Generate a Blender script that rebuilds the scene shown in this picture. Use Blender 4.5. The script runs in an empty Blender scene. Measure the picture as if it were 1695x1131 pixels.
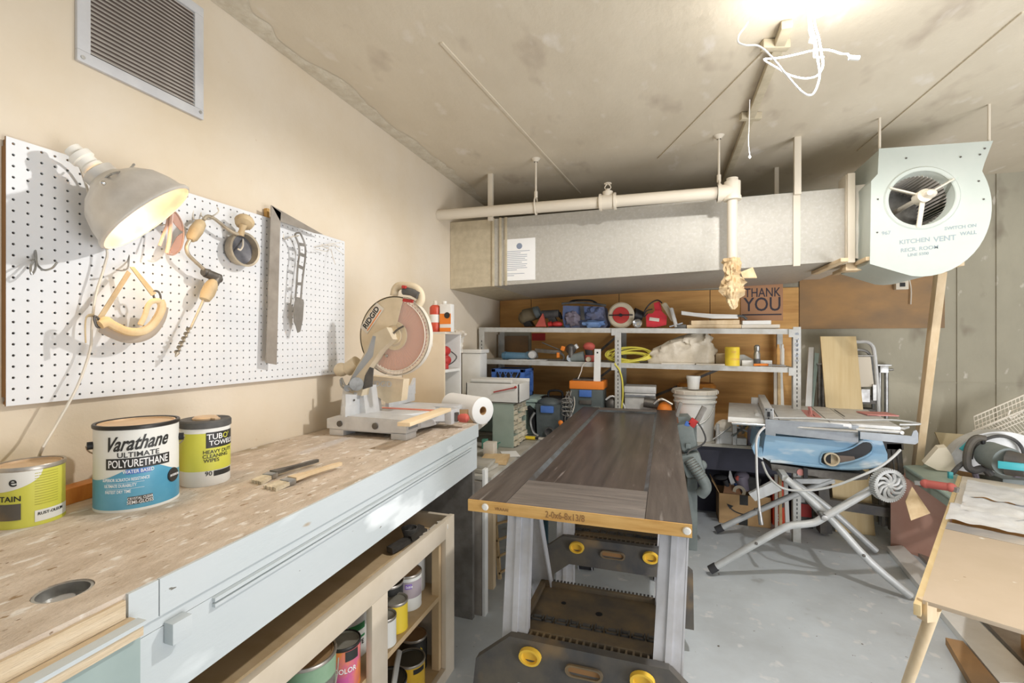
import bpy, bmesh, math, random
from mathutils import Vector, Matrix
import numpy as np
R = random.Random(7)
C = bpy.context.scene.collection
D = bpy.data
SC = bpy.context.scene
# ---------------------------------------------------------------- camera, world, lights
H, F, TH = 1.31, 770.0, math.radians(18.2)
ct, st = math.cos(TH), math.sin(TH)
cam = D.objects.new('camera', D.cameras.new('camera'))
C.objects.link(cam)
cam.location = (0, 0, H)
cam.rotation_euler = (math.pi/2, 0, TH)
cam.data.sensor_width = 36
cam.data.lens = F/1695*36
cam.data.clip_start = .02
SC.camera = cam
SC.view_settings.view_transform = 'Standard'
SC.view_settings.look = 'None'
SC.view_settings.gamma = 1
SC.view_settings.use_curve_mapping = False
SC.view_settings.exposure = 0.06
w = D.worlds.new('world'); SC.world = w; w.use_nodes = True
w.node_tree.nodes['Background'].inputs[0].default_value = (.86, .93, 1, 1)
w.node_tree.nodes['Background'].inputs[1].default_value = .5
def lamp(name, kind, loc, power, col, rad=.05, **k):
    l = D.lights.new(name, kind); l.energy = power; l.color = col
    if kind in ('POINT', 'SPOT'): l.shadow_soft_size = rad
    o = D.objects.new(name, l); C.objects.link(o); o.location = loc
    for a, b in k.items(): setattr(l, a, b)
    return o
lamp('ceiling_bulb_light', 'SPOT', (.46, 1.69, 2.31), 80, (1, .98, .96), .03, spot_size=math.radians(176), spot_blend=.25)
lamp('ceiling_bulb_glow', 'POINT', (.46, 1.69, 2.30), 5, (1, .98, .95), .03)
fill = lamp('added_fill_light', 'AREA', (2.7, .3, .5), 105, (.97, .97, 1), size=2.0)  # added fill lamp out of view, aimed up to brighten the ceiling
fill.rotation_euler = Vector((-.45, .55, 1)).to_track_quat('-Z', 'Y').to_euler()

def at(px, py, X=None, Y=None, Z=None):
    """the point of the plane X=, Y= or Z= that a photograph pixel looks at"""
    dx = (px-847.5)/F; up = (565.5-py)/F
    d = Vector((ct*dx-st, st*dx+ct, up))
    t = X/d.x if X is not None else Y/d.y if Y is not None else (Z-H)/d.z
    return Vector((d.x*t, d.y*t, H+d.z*t))
def ppm(p):
    p = Vector(p); return F/(-st*p.x+ct*p.y)
# ---------------------------------------------------------------- materials
def S(r, g, b):
    f = lambda v: ((v/255+.055)/1.055)**2.4 if v > 10 else v/255/12.92
    return (f(r), f(g), f(b), 1)
MATS = {}
def mat(name, col, rough=.6, metal=0, col2=None, scale=6, stretch=(1, 1, 1), lo=.35, hi=.65, bump=0, bscale=40, spots=None,
        spec=.4, emit=0, alpha=1, trans=0, detail=5, wave=None):
    if name in MATS: return MATS[name]
    m = D.materials.new(name); m.use_nodes = True; MATS[name] = m
    nt = m.node_tree; N = nt.nodes; L = nt.links; b = N['Principled BSDF']
    b.inputs['Roughness'].default_value = rough; b.inputs['Metallic'].default_value = metal
    b.inputs['Specular IOR Level'].default_value = spec
    c = S(*col)
    b.inputs['Base Color'].default_value = c
    if emit:
        b.inputs['Emission Color'].default_value = c; b.inputs['Emission Strength'].default_value = emit
    if alpha < 1: b.inputs['Alpha'].default_value = alpha
    if trans: b.inputs['Transmission Weight'].default_value = trans
    tc = N.new('ShaderNodeTexCoord'); mp = N.new('ShaderNodeMapping'); mp.inputs['Scale'].default_value = stretch
    L.new(tc.outputs['Object'], mp.inputs[0])
    cur = None
    def noise(sc, dt=detail, rgh=.6, vec=mp):
        n = N.new('ShaderNodeTexNoise'); n.inputs['Scale'].default_value = sc; n.inputs['Detail'].default_value = dt
        n.inputs['Roughness'].default_value = rgh; L.new(vec.outputs[0], n.inputs['Vector']); return n
    def ramp(src, a, z):
        r = N.new('ShaderNodeMapRange'); r.inputs[1].default_value = a; r.inputs[2].default_value = z
        L.new(src, r.inputs[0]); return r.outputs[0]
    def mix(f, a, bb):
        x = N.new('ShaderNodeMix'); x.data_type = 'RGBA'
        L.new(f, x.inputs[0])
        if isinstance(a, tuple): x.inputs[6].default_value = a
        else: L.new(a, x.inputs[6])
        if isinstance(bb, tuple): x.inputs[7].default_value = bb
        else: L.new(bb, x.inputs[7])
        return x.outputs[2]
    if col2:
        cur = mix(ramp(noise(scale).outputs[0], lo, hi), c, S(*col2))
    for sp in (spots or []):            # (colour, scale, lo, hi)
        cur = mix(ramp(noise(sp[1], 3, .5).outputs[0], sp[2], sp[3]), cur if cur else c, S(*sp[0]))
    if cur: L.new(cur, b.inputs['Base Color'])
    if bump:
        bn = N.new('ShaderNodeBump'); bn.inputs['Strength'].default_value = bump; bn.inputs['Distance'].default_value = .01
        L.new(noise(bscale).outputs[0], bn.inputs['Height']); L.new(bn.outputs[0], b.inputs['Normal'])
    return m
mat('wall_paint', (225, 213, 194), .75, col2=(218, 202, 176), scale=1.6, bump=.12, bscale=60, spots=[((214, 196, 172), 45, .73, .76)])
mat('concrete_wall', (166, 160, 142), .85, col2=(184, 178, 158), scale=1.8, stretch=(1, 1, .6), bump=.3, bscale=30,
    spots=[((140, 130, 114), 4, .62, .72), ((206, 200, 186), 14, .66, .72)])
mat('concrete_ceiling', (222, 211, 190), .9, col2=(208, 196, 174), scale=2.2, lo=.3, hi=.7, bump=.35, bscale=14, stretch=(1, .55, 1),
    spots=[((178, 162, 144), 5, .60, .80), ((230, 222, 210), 9, .62, .78)])
mat('floor_concrete', (212, 220, 226), .7, col2=(194, 200, 204), scale=2.5, bump=.12, bscale=25,
    spots=[((150, 150, 148), 5, .66, .80), ((222, 224, 226), 11, .62, .68), ((150, 172, 186), 3.2, .68, .74), ((104, 96, 88), 30, .72, .75)])
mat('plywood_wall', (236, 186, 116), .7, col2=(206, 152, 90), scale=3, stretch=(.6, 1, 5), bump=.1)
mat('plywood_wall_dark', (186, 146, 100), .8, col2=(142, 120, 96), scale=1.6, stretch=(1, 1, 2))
mat('peg_white', (228, 229, 230), .45, col2=(220, 221, 222), scale=3)
mat('hardboard', (150, 112, 72), .8)
mat('galv', (192, 188, 178), .5, .15, col2=(184, 180, 170), scale=26, spots=[((196, 193, 186), 60, .50, .68)])
mat('duct_beige', (206, 194, 168), .6, .1, col2=(190, 178, 152), scale=20)
mat('pipe_cream', (224, 214, 196), .55)
mat('bench_top', (190, 174, 156), .85, col2=(208, 194, 178), scale=14, stretch=(1.7, .7, 1), lo=.40, hi=.60, bump=.5, bscale=60,
    spots=[((166, 152, 130), 4, .60, .70), ((226, 220, 212), 24, .60, .66), ((120, 96, 70), 60, .70, .74), ((204, 206, 212), 2.2, .62, .74), ((150, 126, 96), 38, .66, .70)])
mat('ply_edge', (224, 206, 178), .8, col2=(200, 178, 146), scale=20, stretch=(1, .3, 4), bump=.5)
mat('bench_blue', (200, 206, 208), .85, col2=(194, 202, 204), scale=3, stretch=(1, .5, 1.5), bump=.1,
    spots=[((176, 160, 138), 9, .70, .73), ((236, 242, 244), 6, .60, .70), ((120, 118, 110), 46, .745, .76)])
mat('cabinet_green', (164, 180, 176), .6, col2=(146, 162, 160), scale=4, spots=[((226, 232, 232), 17, .69, .72)])
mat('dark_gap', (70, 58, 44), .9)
mat('door_top', (92, 84, 78), .38, col2=(62, 54, 50), scale=5, stretch=(6, .5, 1), lo=.3, hi=.7, bump=.12, bscale=20,
    spots=[((128, 122, 118), 7, .64, .74)])
mat('door_rail', (94, 88, 84), .45, col2=(120, 112, 106), scale=6, stretch=(.5, 8, 1), bump=.12, spots=[((66, 60, 56), 5, .6, .7)])
mat('door_core', (222, 180, 112), .65, col2=(200, 152, 84), scale=9, stretch=(.7, 1, 6))
mat('shelf_steel', (200, 200, 196), .5, .15, col2=(182, 180, 172), scale=14)
mat('shelf_deck', (196, 192, 182), .7, col2=(170, 164, 150), scale=8)
mat('white_pl', (238, 238, 234), .5, col2=(226, 224, 218), scale=6)
mat('off_white', (226, 220, 208), .6, col2=(214, 204, 188), scale=5)
mat('black', (34, 34, 36), .5)
mat('black_dusty', (66, 66, 68), .65, col2=(104, 102, 98), scale=10)
mat('steel', (188, 188, 186), .35, .8, col2=(150, 148, 144), scale=20)
mat('dark_steel', (120, 116, 110), .5, .6, col2=(92, 88, 84), scale=20)
mat('chrome', (220, 220, 220), .18, 1)
mat('alu_dusty', (222, 222, 220), .5, .25, col2=(202, 202, 200), scale=15)
mat('pine', (228, 206, 172), .65, col2=(212, 186, 146), scale=5, stretch=(3, 3, .6))
mat('pine_y', (226, 200, 156), .65, col2=(208, 176, 128), scale=5, stretch=(4, .5, 4))
mat('paper', (244, 244, 242), .8)
mat('ink', (50, 50, 56), .7)
mat('ink_pale', (140, 150, 168), .8)
mat('pencil', (158, 170, 176), .8)
mat('white_ink', (246, 246, 246), .5)
mat('yellow', (236, 206, 60), .45)
mat('orange', (238, 136, 50), .5)
mat('red', (196, 52, 50), .45, col2=(176, 60, 54), scale=9)
mat('red_grip', (200, 96, 84), .6)
mat('blue', (70, 112, 190), .5, col2=(92, 130, 200), scale=9)
mat('rubber', (58, 58, 60), .8)
mat('cardboard', (200, 164, 118), .85, col2=(188, 150, 104), scale=8)
mat('tool_grey', (150, 146, 140), .45, .4, col2=(122, 118, 112), scale=12)
mat('glass_dark', (40, 40, 44), .2)
# ---------------------------------------------------------------- mesh helpers
class MB:
    def __init__(s, M=None): s.b = bmesh.new(); s.M = M or Matrix()
    def _n(s, vs): 
        return [s.b.verts.new(s.M @ Vector(v)) for v in vs]
    def box(s, c, d, rot=None, bev=0):
        M = Matrix.Translation(c)
        if rot is not None: M = M @ (rot if isinstance(rot, Matrix) else Matrix.Rotation(rot, 4, 'Z'))
        g = bmesh.ops.create_cube(s.b, size=1, matrix=s.M @ M @ Matrix.Diagonal((*d, 1)))
        if bev:
            es = list({e for v in g['verts'] for e in v.link_edges})
            bmesh.ops.bevel(s.b, geom=es, offset=bev, segments=2, profile=.6, affect='EDGES', clamp_overlap=True)
        return s
    def box2(s, a, b, bev=0):
        a, b = Vector(a), Vector(b)
        return s.box((a+b)/2, [max(abs(x), .0005) for x in (b-a)], None, bev)
    def frame_of(s, a):
        z = Vector(a).normalized(); x = z.orthogonal().normalized()
        if abs(z.z) < .99: x = Vector((0, 0, 1)).cross(z).normalized()
        y = z.cross(x); return Matrix((x, y, z)).transposed().to_4x4()
    def beam(s, p, q, wd, ht, bev=0, up=(0, 0, 1)):
        """a rectangular bar from p to q"""
        p, q = Vector(p), Vector(q); z = (q-p); l = z.length; z.normalize()
        x = Vector(up).cross(z)
        if x.length < 1e-3: x = Vector((1, 0, 0)).cross(z)
        x.normalize(); y = z.cross(x)
        M = Matrix((x, y, z)).transposed().to_4x4(); M.translation = (p+q)/2
        return s.box((0, 0, 0), (wd, ht, l), M, bev) if True else s
    def lathe(s, prof, seg=24, M=None, a0=0, a1=2*math.pi):
        M = s.M @ (M or Matrix()); full = abs(a1-a0-2*math.pi) < 1e-6
        n = seg if full else seg+1; rings = []
        for r, z in prof:
            if r < 1e-6: rings.append([s.b.verts.new(M @ Vector((0, 0, z)))])
            else: rings.append([s.b.verts.new(M @ Vector((r*math.cos(a0+(a1-a0)*i/seg), r*math.sin(a0+(a1-a0)*i/seg), z))) for i in range(n)])
        for A, B in zip(rings, rings[1:]):
            for i in range(seg if full else seg):
                j = (i+1) % n
                try:
                    if len(A) == 1 and len(B) == 1: continue
                    if len(A) == 1: s.b.faces.new((A[0], B[j], B[i]))
                    elif len(B) == 1: s.b.faces.new((A[i], A[j], B[0]))
                    else: s.b.faces.new((A[i], A[j], B[j], B[i]))
                except ValueError: pass
        return s
    def cyl(s, p, q, r, r2=None, seg=20, caps=True):
        p, q = Vector(p), Vector(q); r2 = r if r2 is None else r2
        M = s.frame_of(q-p); M.translation = p; l = (q-p).length
        pr = [(r, 0), (r2, l)]
        if caps: pr = [(0, 0)]+pr+[(0, l)]
        return s.lathe(pr, seg, M)
    def lat(s, p, axis, prof, seg=24):
        M = s.frame_of(axis); M.translation = Vector(p); return s.lathe(prof, seg, M)
    def tube(s, pts, r, seg=8, closed=False, sm=4, flat=None, up=None):
        P = [Vector(p) for p in pts]
        if sm > 1 and len(P) > 2:
            Q = []; n = len(P); rng = range(n if closed else n-1)
            for i in rng:
                g = (lambda k: P[k % n]) if closed else (lambda k: P[max(0, min(n-1, k))])
                a, b, c, d = g(i-1), g(i), g(i+1), g(i+2)
                for k in range(sm):
                    t = k/sm
                    Q.append(.5*((2*b)+(c-a)*t+(2*a-5*b+4*c-d)*t*t+(3*b-a-3*c+d)*t**3))
            if not closed: Q.append(P[-1])
            P = Q
        n = len(P); rings = []; prev = None
        rr = r if isinstance(r, (list, tuple)) else None
        for i, p in enumerate(P):
            t = (P[(i+1) % n]-P[i-1]) if closed else (P[min(i+1, n-1)]-P[max(i-1, 0)])
            if t.length < 1e-9: t = Vector((0, 0, 1))
            t.normalize()
            if prev is None: x = Vector(up).cross(t) if up else t.orthogonal()
            else: x = prev-t*prev.dot(t)
            if x.length < 1e-6: x = t.orthogonal()
            x.normalize(); prev = x; y = t.cross(x)
            ri = (rr[0]+(rr[1]-rr[0])*i/(n-1)) if rr else r
            fy = flat if flat else 1
            rings.append([s.b.verts.new(s.M @ (p+x*ri*math.cos(2*math.pi*k/seg)+y*ri*fy*math.sin(2*math.pi*k/seg))) for k in range(seg)])
        for i in range(n if closed else n-1):
            A, B = rings[i], rings[(i+1) % n]
            for k in range(seg): s.b.faces.new((A[k], A[(k+1) % seg], B[(k+1) % seg], B[k]))
        if not closed:
            s.b.faces.new(rings[0][::-1]); s.b.faces.new(rings[-1])
        return s
    def slab(s, pts, off, holes=None):
        """a flat plate through pts with the thickness vector off"""
        off = Vector(off); a = s._n(pts); b = s._n([Vector(p)+off for p in pts]); n = len(a)
        s.b.faces.new(a); s.b.faces.new(b[::-1])
        for i in range(n): s.b.faces.new((a[i], b[i], b[(i+1) % n], a[(i+1) % n]))
        return s
    def ring(s, outer, inner, off):
        off = Vector(off); A = s._n(outer); B = s._n(inner); A2 = s._n([Vector(p)+off for p in outer]); B2 = s._n([Vector(p)+off for p in inner]); n = len(A)
        for i in range(n):
            j = (i+1) % n
            s.b.faces.new((A[i], A[j], B[j], B[i])); s.b.faces.new((A2[i], B2[i], B2[j], A2[j]))
            s.b.faces.new((A[i], A2[i], A2[j], A[j])); s.b.faces.new((B[i], B[j], B2[j], B2[i]))
        return s
    def ell(s, c, r, seg=16, rot=None, noise=0, nz=3):
        M = Matrix.Translation(c) @ (rot or Matrix()) @ Matrix.Diagonal((*r, 1))
        g = bmesh.ops.create_uvsphere(s.b, u_segments=seg, v_segments=max(6, seg//2+2), radius=1, matrix=s.M @ M)
        if noise:
            from mathutils import noise as mn
            cc = s.M @ Vector(c)
            for v in g['verts']:
                d = v.co-cc
                v.co = cc+d*(1+noise*mn.noise(v.co*nz/max(r))*2)
        return s
    def grid(s, f, nu, nv, thick=None):
        V = [[s.b.verts.new(s.M @ Vector(f(i/nu, j/nv))) for j in range(nv+1)] for i in range(nu+1)]
        for i in range(nu):
            for j in range(nv): s.b.faces.new((V[i][j], V[i+1][j], V[i+1][j+1], V[i][j+1]))
        return s
    def text(s, body, size, fn, ext=.0004, wscale=1, bold=.008):
        cu = D.curves.new('t', 'FONT'); cu.body = body; cu.size = size; cu.extrude = ext; cu.align_x = 'CENTER'; cu.align_y = 'CENTER'; cu.resolution_u = 3
        cu.offset = size*bold
        o = D.objects.new('t', cu); C.objects.link(o)
        me = D.meshes.new_from_object(o.evaluated_get(bpy.context.evaluated_depsgraph_get()))
        V = [s.b.verts.new(s.M @ Vector(fn(v.co.x*wscale, v.co.y, v.co.z))) for v in me.vertices]
        for p in me.polygons:
            try: s.b.faces.new([V[i] for i in p.vertices])
            except ValueError: pass
        D.objects.remove(o); D.curves.remove(cu); D.meshes.remove(me)
        return s
    def build(s, name, m, parent=None, mw=None, smooth=True):
        bmesh.ops.recalc_face_normals(s.b, faces=s.b.faces)
        if smooth:
            for f in s.b.faces: f.smooth = True
            for e in s.b.edges:
                if len(e.link_faces) == 2 and e.calc_face_angle(0) > math.radians(34): e.smooth = False
        me = D.meshes.new(name)
        if mw is not None: bmesh.ops.transform(s.b, matrix=mw.inverted(), verts=s.b.verts)
        s.b.to_mesh(me); s.b.free()
        for mm in (m if isinstance(m, (list, tuple)) else [m]): me.materials.append(MATS[mm] if isinstance(mm, str) else mm)
        o = D.objects.new(name, me); C.objects.link(o)
        if parent: o.parent = parent
        return o
class T:
    """a thing: an Empty at its base; parts are given in world coordinates"""
    def __init__(s, name, label, cat, loc, group=None, rz=0):
        o = D.objects.new(name, None); C.objects.link(o); o.location = loc; o.rotation_euler = (0, 0, rz); o.empty_display_size = .05
        o['label'] = label; o['category'] = cat
        if group: o['group'] = group
        s.o = o; s.W = Matrix.Translation(loc) @ Matrix.Rotation(rz, 4, 'Z')
    def part(s, name, mb, m, parent=None, label=None, stuff=False):
        o = mb.build(name, m, parent or s.o, s.W)
        if label: o['label'] = label
        if stuff: o['kind'] = 'stuff'
        return o
def single(name, mb, m, label, cat, loc=None, group=None):
    W = Matrix.Translation(loc) if loc is not None else Matrix()
    if loc is None:
        c = sum((v.co for v in mb.b.verts), Vector())/max(1, len(mb.b.verts)); z = min(v.co.z for v in mb.b.verts)
        W = Matrix.Translation((c.x, c.y, z))
    o = mb.build(name, m, None, W); o.location = W.translation
    o['label'] = label; o['category'] = cat
    if group: o['group'] = group
    return o
def struct(name, mb, m, parent=None):
    o = mb.build(name, m, parent)
    if not parent: o['kind'] = 'structure'
    return o
def dup(t, loc, rz=None, label=None, group=None):
    o = t.copy(); C.objects.link(o); o.location = loc
    if rz is not None: o.rotation_euler = (0, 0, rz)
    if label: o['label'] = label
    if group: o['group'] = group
    for ch in list(t.children):
        c = ch.copy(); C.objects.link(c); c.parent = o
        for g in list(ch.children):
            d = g.copy(); C.objects.link(d); d.parent = c
    return o
RX = lambda a: Matrix.Rotation(a, 4, 'X')
RY = lambda a: Matrix.Rotation(a, 4, 'Y')
RZ = lambda a: Matrix.Rotation(a, 4, 'Z')
TR = lambda *a: Matrix.Translation(a if len(a) == 3 else a[0])
def basis(o, x, y, z=None):
    x, y = Vector(x), Vector(y); z = Vector(z) if z else x.cross(y)
    M = Matrix((x, y, z)).transposed().to_4x4(); M.translation = Vector(o); return M
# ---------------------------------------------------------------- room
WX, WY, CZ = -1.44, 4.03, 2.45
f = struct('floor', MB().box2((-1.6, -1.5, -.1), (4.5, 4.2, 0)), 'floor_concrete')
f = struct('wall_left', MB().box2((WX-.12, -1.5, 0), (WX, 4.2, CZ)), 'wall_paint')
wb = struct('wall_back', MB().box2((WX, WY, 0), (4.5, WY+.15, CZ)), 'concrete_wall')
for px in (1585, 1650):
    p = at(px, 500, Y=WY); struct('form_seam', MB().box2((p.x-.006, WY-.008, 0), (p.x+.006, WY+.01, CZ)), 'concrete_wall', wb)
struct('form_seam', MB().box2((.8, WY-.004, 1.02), (3.5, WY+.01, 1.028)), 'concrete_wall', wb)
cl = struct('ceiling', MB().box2((-1.6, -1.5, CZ), (4.5, 4.2, CZ+.12)), 'concrete_ceiling')
for a, b in (((1310, 40), (1090, 262)), ((1695, 20), (1420, 250)), ((730, 70), (960, 320))):
    p, q = at(*a, Z=CZ-.002), at(*b, Z=CZ-.002)
    struct('form_seam', MB().beam(p, q, .012, .008), 'concrete_ceiling', cl)
mat('rough_plaster', (226, 219, 202), .9, col2=(210, 200, 180), scale=18, bump=.6, bscale=60)
def plaster(u, v):
    y = .35+3.2*u; w_ = .035+.10*max(0, .5+mn.noise(Vector((y*3.1, 0, 0))))+.02*mn.noise(Vector((y*14, 5, 0)))
    return (WX+.001+w_*v, y, CZ-.0015-.002*math.sin(v*3.1))
from mathutils import noise as mn
struct('plaster_patch', MB().grid(plaster, 160, 3), 'rough_plaster', cl)
# plywood sheets fixed to the back wall behind the shelves
xs = [at(828, 560, Y=WY).x, at(880, 560, Y=WY).x, at(1025, 560, Y=WY).x, at(1175, 560, Y=WY).x, at(1322, 560, Y=WY).x]
for i, (a, b) in enumerate(zip(xs, xs[1:])):
    struct('plywood_sheet', MB().box2((a+.003, WY-.014, .5 if i else 1.42), (b-.003, WY-.001, 1.72)), 'plywood_wall', wb)
a, b = at(1322, 545, Y=WY), at(1562, 455, Y=WY)
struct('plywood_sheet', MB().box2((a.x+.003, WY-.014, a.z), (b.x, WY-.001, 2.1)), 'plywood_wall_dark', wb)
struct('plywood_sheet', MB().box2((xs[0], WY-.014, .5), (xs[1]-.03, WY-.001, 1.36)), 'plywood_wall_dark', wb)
# ceiling conduit
p, q = at(1303, 40, Z=CZ-.02), at(1200, 300, Z=CZ-.02)
cs = T('ceiling_conduit', 'narrow grey metal conduit strip running across the concrete ceiling', 'conduit', p)
cs.part('raceway', MB().beam(p, q, .036, .03, .003), 'duct_beige')
mm = p.lerp(q, .42); cs.part('bracket', MB().box(mm, (.1, .03, .034), RZ(.3), .003), 'duct_beige')
mm = at(1283, 75, Z=CZ-.02); cs.part('bracket', MB().box(mm, (.1, .03, .034), RZ(.3), .003), 'duct_beige')

# ---------------------------------------------------------------- duct
du = T('ventilation_duct', 'large galvanised sheet metal duct spanning the back wall under the ceiling', 'duct', (WX, 2.98, 1.68))
DY = 2.98
def duct_box(x0, x1, za0, za1, zt=2.148, y0=DY, y1=WY-.03, **k):
    m = MB()
    m.slab([(x0, y0, za0), (x1, y0, za1), (x1, y0, zt), (x0, y0, zt)], (0, y1-y0, 0)); return m
xa, xb, xc = WX+.002, at(818, 420, Y=DY).x, at(1398, 400, Y=DY).x
zb = lambda x: 1.68+(x-xa)/(xc-xa)*.07
du.part('duct_section', duct_box(xa, xb-.002, zb(xa), zb(xb)), 'duct_beige')
du.part('duct_section', duct_box(xb+.002, xc, zb(xb), zb(xc)), 'galv')
for px in (817, 829, 838):
    x = at(px, 420, Y=DY).x
    du.part('standing_seam', MB().box2((x-.008, DY-.012, zb(x)-.004), (x+.008, DY-.0005, 2.15), .002), 'duct_beige')
# underside drop edge at the left
x = at(1395, 400, Y=DY).x
for px, wd in ((1405, .034), (1447, .03)):
    x = at(px, 380, Y=DY).x
    du.part('angle_iron', MB().box2((x-wd/2, DY-.04, 1.735), (x+wd/2, DY-.018, 2.215), .002).box2((x-wd/2-.002, DY-.02, 1.735), (x-wd/2+.004, DY+.1, 2.215)), 'pipe_cream')
xl, xr = at(1405, 380, Y=DY).x, at(1450, 380, Y=DY).x
def canvas(u, v):
    return (xl+(xr-xl)*u, DY-.012+.02*math.sin(u*math.pi)-.004*math.sin(v*17+u*5), 1.76+v*.40)
mb = MB().grid(canvas, 10, 12); mb.box2((xl, DY+.02, 1.765), (xr, WY-.1, 2.155))
du.part('canvas_connector', mb, 'off_white')
for px in (812, 1320):
    x = at(px, 300, Y=DY-.02).x
    m = MB().box2((x-.017, DY-.03, 2.13), (x+.017, DY-.004, CZ), .002)
    if px == 1320: m.box2((x-.017, DY-.008, zb(x)-.01), (x+.017, DY-.001, 2.14))
    du.part('hanger_strap', m, 'pipe_cream')
for px in (1283, 1455):
    x = at(px, 300, Y=DY+.5).x
    du.part('hanger_strap', MB().box2((x-.012, DY+.45, 2.14), (x+.012, DY+.47, CZ)), 'pipe_cream')
# two wooden props under the duct
for k, (a, b) in enumerate((((1348, 452), (1398, 430)), ((1383, 453), (1440, 428)))):
    p, q = at(*a, Z=1.735), at(*b, Z=1.735)
    p = Vector((q.x-.06, WY-.25, q.z)) if 0 else p
    single('duct_prop', MB().beam(p, q, .035, .02, .002), 'pine', ['thin wooden batten under the duct, nearer the pipe', 'thin wooden batten under the canvas duct joint'][k], 'batten')
# notice on the duct
a, b = at(834, 397, Y=DY-.003), at(886, 463, Y=DY-.003)
nt_ = T('paper_notice', 'white printed paper notice taped to the front of the duct', 'notice', (a.x, DY-.003, b.z))
nt_.part('sheet', MB().box2((a.x, DY-.0035, b.z), (b.x, DY-.001, a.z)), 'paper')
cx = (a.x+b.x)/2
m = MB(); m.lat((cx, DY-.0036, a.z-.05), (0, -1, 0), [(0, .001), (.02, .001), (.02, 0)], 20)
nt_.part('seal', m, 'ink_pale')
m = MB()
for i, l in enumerate((.9, .55, .8, .8, .72, .8, .6, .8, .75, .8, .4, 0, .7, .3)):
    z = a.z-.085-i*.0125
    if l: m.box2((a.x+.02, DY-.0042, z), (a.x+.02+l*(b.x-a.x-.04), DY-.0036, z+.003))
nt_.part('print_lines', m, 'ink_pale')

# ---------------------------------------------------------------- sprinkler pipe
PY = 2.80
pl, pr_ = at(725, 356, Y=PY), at(1205, 318, Y=PY)
pl.x = WX+.001; pz = lambda x: 2.154+(x-pl.x)/(pr_.x-pl.x)*(-.024)
sp = T('sprinkler_pipe', 'cream painted sprinkler pipe running in front of the duct with a drop', 'pipe', (pl.x, PY, 2.1))
sp.part('main_run', MB().cyl((pl.x, PY, pz(pl.x)), (pr_.x, PY, pz(pr_.x)), .034, seg=20), 'pipe_cream')
vx = at(1212, 350, Y=PY).x; zt = at(1212, 312, Y=PY).z
sp.part('elbow_tee', MB().cyl((vx, PY, zt-.05), (vx, PY, zt+.035), .042).cyl((vx, PY, zt+.03), (vx, PY, zt+.055), .03).cyl((vx-.075, PY, pz(vx)), (vx, PY, pz(vx)), .044).cyl((vx-.075, PY, pz(vx)), (vx-.055, PY, pz(vx)), .05).cyl((vx, PY, zt-.065), (vx, PY, zt-.045), .046), 'pipe_cream')
sp.part('drop_pipe', MB().cyl((vx, PY, 1.70), (vx, PY, zt-.04), .026), 'pipe_cream')
tx = at(1006, 330, Y=PY).x
sp.part('tee_fitting', MB().cyl((tx-.045, PY, pz(tx)), (tx+.045, PY, pz(tx)), .043).cyl((tx-.048, PY, pz(tx)), (tx-.036, PY, pz(tx)), .05).cyl((tx+.036, PY, pz(tx)), (tx+.048, PY, pz(tx)), .05).cyl((tx, PY, pz(tx)), (tx, PY, pz(tx)+.06), .03), 'pipe_cream')
h = sp.part('sprinkler_head', MB().cyl((tx, PY, pz(tx)+.055), (tx, PY, pz(tx)+.075), .014).tube([(tx-.005, PY, pz(tx)+.07), (tx-.018, PY, pz(tx)+.085), (tx-.004, PY, pz(tx)+.108)], .003).tube([(tx+.005, PY, pz(tx)+.07), (tx+.018, PY, pz(tx)+.085), (tx+.004, PY, pz(tx)+.108)], .003).cyl((tx, PY, pz(tx)+.106), (tx, PY, pz(tx)+.11), .022), 'pipe_cream')
for px in (887, 1190):
    x = at(px, 330, Y=PY).x; z = pz(x)
    m = MB().cyl((x, PY, z+.07), (x, PY, CZ), .006, seg=8).tube([(x, PY+.04*math.sin(a), z+.012+.055*math.cos(a)) for a in [i*math.pi/6 for i in range(12)]], .005, 6, True, 1).cyl((x, PY, z+.06), (x, PY, z+.1), .011, seg=10).lathe([(.0, 0), (.03, 0), (.012, -.02)], 12, TR(x, PY, CZ-.001))
    sp.part('pipe_hanger', m, 'pipe_cream')
# crumpled paper bag tied round the sprinkler head
c = at(1213, 470, Y=PY)
bag = T('paper_wrapping', 'crumpled cream paper bag tied round the end of the sprinkler drop pipe', 'bag', (c.x, PY, c.z-.16))
from mathutils import noise as mn
def crumple(prof, cx_, cy_, seg, amp, fr, seed):
    m = MB()
    def fn(u, v):
        k = v*(len(prof)-1); i = min(int(k), len(prof)-2); tt = k-i
        r = prof[i][0]*(1-tt)+prof[i+1][0]*tt; z = prof[i][1]*(1-tt)+prof[i+1][1]*tt
        a = u*2*math.pi; q = Vector((math.cos(a)*fr, math.sin(a)*fr, z*fr*14+seed))
        rr = r*(1+amp*(abs(mn.noise(q*1.3))*2.4-.5)+amp*.5*mn.noise(q*3.1))
        return (cx_+rr*math.cos(a), cy_+rr*math.sin(a), z)
    m.grid(fn, seg, len(prof)*5); bmesh.ops.remove_doubles(m.b, verts=m.b.verts, dist=1e-5); return m
z0 = c.z
mat('kraft_pale', (232, 208, 168), .8, col2=(214, 184, 140), scale=20)
bag.part('wrap', crumple([(.034, z0+.14), (.045, z0+.12), (.042, z0+.06), (.036, z0+.045), (.056, z0), (.052, z0-.05), (.03, z0-.085), (.02, z0-.12), (.008, z0-.14)], c.x, PY, 36, .42, 1.6, 3), 'kraft_pale')
bag.part('tie_flap', MB().slab([(c.x+.03, PY-.06, z0+.05), (c.x+.09, PY-.05, z0+.075), (c.x+.11, PY-.05, z0+.02), (c.x+.04, PY-.065, z0+.02)], (0, -.004, .004)), 'kraft_pale')

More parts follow.
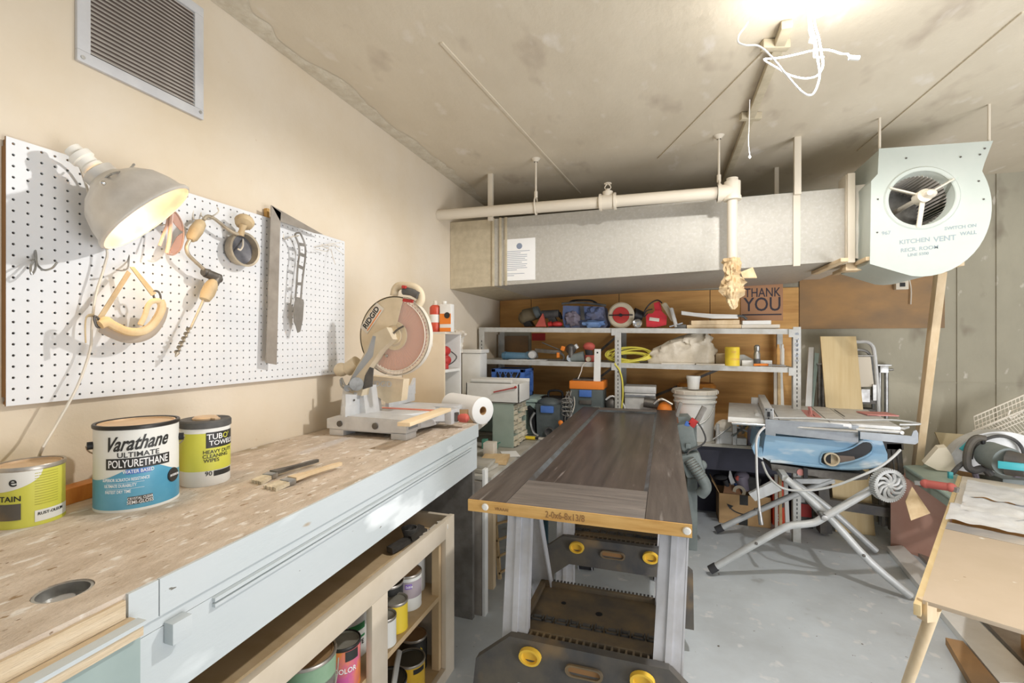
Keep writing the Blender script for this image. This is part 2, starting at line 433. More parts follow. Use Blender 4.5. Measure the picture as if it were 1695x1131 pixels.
# ---------------------------------------------------------------- fan housing
FY = 2.82
FT = T('blower_fan', 'white round blower fan housing with handwritten words hung at the end of the duct', 'fan', (1.3, FY, 1.68))
mat('fan_white', (198, 204, 196), .5, col2=(188, 196, 188), scale=3, spots=[((190, 200, 190), 30, .72, .74)])
fc = at(1521, 322, Y=FY)
outline = [(1440, 437), (1442, 300), (1453, 288), (1455, 246), (1644, 233), (1622, 290)]
import cmath
arc = []
for a in range(38, -101, -8):
    arc.append((1524+118*math.cos(math.radians(a)), 342-116*math.sin(math.radians(a))*1.0))
outl = [at(*p, Y=FY) for p in outline+arc]
# keep the inlet hole: plate as a ring between the outline and the inlet circle
ic = at(1525, 328, Y=FY); ir = at(1583, 328, Y=FY).x-ic.x; ir *= .97
def ray_poly(poly, c, a):
    dx, dz = math.cos(a), math.sin(a); best = 0
    for p, q in zip(poly, poly[1:]+poly[:1]):
        ex, ez = q.x-p.x, q.z-p.z; den = dx*ez-dz*ex
        if abs(den) < 1e-9: continue
        tt = ((p.x-c.x)*ez-(p.z-c.z)*ex)/den; uu = ((p.x-c.x)*dz-(p.z-c.z)*dx)/den
        if tt > 0 and -1e-6 <= uu <= 1+1e-6: best = max(best, tt)
    return best
angs = sorted([i*math.pi/30 for i in range(60)]+[math.atan2(p.z-ic.z, p.x-ic.x) % (2*math.pi) for p in outl[:6]])
outer = [Vector((ic.x+ray_poly(outl, ic, a)*math.cos(a), FY, ic.z+ray_poly(outl, ic, a)*math.sin(a))) for a in angs]
inner = [Vector((ic.x+ir*math.cos(a), FY, ic.z+ir*math.sin(a))) for a in angs]
FT.part('front_plate', MB().ring(outer, inner, (0, .006, 0)), 'fan_white')
so = [ic+(p-ic)*.985 for p in outer]
m = MB(); A = m._n([Vector((p.x, FY+.004, p.z)) for p in so]); B = m._n([Vector((p.x, FY+.42, p.z)) for p in so])
for i in range(len(A)): m.b.faces.new((A[i], A[(i+1) % len(A)], B[(i+1) % len(A)], B[i]))
m.b.faces.new(B)
FT.part('scroll_body', m, 'fan_white')
Mf = basis((ic.x, FY, ic.z), (1, 0, 0), (0, 0, 1), (0, 1, 0))
FT.part('inlet_ring', MB(Mf).lathe([(ir*1.16, -.001), (ir*1.12, -.006), (ir*1.02, -.002), (ir*.985, .02), (ir*.94, .05), (ir*.94, .06)], 48), 'fan_white')
mat('fan_dark', (120, 106, 96), .6, .1)
mat('fan_blade', (226, 220, 212), .5, .1)
FT.part('back_disc', MB(Mf).lathe([(0, .33), (ir*.98, .33), (ir*.98, .335)], 40), 'steel')
blade0 = MB(Mf @ RZ(0)).slab([(ir*.90, 0, .05), (ir*1.0, .018, .05), (ir*1.0, .018, .33), (ir*.90, 0, .33)], (0, .0025, 0))
bl = FT.part('blade', blade0, 'fan_blade')
for k in range(1, 44):
    b2 = bl.copy(); C.objects.link(b2)
    W = TR(ic.x-1.3, 0, ic.z-1.68) @ RY(k*2*math.pi/44) @ TR(-(ic.x-1.3), 0, -(ic.z-1.68)); b2.matrix_local = W
hubc = Vector((ic.x-.005, FY-.03, ic.z))
FT.part('bearing_hub', MB().cyl(hubc+Vector((0, -.02, 0)), hubc+Vector((0, .04, 0)), .032).cyl(hubc+Vector((0, -.06, 0)), hubc+Vector((0, .33, 0)), .012).ell(hubc+Vector((.015, -.02, .005)), (.03, .03, .022)), 'pipe_cream')
for a in (155, 32, -95):
    a = math.radians(a); q = Vector((ic.x+ir*1.08*math.cos(a), FY-.004, ic.z+ir*1.08*math.sin(a)))
    FT.part('bearing_arm', MB().beam(hubc, q, .022, .008, .002), 'pipe_cream')
m = MB()
for body, px, py, sz in (('KITCHEN', 1514, 399, .030), ('VENT', 1564, 395, .036), ('RECR. ROOM', 1522, 412, .026), ('SWITCH ON', 1590, 376, .022), ('WALL', 1603, 386, .024), ('967', 1467, 386, .026), ('LINE 5500', 1520, 421, .02)):
    p = at(px, py, Y=FY-.0015)
    FT.part('handwriting', MB().text(body, sz, lambda x, y, z, p=p: (p.x+x, FY-.0012-z, p.z+y+.06*x)), 'pencil', label='faint grey pencilled word '+body)
m = MB()
for px, py in ((1630, 246), (1622, 256), (1500, 262), (1590, 260), (1452, 385), (1628, 330), (1620, 300), (1453, 330)):
    p = at(px, py, Y=FY-.001); FT.part('screw', MB().cyl(p, p+Vector((0, -.003, 0)), .004, seg=8), 'dark_steel')
p = at(1637, 235, Y=FY+.02); FT.part('hanger_rod', MB().cyl(p-Vector((0, 0, .02)), (p.x, p.y, CZ), .006, seg=8), 'pipe_cream')
p = at(1456, 250, Y=FY+.02); FT.part('hanger_rod', MB().cyl(p-Vector((0, 0, .02)), (p.x, p.y, CZ), .006, seg=8), 'pipe_cream')
# timber ledge below fan, leaning stud
a, b = at(1400, 442, Y=3.0), at(1597, 436, Y=3.0)
single('support_timber', MB().box2((a.x, 3.0, a.z-.02), (b.x, 3.09, a.z+.025), .003), 'pine', 'horizontal wooden timber carrying the blower fan beside the duct', 'timber')
a, b = at(1558, 445, Y=3.12), at(1520, 792, Y=3.95)
b.z = .0; b.x -= .03
single('leaning_stud', MB().beam(at(1557, 447, Y=3.14), at(1502, 905, Y=3.9), .038, .089, .003), 'pine', 'long pine stud leaning between the floor and the fan timber', 'stud')
p = at(1491, 467, Y=WY-.03)
ob = T('outlet_box', 'small metal electrical outlet box on the plywood below the duct', 'outlet', (p.x, WY, p.z-.05))
ob.part('box', MB().box((p.x, WY-.03, p.z), (.075, .05, .11), None, .004), 'pipe_cream')
ob.part('socket', MB().box((p.x, WY-.057, p.z+.018), (.03, .005, .028)).box((p.x, WY-.057, p.z-.022), (.03, .005, .028)), 'black')
ob.part('cord', MB().tube([(p.x+.045, WY-.03, p.z+.04), (p.x+.06, WY-.03, p.z-.05), (p.x+.058, WY-.03, p.z-.16)], .004, 6), 'off_white')
# cardboard sign
a, b = at(1226, 457, Y=WY-.02), at(1296, 522, Y=WY-.02)
sg = T('cardboard_sign', 'brown cardboard box panel printed THANK YOU on the back wall', 'sign', (a.x, WY-.02, b.z))
mat('sign_card', (196, 148, 112), .85)
sg.part('panel', MB().box2((a.x, WY-.022, b.z-.04), (b.x, WY-.0145, a.z+.1), .001), 'sign_card')
mat('sign_ink', (74, 70, 78), .8)
m = MB(); cxs = (a.x+b.x)/2+.005
for body, py, szpx, ws in (('THANK', 485, 21, .74), ('YOU', 505, 32, .82)):
    p = at(1262, py, Y=WY-.0235); sz = szpx/ppm(p)*1.0
    sg.part('printed_word', MB().text(body, sz, lambda x, y, z, p=p: (cxs+x, WY-.0225-z, p.z+y), wscale=ws), 'sign_ink', label='dark grey printed word '+body)
m.box2((a.x+.01, WY-.0235, b.z+.002), (b.x-.01, WY-.022, b.z+.012))
sg.part('printed_bar', m, 'sign_ink')
p = at(1262, 465, Y=WY-.0235); sg.part('printed_word', MB().text('Goodwill', .05, lambda x, y, z: (cxs+x, WY-.0225-z, p.z+y)), 'sign_ink', label='small printed word Goodwill')
# ---------------------------------------------------------------- air grille on left wall
gx = WX
y0, y1, z0, z1 = .783, 1.127, 2.032, 2.395
G = T('return_air_grille', 'white metal louvred air grille high on the left wall', 'vent', (gx, y0, z0))
mat('grille_paint', (206, 200, 192), .6, col2=(188, 182, 174), scale=8)
mat('grille_frame', (212, 212, 212), .55, col2=(196, 196, 198), scale=8)
fw = .03
m = MB()
for a, b in (((y0, z0), (y1, z0+fw)), ((y0, z1-fw), (y1, z1)), ((y0, z0+fw), (y0+fw, z1-fw)), ((y1-fw, z0+fw), (y1, z1-fw))):
    m.box2((gx+.001, a[0], a[1]), (gx+.012, b[0], b[1]), .002)
G.part('frame', m, 'grille_frame')
G.part('back_plate', MB().box2((gx+.0005, y0+.01, z0+.01), (gx+.002, y1-.01, z1-.01)), 'fan_dark')
n = 26
sl = None
for i in range(n):
    z = z0+fw+(i+.5)*(z1-z0-2*fw)/n
    if not sl:
        sl = G.part('louvre', MB().slab([(gx+.003, y0+fw-.004, z+.006), (gx+.011, y0+fw-.004, z-.0035), (gx+.011, y1-fw+.004, z-.0035), (gx+.003, y1-fw+.004, z+.006)], (0, 0, .0012)), 'grille_paint'); zz = z
    else:
        s2 = sl.copy(); C.objects.link(s2); s2.location = (0, 0, z-zz)
for (yy, z) in ((y0+.012, z0+.012), (y1-.012, z0+.02)):
    G.part('screw', MB().cyl((gx+.011, yy, z), (gx+.0145, yy, z), .005, seg=10), 'steel')
# ---------------------------------------------------------------- pegboard
PX = WX+.022
y0, y1, z0, z1 = .643, 1.816, 1.163, 1.776
P = T('pegboard', 'large white perforated pegboard fixed to the left wall above the bench', 'pegboard', (WX, y0, z0))
nc, nr = 46, 24
cw, chh = (y1-y0)/nc, (z1-z0)/nr
V = []; Fc = []
off8 = [(math.cos(a), math.sin(a)) for a in [math.pi/8+i*math.pi/4 for i in range(8)]]
hr = .0031
for i in range(nc):
    for j in range(nr):
        cy, cz = y0+(i+.5)*cw, z0+(j+.5)*chh; k = len(V)
        hw, hh = cw/2, chh/2
        V += [(PX, cy+hw, cz+hh), (PX, cy-hw, cz+hh), (PX, cy-hw, cz-hh), (PX, cy+hw, cz-hh)]
        V += [(PX, cy+hr*a, cz+hr*b) for a, b in off8]; V += [(PX-.005, cy+hr*a, cz+hr*b) for a, b in off8]
        q = k+4
        # corners 0:(+,+) 1:(-,+) 2:(-,-) 3:(+,-); oct verts angles 22.5(0) 67.5(1) 112.5(2) 157.5(3) 202.5(4) 247.5(5) 292.5(6) 337.5(7)
        Fc += [(k, q+1, q+0), (k, k+1, q+2, q+1), (k+1, q+3, q+2), (k+1, k+2, q+4, q+3), (k+2, q+5, q+4), (k+2, k+3, q+6, q+5), (k+3, q+7, q+6), (k+3, k, q+0, q+7)]
        for a in range(8): Fc.append((q+a, q+(a+1) % 8, q+8+(a+1) % 8, q+8+a))
me = D.meshes.new('perforated_panel'); me.from_pydata([(x-WX, y-y0, z-z0) for x, y, z in V], [], Fc)
bm = bmesh.new(); bm.from_mesh(me); bmesh.ops.remove_doubles(bm, verts=bm.verts, dist=1e-5); bmesh.ops.recalc_face_normals(bm, faces=bm.faces); bm.to_mesh(me); bm.free()
me.materials.append(MATS['peg_white']); o = D.objects.new('perforated_panel', me); C.objects.link(o); o.parent = P.o
m = MB()
for a, b in (((y0, z0), (y1, z0+.004)), ((y0, z1-.004), (y1, z1)), ((y0, z0), (y0+.004, z1)), ((y1-.004, z0), (y1, z1))):
    m.box2((PX-.005, a[0], a[1]), (PX-.0006, b[0], b[1]))
P.part('cut_edge', m, 'hardboard', label='brown hardboard edge')
for a, b in (((y0+.005, z0+.003), (y1-.005, z0+.009)), ((y0+.005, z1-.02), (y1-.005, z1-.004)), ((y0+.002, z0+.02), (y0+.008, z1-.02))):
    P.part('furring_strip', MB().box2((WX+.0005, a[0], a[1]), (PX-.0055, b[0], b[1])), 'hardboard')
# ---------------------------------------------------------------- workbench
BZ = .92
XF = lambda y: -.77-.035*y       # the front edge is not quite parallel to the wall
B = T('workbench', 'long worn plywood workbench with pale blue painted front along the left wall', 'workbench', (-1.1, .8, 0))
yA, yM, yE = -.6, at(224, 986, Z=BZ).y, 2.05
hv = at(105, 978, Z=BZ)
def top_piece(ya, yb, x0, x1, zt=BZ, th=.03):
    return MB().slab([(x0(ya), ya, zt-th), (x1(ya), ya, zt-th), (x1(yb), yb, zt-th), (x0(yb), yb, zt-th)], (0, 0, th))
W0 = lambda y: WX+.003
fr = lambda y: XF(y)-.006
# tabletop in strips round the round vise recess
vr = .037
m = MB()
ya, yb = hv.y-vr-.02, hv.y+vr+.02; xa_, xb_ = hv.x-vr-.02, hv.x+vr+.02
for (p0, p1, f0, f1) in ((yA, ya, W0, fr), (yb, yE, W0, fr), (ya, yb, W0, lambda y: xa_), (ya, yb, lambda y: xb_, fr)):
    m.slab([(f0(p0), p0, BZ-.03), (f1(p0), p0, BZ-.03), (f1(p1), p1, BZ-.03), (f0(p1), p1, BZ-.03)], (0, 0, .03))
sq = []; ci = []
for i in range(32):
    a = i*math.pi/16; cx_, sy_ = math.cos(a), math.sin(a); k = 1/max(abs(cx_), abs(sy_))
    sq.append((hv.x+(vr+.02)*cx_*k, hv.y+(vr+.02)*sy_*k, BZ-.03)); ci.append((hv.x+vr*cx_, hv.y+vr*sy_, BZ-.03))
m.ring(sq, ci, (0, 0, .03))
B.part('plywood_top', m, 'bench_top')
vc = B.part('recess_cup', MB().lathe([(vr-.001, 0), (vr-.005, .0), (vr-.006, -.016), (.016, -.018), (.014, -.010), (0, -.010)], 32, TR(hv.x, hv.y, BZ-.0015)), 'steel', label='round steel recess ring in the top')
B.part('recess_floor', MB().box((hv.x, hv.y, BZ-.034), (.12, .12, .006)), 'fan_dark')
# chewed bare plywood edge at the near end
mat('ply_layer', (204, 182, 150), .85, col2=(226, 210, 184), scale=14, stretch=(1, .4, 3), bump=.6)
B.part('ply_edge_layer', top_piece(yA, yM-.004, lambda y: XF(y)-.03, lambda y: XF(y)+.004+.004*math.sin(y*23), BZ-.008, .028), 'ply_layer')
B.part('lower_ledge', top_piece(yA, yM+.002, lambda y: XF(y)-.05, lambda y: XF(y)+.03-.0*y, BZ-.037, .022), 'ply_edge')
B.part('corner_bead', top_piece(yA, yM+.004, lambda y: XF(y)+.014, lambda y: XF(y)+.034, BZ-.0365, .006), 'bench_blue')
B.part('end_panel', top_piece(yA, yM+.004, lambda y: XF(y)-.02, lambda y: XF(y)+.02, BZ-.06, .75), 'cabinet_green')
# fascia strip, moulding, apron plank
def strip(ya, yb, zt, zb_, pr, name, mt, x0=-.03):
    m = MB(); m.slab([(XF(ya)+x0, ya, zb_), (XF(ya)+pr, ya, zb_), (XF(ya)+pr, ya, zt), (XF(ya)+x0, ya, zt)], (XF(yb)-XF(ya), yb-ya, 0))
    return B.part(name, m, mt)
strip(yM+.0, yM+.046, BZ-.001, BZ-.062, 0, 'fascia_strip', 'bench_blue', -.006)
strip(yM+.048, yE, BZ-.001, BZ-.062, 0, 'fascia_strip', 'bench_blue', -.006)
strip(yM+.004, yE, BZ-.064, BZ-.085, -.008, 'moulding', 'bench_blue', -.02)
strip(yM+.15, yE-.08, BZ-.087, BZ-.094, .0, 'moulding', 'bench_blue', -.02)
strip(yM+.15, yE-.08, BZ-.098, BZ-.104, .0, 'moulding', 'bench_blue', -.02)
strip(yM+.004, yE, BZ-.086, BZ-.212, -.008, 'apron_plank', 'bench_blue', -.026)
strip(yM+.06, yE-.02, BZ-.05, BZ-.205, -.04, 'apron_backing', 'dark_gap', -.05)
p = at(303, 1012, X=-.775)
B.part('stop_block', MB().box((XF(p.y)+.004, p.y, BZ-.098), (.022, .034, .036), None, .002), 'bench_blue')
B.part('end_cap', MB().box2((WX+.05, yE-.02, BZ-.212), (XF(yE)-.008, yE, BZ-.03)), 'bench_blue')
B.part('rear_leg', MB().box2((WX+.03, .1, 0), (WX+.12, .19, BZ-.03)), 'pine')
B.part('end_leg', MB().box2((-1.3, yE-.03, 0), (-.86, yE-.005, BZ-.213)), 'tool_grey')
# ---------------------------------------------------------------- stained door on sawhorses
dx0, dx1, dy0, dy1, dz = -.548, .066, 1.252, 3.284, .85
Dr = T('stained_door', 'dark stained panel door with bare wooden edge lying across the two sawhorses', 'door', (dx0, dy0, dz-.035))
th = .035
Dr.part('stile', MB().box2((dx0, dy0+.003, dz-th), (dx0+.115, dy1, dz), .002), 'door_top')
Dr.part('stile', MB().box2((dx1-.115, dy0+.003, dz-th), (dx1, dy1, dz), .002), 'door_top')
Dr.part('bottom_rail', MB().box2((dx0+.116, dy0+.003, dz-th), (dx1-.116, dy0+.235, dz-.0006), .001), 'door_rail')
Dr.part('top_rail', MB().box2((dx0+.116, dy1-.115, dz-th), (dx1-.116, dy1, dz-.0006), .001), 'door_rail')
mat('door_panel', (84, 74, 68), .3, col2=(52, 46, 42), scale=5, stretch=(7, .4, 1), lo=.3, hi=.7, spots=[((120, 112, 108), 9, .68, .74)])
Dr.part('centre_panel', MB().box2((dx0+.108, dy0+.232, dz-th+.006), (dx1-.108, dy1-.11, dz-.011)), 'door_panel')
def bev_strip(a, b, inn):
    m = MB(); a, b, inn = Vector(a), Vector(b), Vector(inn)
    m.slab([a, b, b+inn*.014+Vector((0, 0, -.010)), a+inn*.014+Vector((0, 0, -.010))], (0, 0, -.01)); return m
X0, X1, Y0, Y1 = dx0+.115, dx1-.115, dy0+.235, dy1-.115
mat('door_sticking', (98, 106, 112), .3, col2=(66, 64, 62), scale=12)
for a, b, i in (((X0, Y0, dz-.0008), (X0, Y1, dz-.0008), (1, 0, 0)), ((X1, Y0, dz-.0008), (X1, Y1, dz-.0008), (-1, 0, 0)), ((X0, Y0, dz-.0008), (X1, Y0, dz-.0008), (0, 1, 0)), ((X0, Y1, dz-.0008), (X1, Y1, dz-.0008), (0, -1, 0))):
    Dr.part('sticking', bev_strip(a, b, i), 'door_sticking')
Dr.part('bare_edge', MB().box2((dx0+.001, dy0, dz-th+.0005), (dx1-.001, dy0+.0032, dz-.0012)), 'door_core', label='unstained blond end grain with a printed size')
for px in (803, 1137):
    p = at(px, 872 if px > 1000 else 842, Y=dy0)
    Dr.part('edge_button', MB().lat((p.x, dy0, dz-.018), (0, -1, 0), [(.0, .006), (.008, .004), (.0105, 0)], 16), 'white_pl')
m = MB()
m.text('2-0x6-8x13/8', .026, lambda x, y, z: (-.26+x, dy0-.0006-z*.4, dz-.019+y), wscale=.78)
m.text('VRAAAI', .012, lambda x, y, z: (dx0+.105+x, dy0-.0006-z*.4, dz-.02+y))
m.text('S', .016, lambda x, y, z: (dx1-.018+x, dy0-.0006-z*.4, dz-.019+y))
Dr.part('stamp', m, 'hardboard', label='brown stamped size marking')
# ---------------------------------------------------------------- sawhorses
mat('horse_plastic', (74, 74, 76), .6, col2=(104, 98, 88), scale=7, spots=[((142, 118, 84), 5, .60, .72)])
mat('horse_leg', (204, 204, 208), .45, .2, col2=(186, 184, 184), scale=9)
mat('horse_tray', (92, 86, 78), .7, col2=(132, 112, 82), scale=5, spots=[((60, 58, 56), 4, .6, .7)])
mat('horse_yellow', (240, 196, 70), .45)
def sawhorse(yc, lab):
    """yc: centre line along y; legs splay front and back, top beam runs along x"""
    xl, xr = dx0+.04, dx1-.005
    xc = (xl+xr)/2; zt = dz-th
    t = T('sawhorse', lab, 'sawhorse', (xc, yc, 0), 'folding sawhorses under the stained door')
    t.part('top_beam', MB().box2((xl+.005, yc-.04, zt-.075), (xr-.005, yc+.04, zt-.001), .006), 'horse_plastic')
    for sx, x0 in ((-1, xl), (1, xr)):
        t.part('bracket', MB().slab([(x0+sx*.008, yc-.085, zt-.005), (x0-sx*.14, yc-.085, zt-.005), (x0-sx*.085, yc-.085, zt-.10), (x0+sx*.010, yc-.085, zt-.10)], (0, .17, 0)), 'horse_plastic')
        for sy in (-1, 1):
            a = Vector((x0-sx*.03, yc+sy*.045, zt-.06)); b = Vector((x0-sx*.075, yc+sy*.30, .01))
            u = (b-a).normalized()
            m = MB(); wv = .082
            # channel section leg: web and two flanges
            m.beam(a, b, wv, .004, up=(0, sy, .3))
            xx = Vector((0, sy, .3)).cross(u).normalized(); yy = u.cross(xx)
            for k in (-1, 1): m.beam(a+xx*k*wv*.48-yy*.012, b+xx*k*wv*.48-yy*.012, .005, .03, up=(0, sy, .3))
            m.beam(a+yy*.004, b+yy*.004, .018, .008, up=(0, sy, .3))
            lg = t.part('leg', m, 'horse_leg')
            t.part('foot', MB().beam(b-u*.05, b+u*.005, wv+.012, .034, .003, up=(0, sy, .3)), 'rubber', lg)
            t.part('rivet', MB().lat(a+u*.03+Vector((0, sy*.016, 0)), (0, sy, 0), [(0, .004), (.007, .002), (.008, 0)], 10), 'chrome', lg)
    # front folding cross member with handle opening, tray between leg pairs
    for sy in (-1,):
        zb_, zu = .215, .385; yf = yc+sy*.235
        xL, xR = xl-.055, xr+.05
        def pnt(x, z): return (x, yf-sy*(-.12)*0+sy*(.30-z)*.33-.0, z)
        out = [pnt(xL-.004, zb_-.11), pnt(xL-.004, zu-.075), pnt(xL+.10, zu), pnt(xR-.10, zu), pnt(xR+.004, zu-.075), pnt(xR+.004, zb_-.11),
               pnt(xR-.065, zb_-.11), pnt(xR-.07, zb_+.01), pnt(xR-.14, zb_+.06), pnt(xL+.14, zb_+.06), pnt(xL+.07, zb_+.01), pnt(xL+.065, zb_-.11)]
        t.part('cross_member', MB().slab([out[i] for i in (0, 1, 2, 9, 10, 11)], (0, .03, 0)).slab([out[i] for i in (2, 3, 8, 9)], (0, .03, 0)).slab([out[i] for i in (3, 4, 5, 6, 7, 8)], (0, .03, 0)), 'horse_plastic')
        hx = (xL+xR)/2; zc = zb_+.122
        q = pnt(hx, zc); M2 = basis(q, (1, 0, 0), (0, -sy*.33*0, 1), (0, -1, 0))
        pts = [(.020*math.cos(a)+(.036 if math.cos(a) > 0 else -.036), .018*math.sin(a), .002) for a in [i*math.pi/10 for i in range(20)]]
        pin = [(x*.86, y*.72, z) for x, y, z in pts]
        t.part('handle_rim', MB(M2).ring(pts, pin, (0, 0, .008)), 'horse_tray')
        t.part('handle_recess', MB(M2).slab([(x, y, .0005) for x, y, z in pin], (0, 0, .002)), 'hardboard')
        for k in (-1, 1):
            q = pnt(hx+k*.165, zc+.012); M3 = basis(q, (1, 0, 0), (0, 0, 1), (0, -1, 0))
            t.part('latch_cap', MB(M3 @ Matrix.Diagonal((1.35, 1, 1, 1))).lathe([(.0, .004), (.017, .004), (.019, .016), (.025, .016), (.026, 0)], 20), 'horse_yellow', label='yellow oval latch cap')
    # tray
    tz = .375; ya_, yb_ = yc-.195, yc+.17; xL, xR = xl+.05, xr-.055
    tr = t.part('tray', MB().box2((xL, ya_, tz-.02), (xR, yb_, tz-.008)).box2((xL, ya_, tz-.012), (xL+.02, yb_, tz+.008), .002).box2((xR-.02, ya_, tz-.012), (xR, yb_, tz+.008), .002).box2((xL, yb_-.015, tz-.012), (xR, yb_, tz+.008), .002), 'horse_tray')
    m = MB(); n = 22
    for i in range(n):
        x = xL+.01+(xR-xL-.02)*i/(n-1)
        m.box((x, ya_+.02, tz+.0), (.006, .045, .018))
    m.box2((xL, ya_+.012, tz-.012), (xR, ya_+.02, tz+.004)); m.box2((xL, ya_+.04, tz-.012), (xR, ya_+.046, tz+.010))
    t.part('tray_comb', m, 'horse_tray', tr)
    m = MB()
    for i in range(34): m.box((xL+.01+(xR-xL-.02)*i/33, yb_+.006, tz+.002), (.007, .014, .012))
    t.part('hinge_teeth', m, 'horse_plastic', tr)
    m = MB()
    for i in range(10):
        x = xL+.045+(xR-xL-.09)*i/9; w_ = .021 if i % 2 == 0 else .014; y_ = yc-.05
        for d0, d1 in (((-w_, -.02), (w_, -.016)), ((-w_, .016 if i % 2 else .0), (-w_+.004, -.02)), ((w_-.004, -.02), (w_, .012))):
            m.box2((x+d0[0], y_+d0[1], tz-.009), (x+d1[0], y_+d1[1], tz-.003))
        m.box2((x-w_*.6, y_-.004, tz-.009), (x+w_*.6, y_+.006, tz-.002))
    t.part('bit_slots', m, 'black_dusty', tr)
    m = MB()
    for (u, v, r) in ((.52, .62, .012), (.24, .70, .009), (.55, .12, .012)):
        t.part('drain_hole', MB().cyl((xL+(xR-xL)*u, ya_+(yb_-ya_)*v, tz-.009), (xL+(xR-xL)*u, ya_+(yb_-ya_)*v, tz-.007), r, seg=16), 'black', tr)
    return t
sh1 = sawhorse(1.59, 'nearer grey folding sawhorse with yellow latch caps under the door front')
sh2 = dup(sh1.o, (sh1.o.location.x, 2.38, 0), 0, 'farther grey folding sawhorse standing deep under the dark door')
# ---------------------------------------------------------------- steel shelving
SY, SB = 3.47, 3.95
sx0, sxm, sx1 = -1.415, at(1018, 600, Y=SY).x, at(1312, 600, Y=SY).x
zmid = lambda x: 1.168-.012*(x-sx0)
ztop = lambda x: 1.424-.014*(x-sx0)
SH = T('steel_shelving', 'grey slotted steel shelving unit with two crowded decks at the back wall', 'shelving', (sx0, SY, 0))
for zf, nm in ((zmid, 'deck'), (ztop, 'deck')):
    a, b = sx0, sx1+.02
    SH.part(nm, MB().slab([(a, SY+.004, zf(a)-.02), (b, SY+.004, zf(b)-.02), (b, SB, zf(b)-.02), (a, SB, zf(a)-.02)], (0, 0, .018)), 'shelf_deck')
    SH.part('front_rail', MB().slab([(a, SY-.004, zf(a)-.036), (b, SY-.004, zf(b)-.036), (b, SY-.004, zf(b)-.001), (a, SY-.004, zf(a)-.001)], (0, .008, 0)), 'shelf_steel')
for k, x in enumerate((sx0, sxm, sx1)):
    for yy in (SY-.012, SB):
        m = MB().box2((x, yy, 0), (x+.045, yy+.004, 1.405 if k else 1.41)).box2((x, yy, 0), (x+.004, yy+.04*(1 if yy < 3.6 else -1), 1.37))
        u = SH.part('upright', m, 'shelf_steel')
        if yy < 3.6:
            m = MB()
            for i in range(44): m.box2((x+.019, yy-.0008, .1+i*.028), (x+.026, yy+.0008, .116+i*.028))
            SH.part('slots', m, 'black_dusty', u)
    for yy, zf in ((SY-.014, zmid), (SY-.014, ztop)):
        SH.part('gusset', MB().box2((x-.025 if k else x, yy, zf(x)-.055), (x+.01, yy+.004, zf(x)-.004)), 'shelf_steel')
m = MB()
for i in range(6):
    p = Vector((sx1+.022, SY-.0135, 1.36-i*.035)); m.text('BLOCKS'[i], .03, lambda x, y, z, p=p: (p.x-y*1.0, p.y-z, p.z+x))
SH.part('marker_writing', m, 'ink_pale')
for (a, b) in (((sxm+.02, SB-.01, 1.16), (sxm-.5, SB-.01, .75)), ((sxm+.02, SB-.01, .75), (sx1-.3, SB-.01, 1.14)), ((sxm-.25, SB-.01, 1.16), (sxm, SB-.01, 1.38))):
    SH.part('cross_brace', MB().beam(a, b, .02, .004, up=(0, 1, 0)), 'dark_steel')
# ---------------------------------------------------------------- clamp lamp
mat('lamp_alu', (226, 222, 214), .42, .35, col2=(204, 198, 190), scale=9)
mat('lamp_inside', (250, 244, 232), .35, .2)
mat('porcelain', (240, 236, 226), .35)
Lc = at(245, 361, X=-1.262)
ax = Vector((.45, .54, -.71)).normalized()
ML = MB().frame_of(-ax); ML.translation = Lc
LP = T('clamp_lamp', 'dented aluminium clamp lamp glowing warmly in front of the pegboard', 'lamp', Lc)
Rr = .122
prof = [(Rr, 0), (Rr+.004, .003), (Rr+.003, .008), (Rr*.97, .016), (Rr*.91, .042), (Rr*.79, .074), (Rr*.60, .098), (Rr*.40, .112), (.036, .122), (.036, .140), (.03, .144)]
inn = [(r-.0025, z-.001) for r, z in prof]
LP.part('reflector', MB(ML).lathe(prof+inn[::-1]+[prof[0]], 48), 'lamp_alu')
LP.part('socket', MB(ML).lathe([(0, .135), (.024, .136), (.024, .156), (.021, .160), (.022, .172), (.026, .175), (.026, .188), (.018, .191), (.018, .206), (.0, .210)], 24), 'porcelain', label='off-white ceramic socket')
mat('bulb_warm', (255, 214, 150), .4, emit=30)
LP.part('bulb', MB(ML).lathe([(.0, .038), (.02, .042), (.029, .060), (.028, .076), (.016, .10), (.013, .12)], 20), 'bulb_warm')
# the lamp's own light
lamp('clamp_lamp_light', 'SPOT', Lc-ax*.045, 2.6, (1, .76, .46), .03, spot_size=math.radians(165), spot_blend=.5).rotation_euler = ax.to_track_quat('-Z', 'Y').to_euler()
P1 = lambda x, y, z: (ML @ Vector((x, y, z)))
up3 = Vector((0, 0, 1))
a1, a2 = at(222, 272, X=-1.28), at(212, 283, X=-1.27)
LP.part('wire_clamp', MB().tube([at(150, 292, X=-1.35), at(160, 300, X=-1.31), at(172, 297, X=-1.27), at(185, 288, X=-1.23), at(205, 284, X=-1.25), a2, a1], .0028, 6).tube([at(146, 278, X=-1.37), at(158, 297, X=-1.32), at(170, 318, X=-1.29)], .0024, 6), 'steel')
LP.part('clamp_grip', MB().tube([at(156, 296, X=-1.34), at(158, 310, X=-1.335), at(167, 322, X=-1.33)], .008, 8, flat=.5), 'red_grip', label='dull red vinyl grip')
LP.part('clamp_screw', MB().ell(at(170, 303, X=-1.22), (.006, .006, .006), 10), 'chrome')
LP.part('cord', MB().tube([P1(0, 0, .205), at(132, 275, X=-1.39), at(150, 330, X=-1.405), at(176, 408, X=-1.385), at(173, 440, X=-1.385), at(158, 490, X=-1.385), at(152, 540, X=-1.38), at(149, 580, X=-1.385), at(128, 640, X=-1.37), at(95, 700, X=-1.37), at(66, 752, X=-1.38), at(60, 790, Z=.925)], .0032, 6), 'off_white')
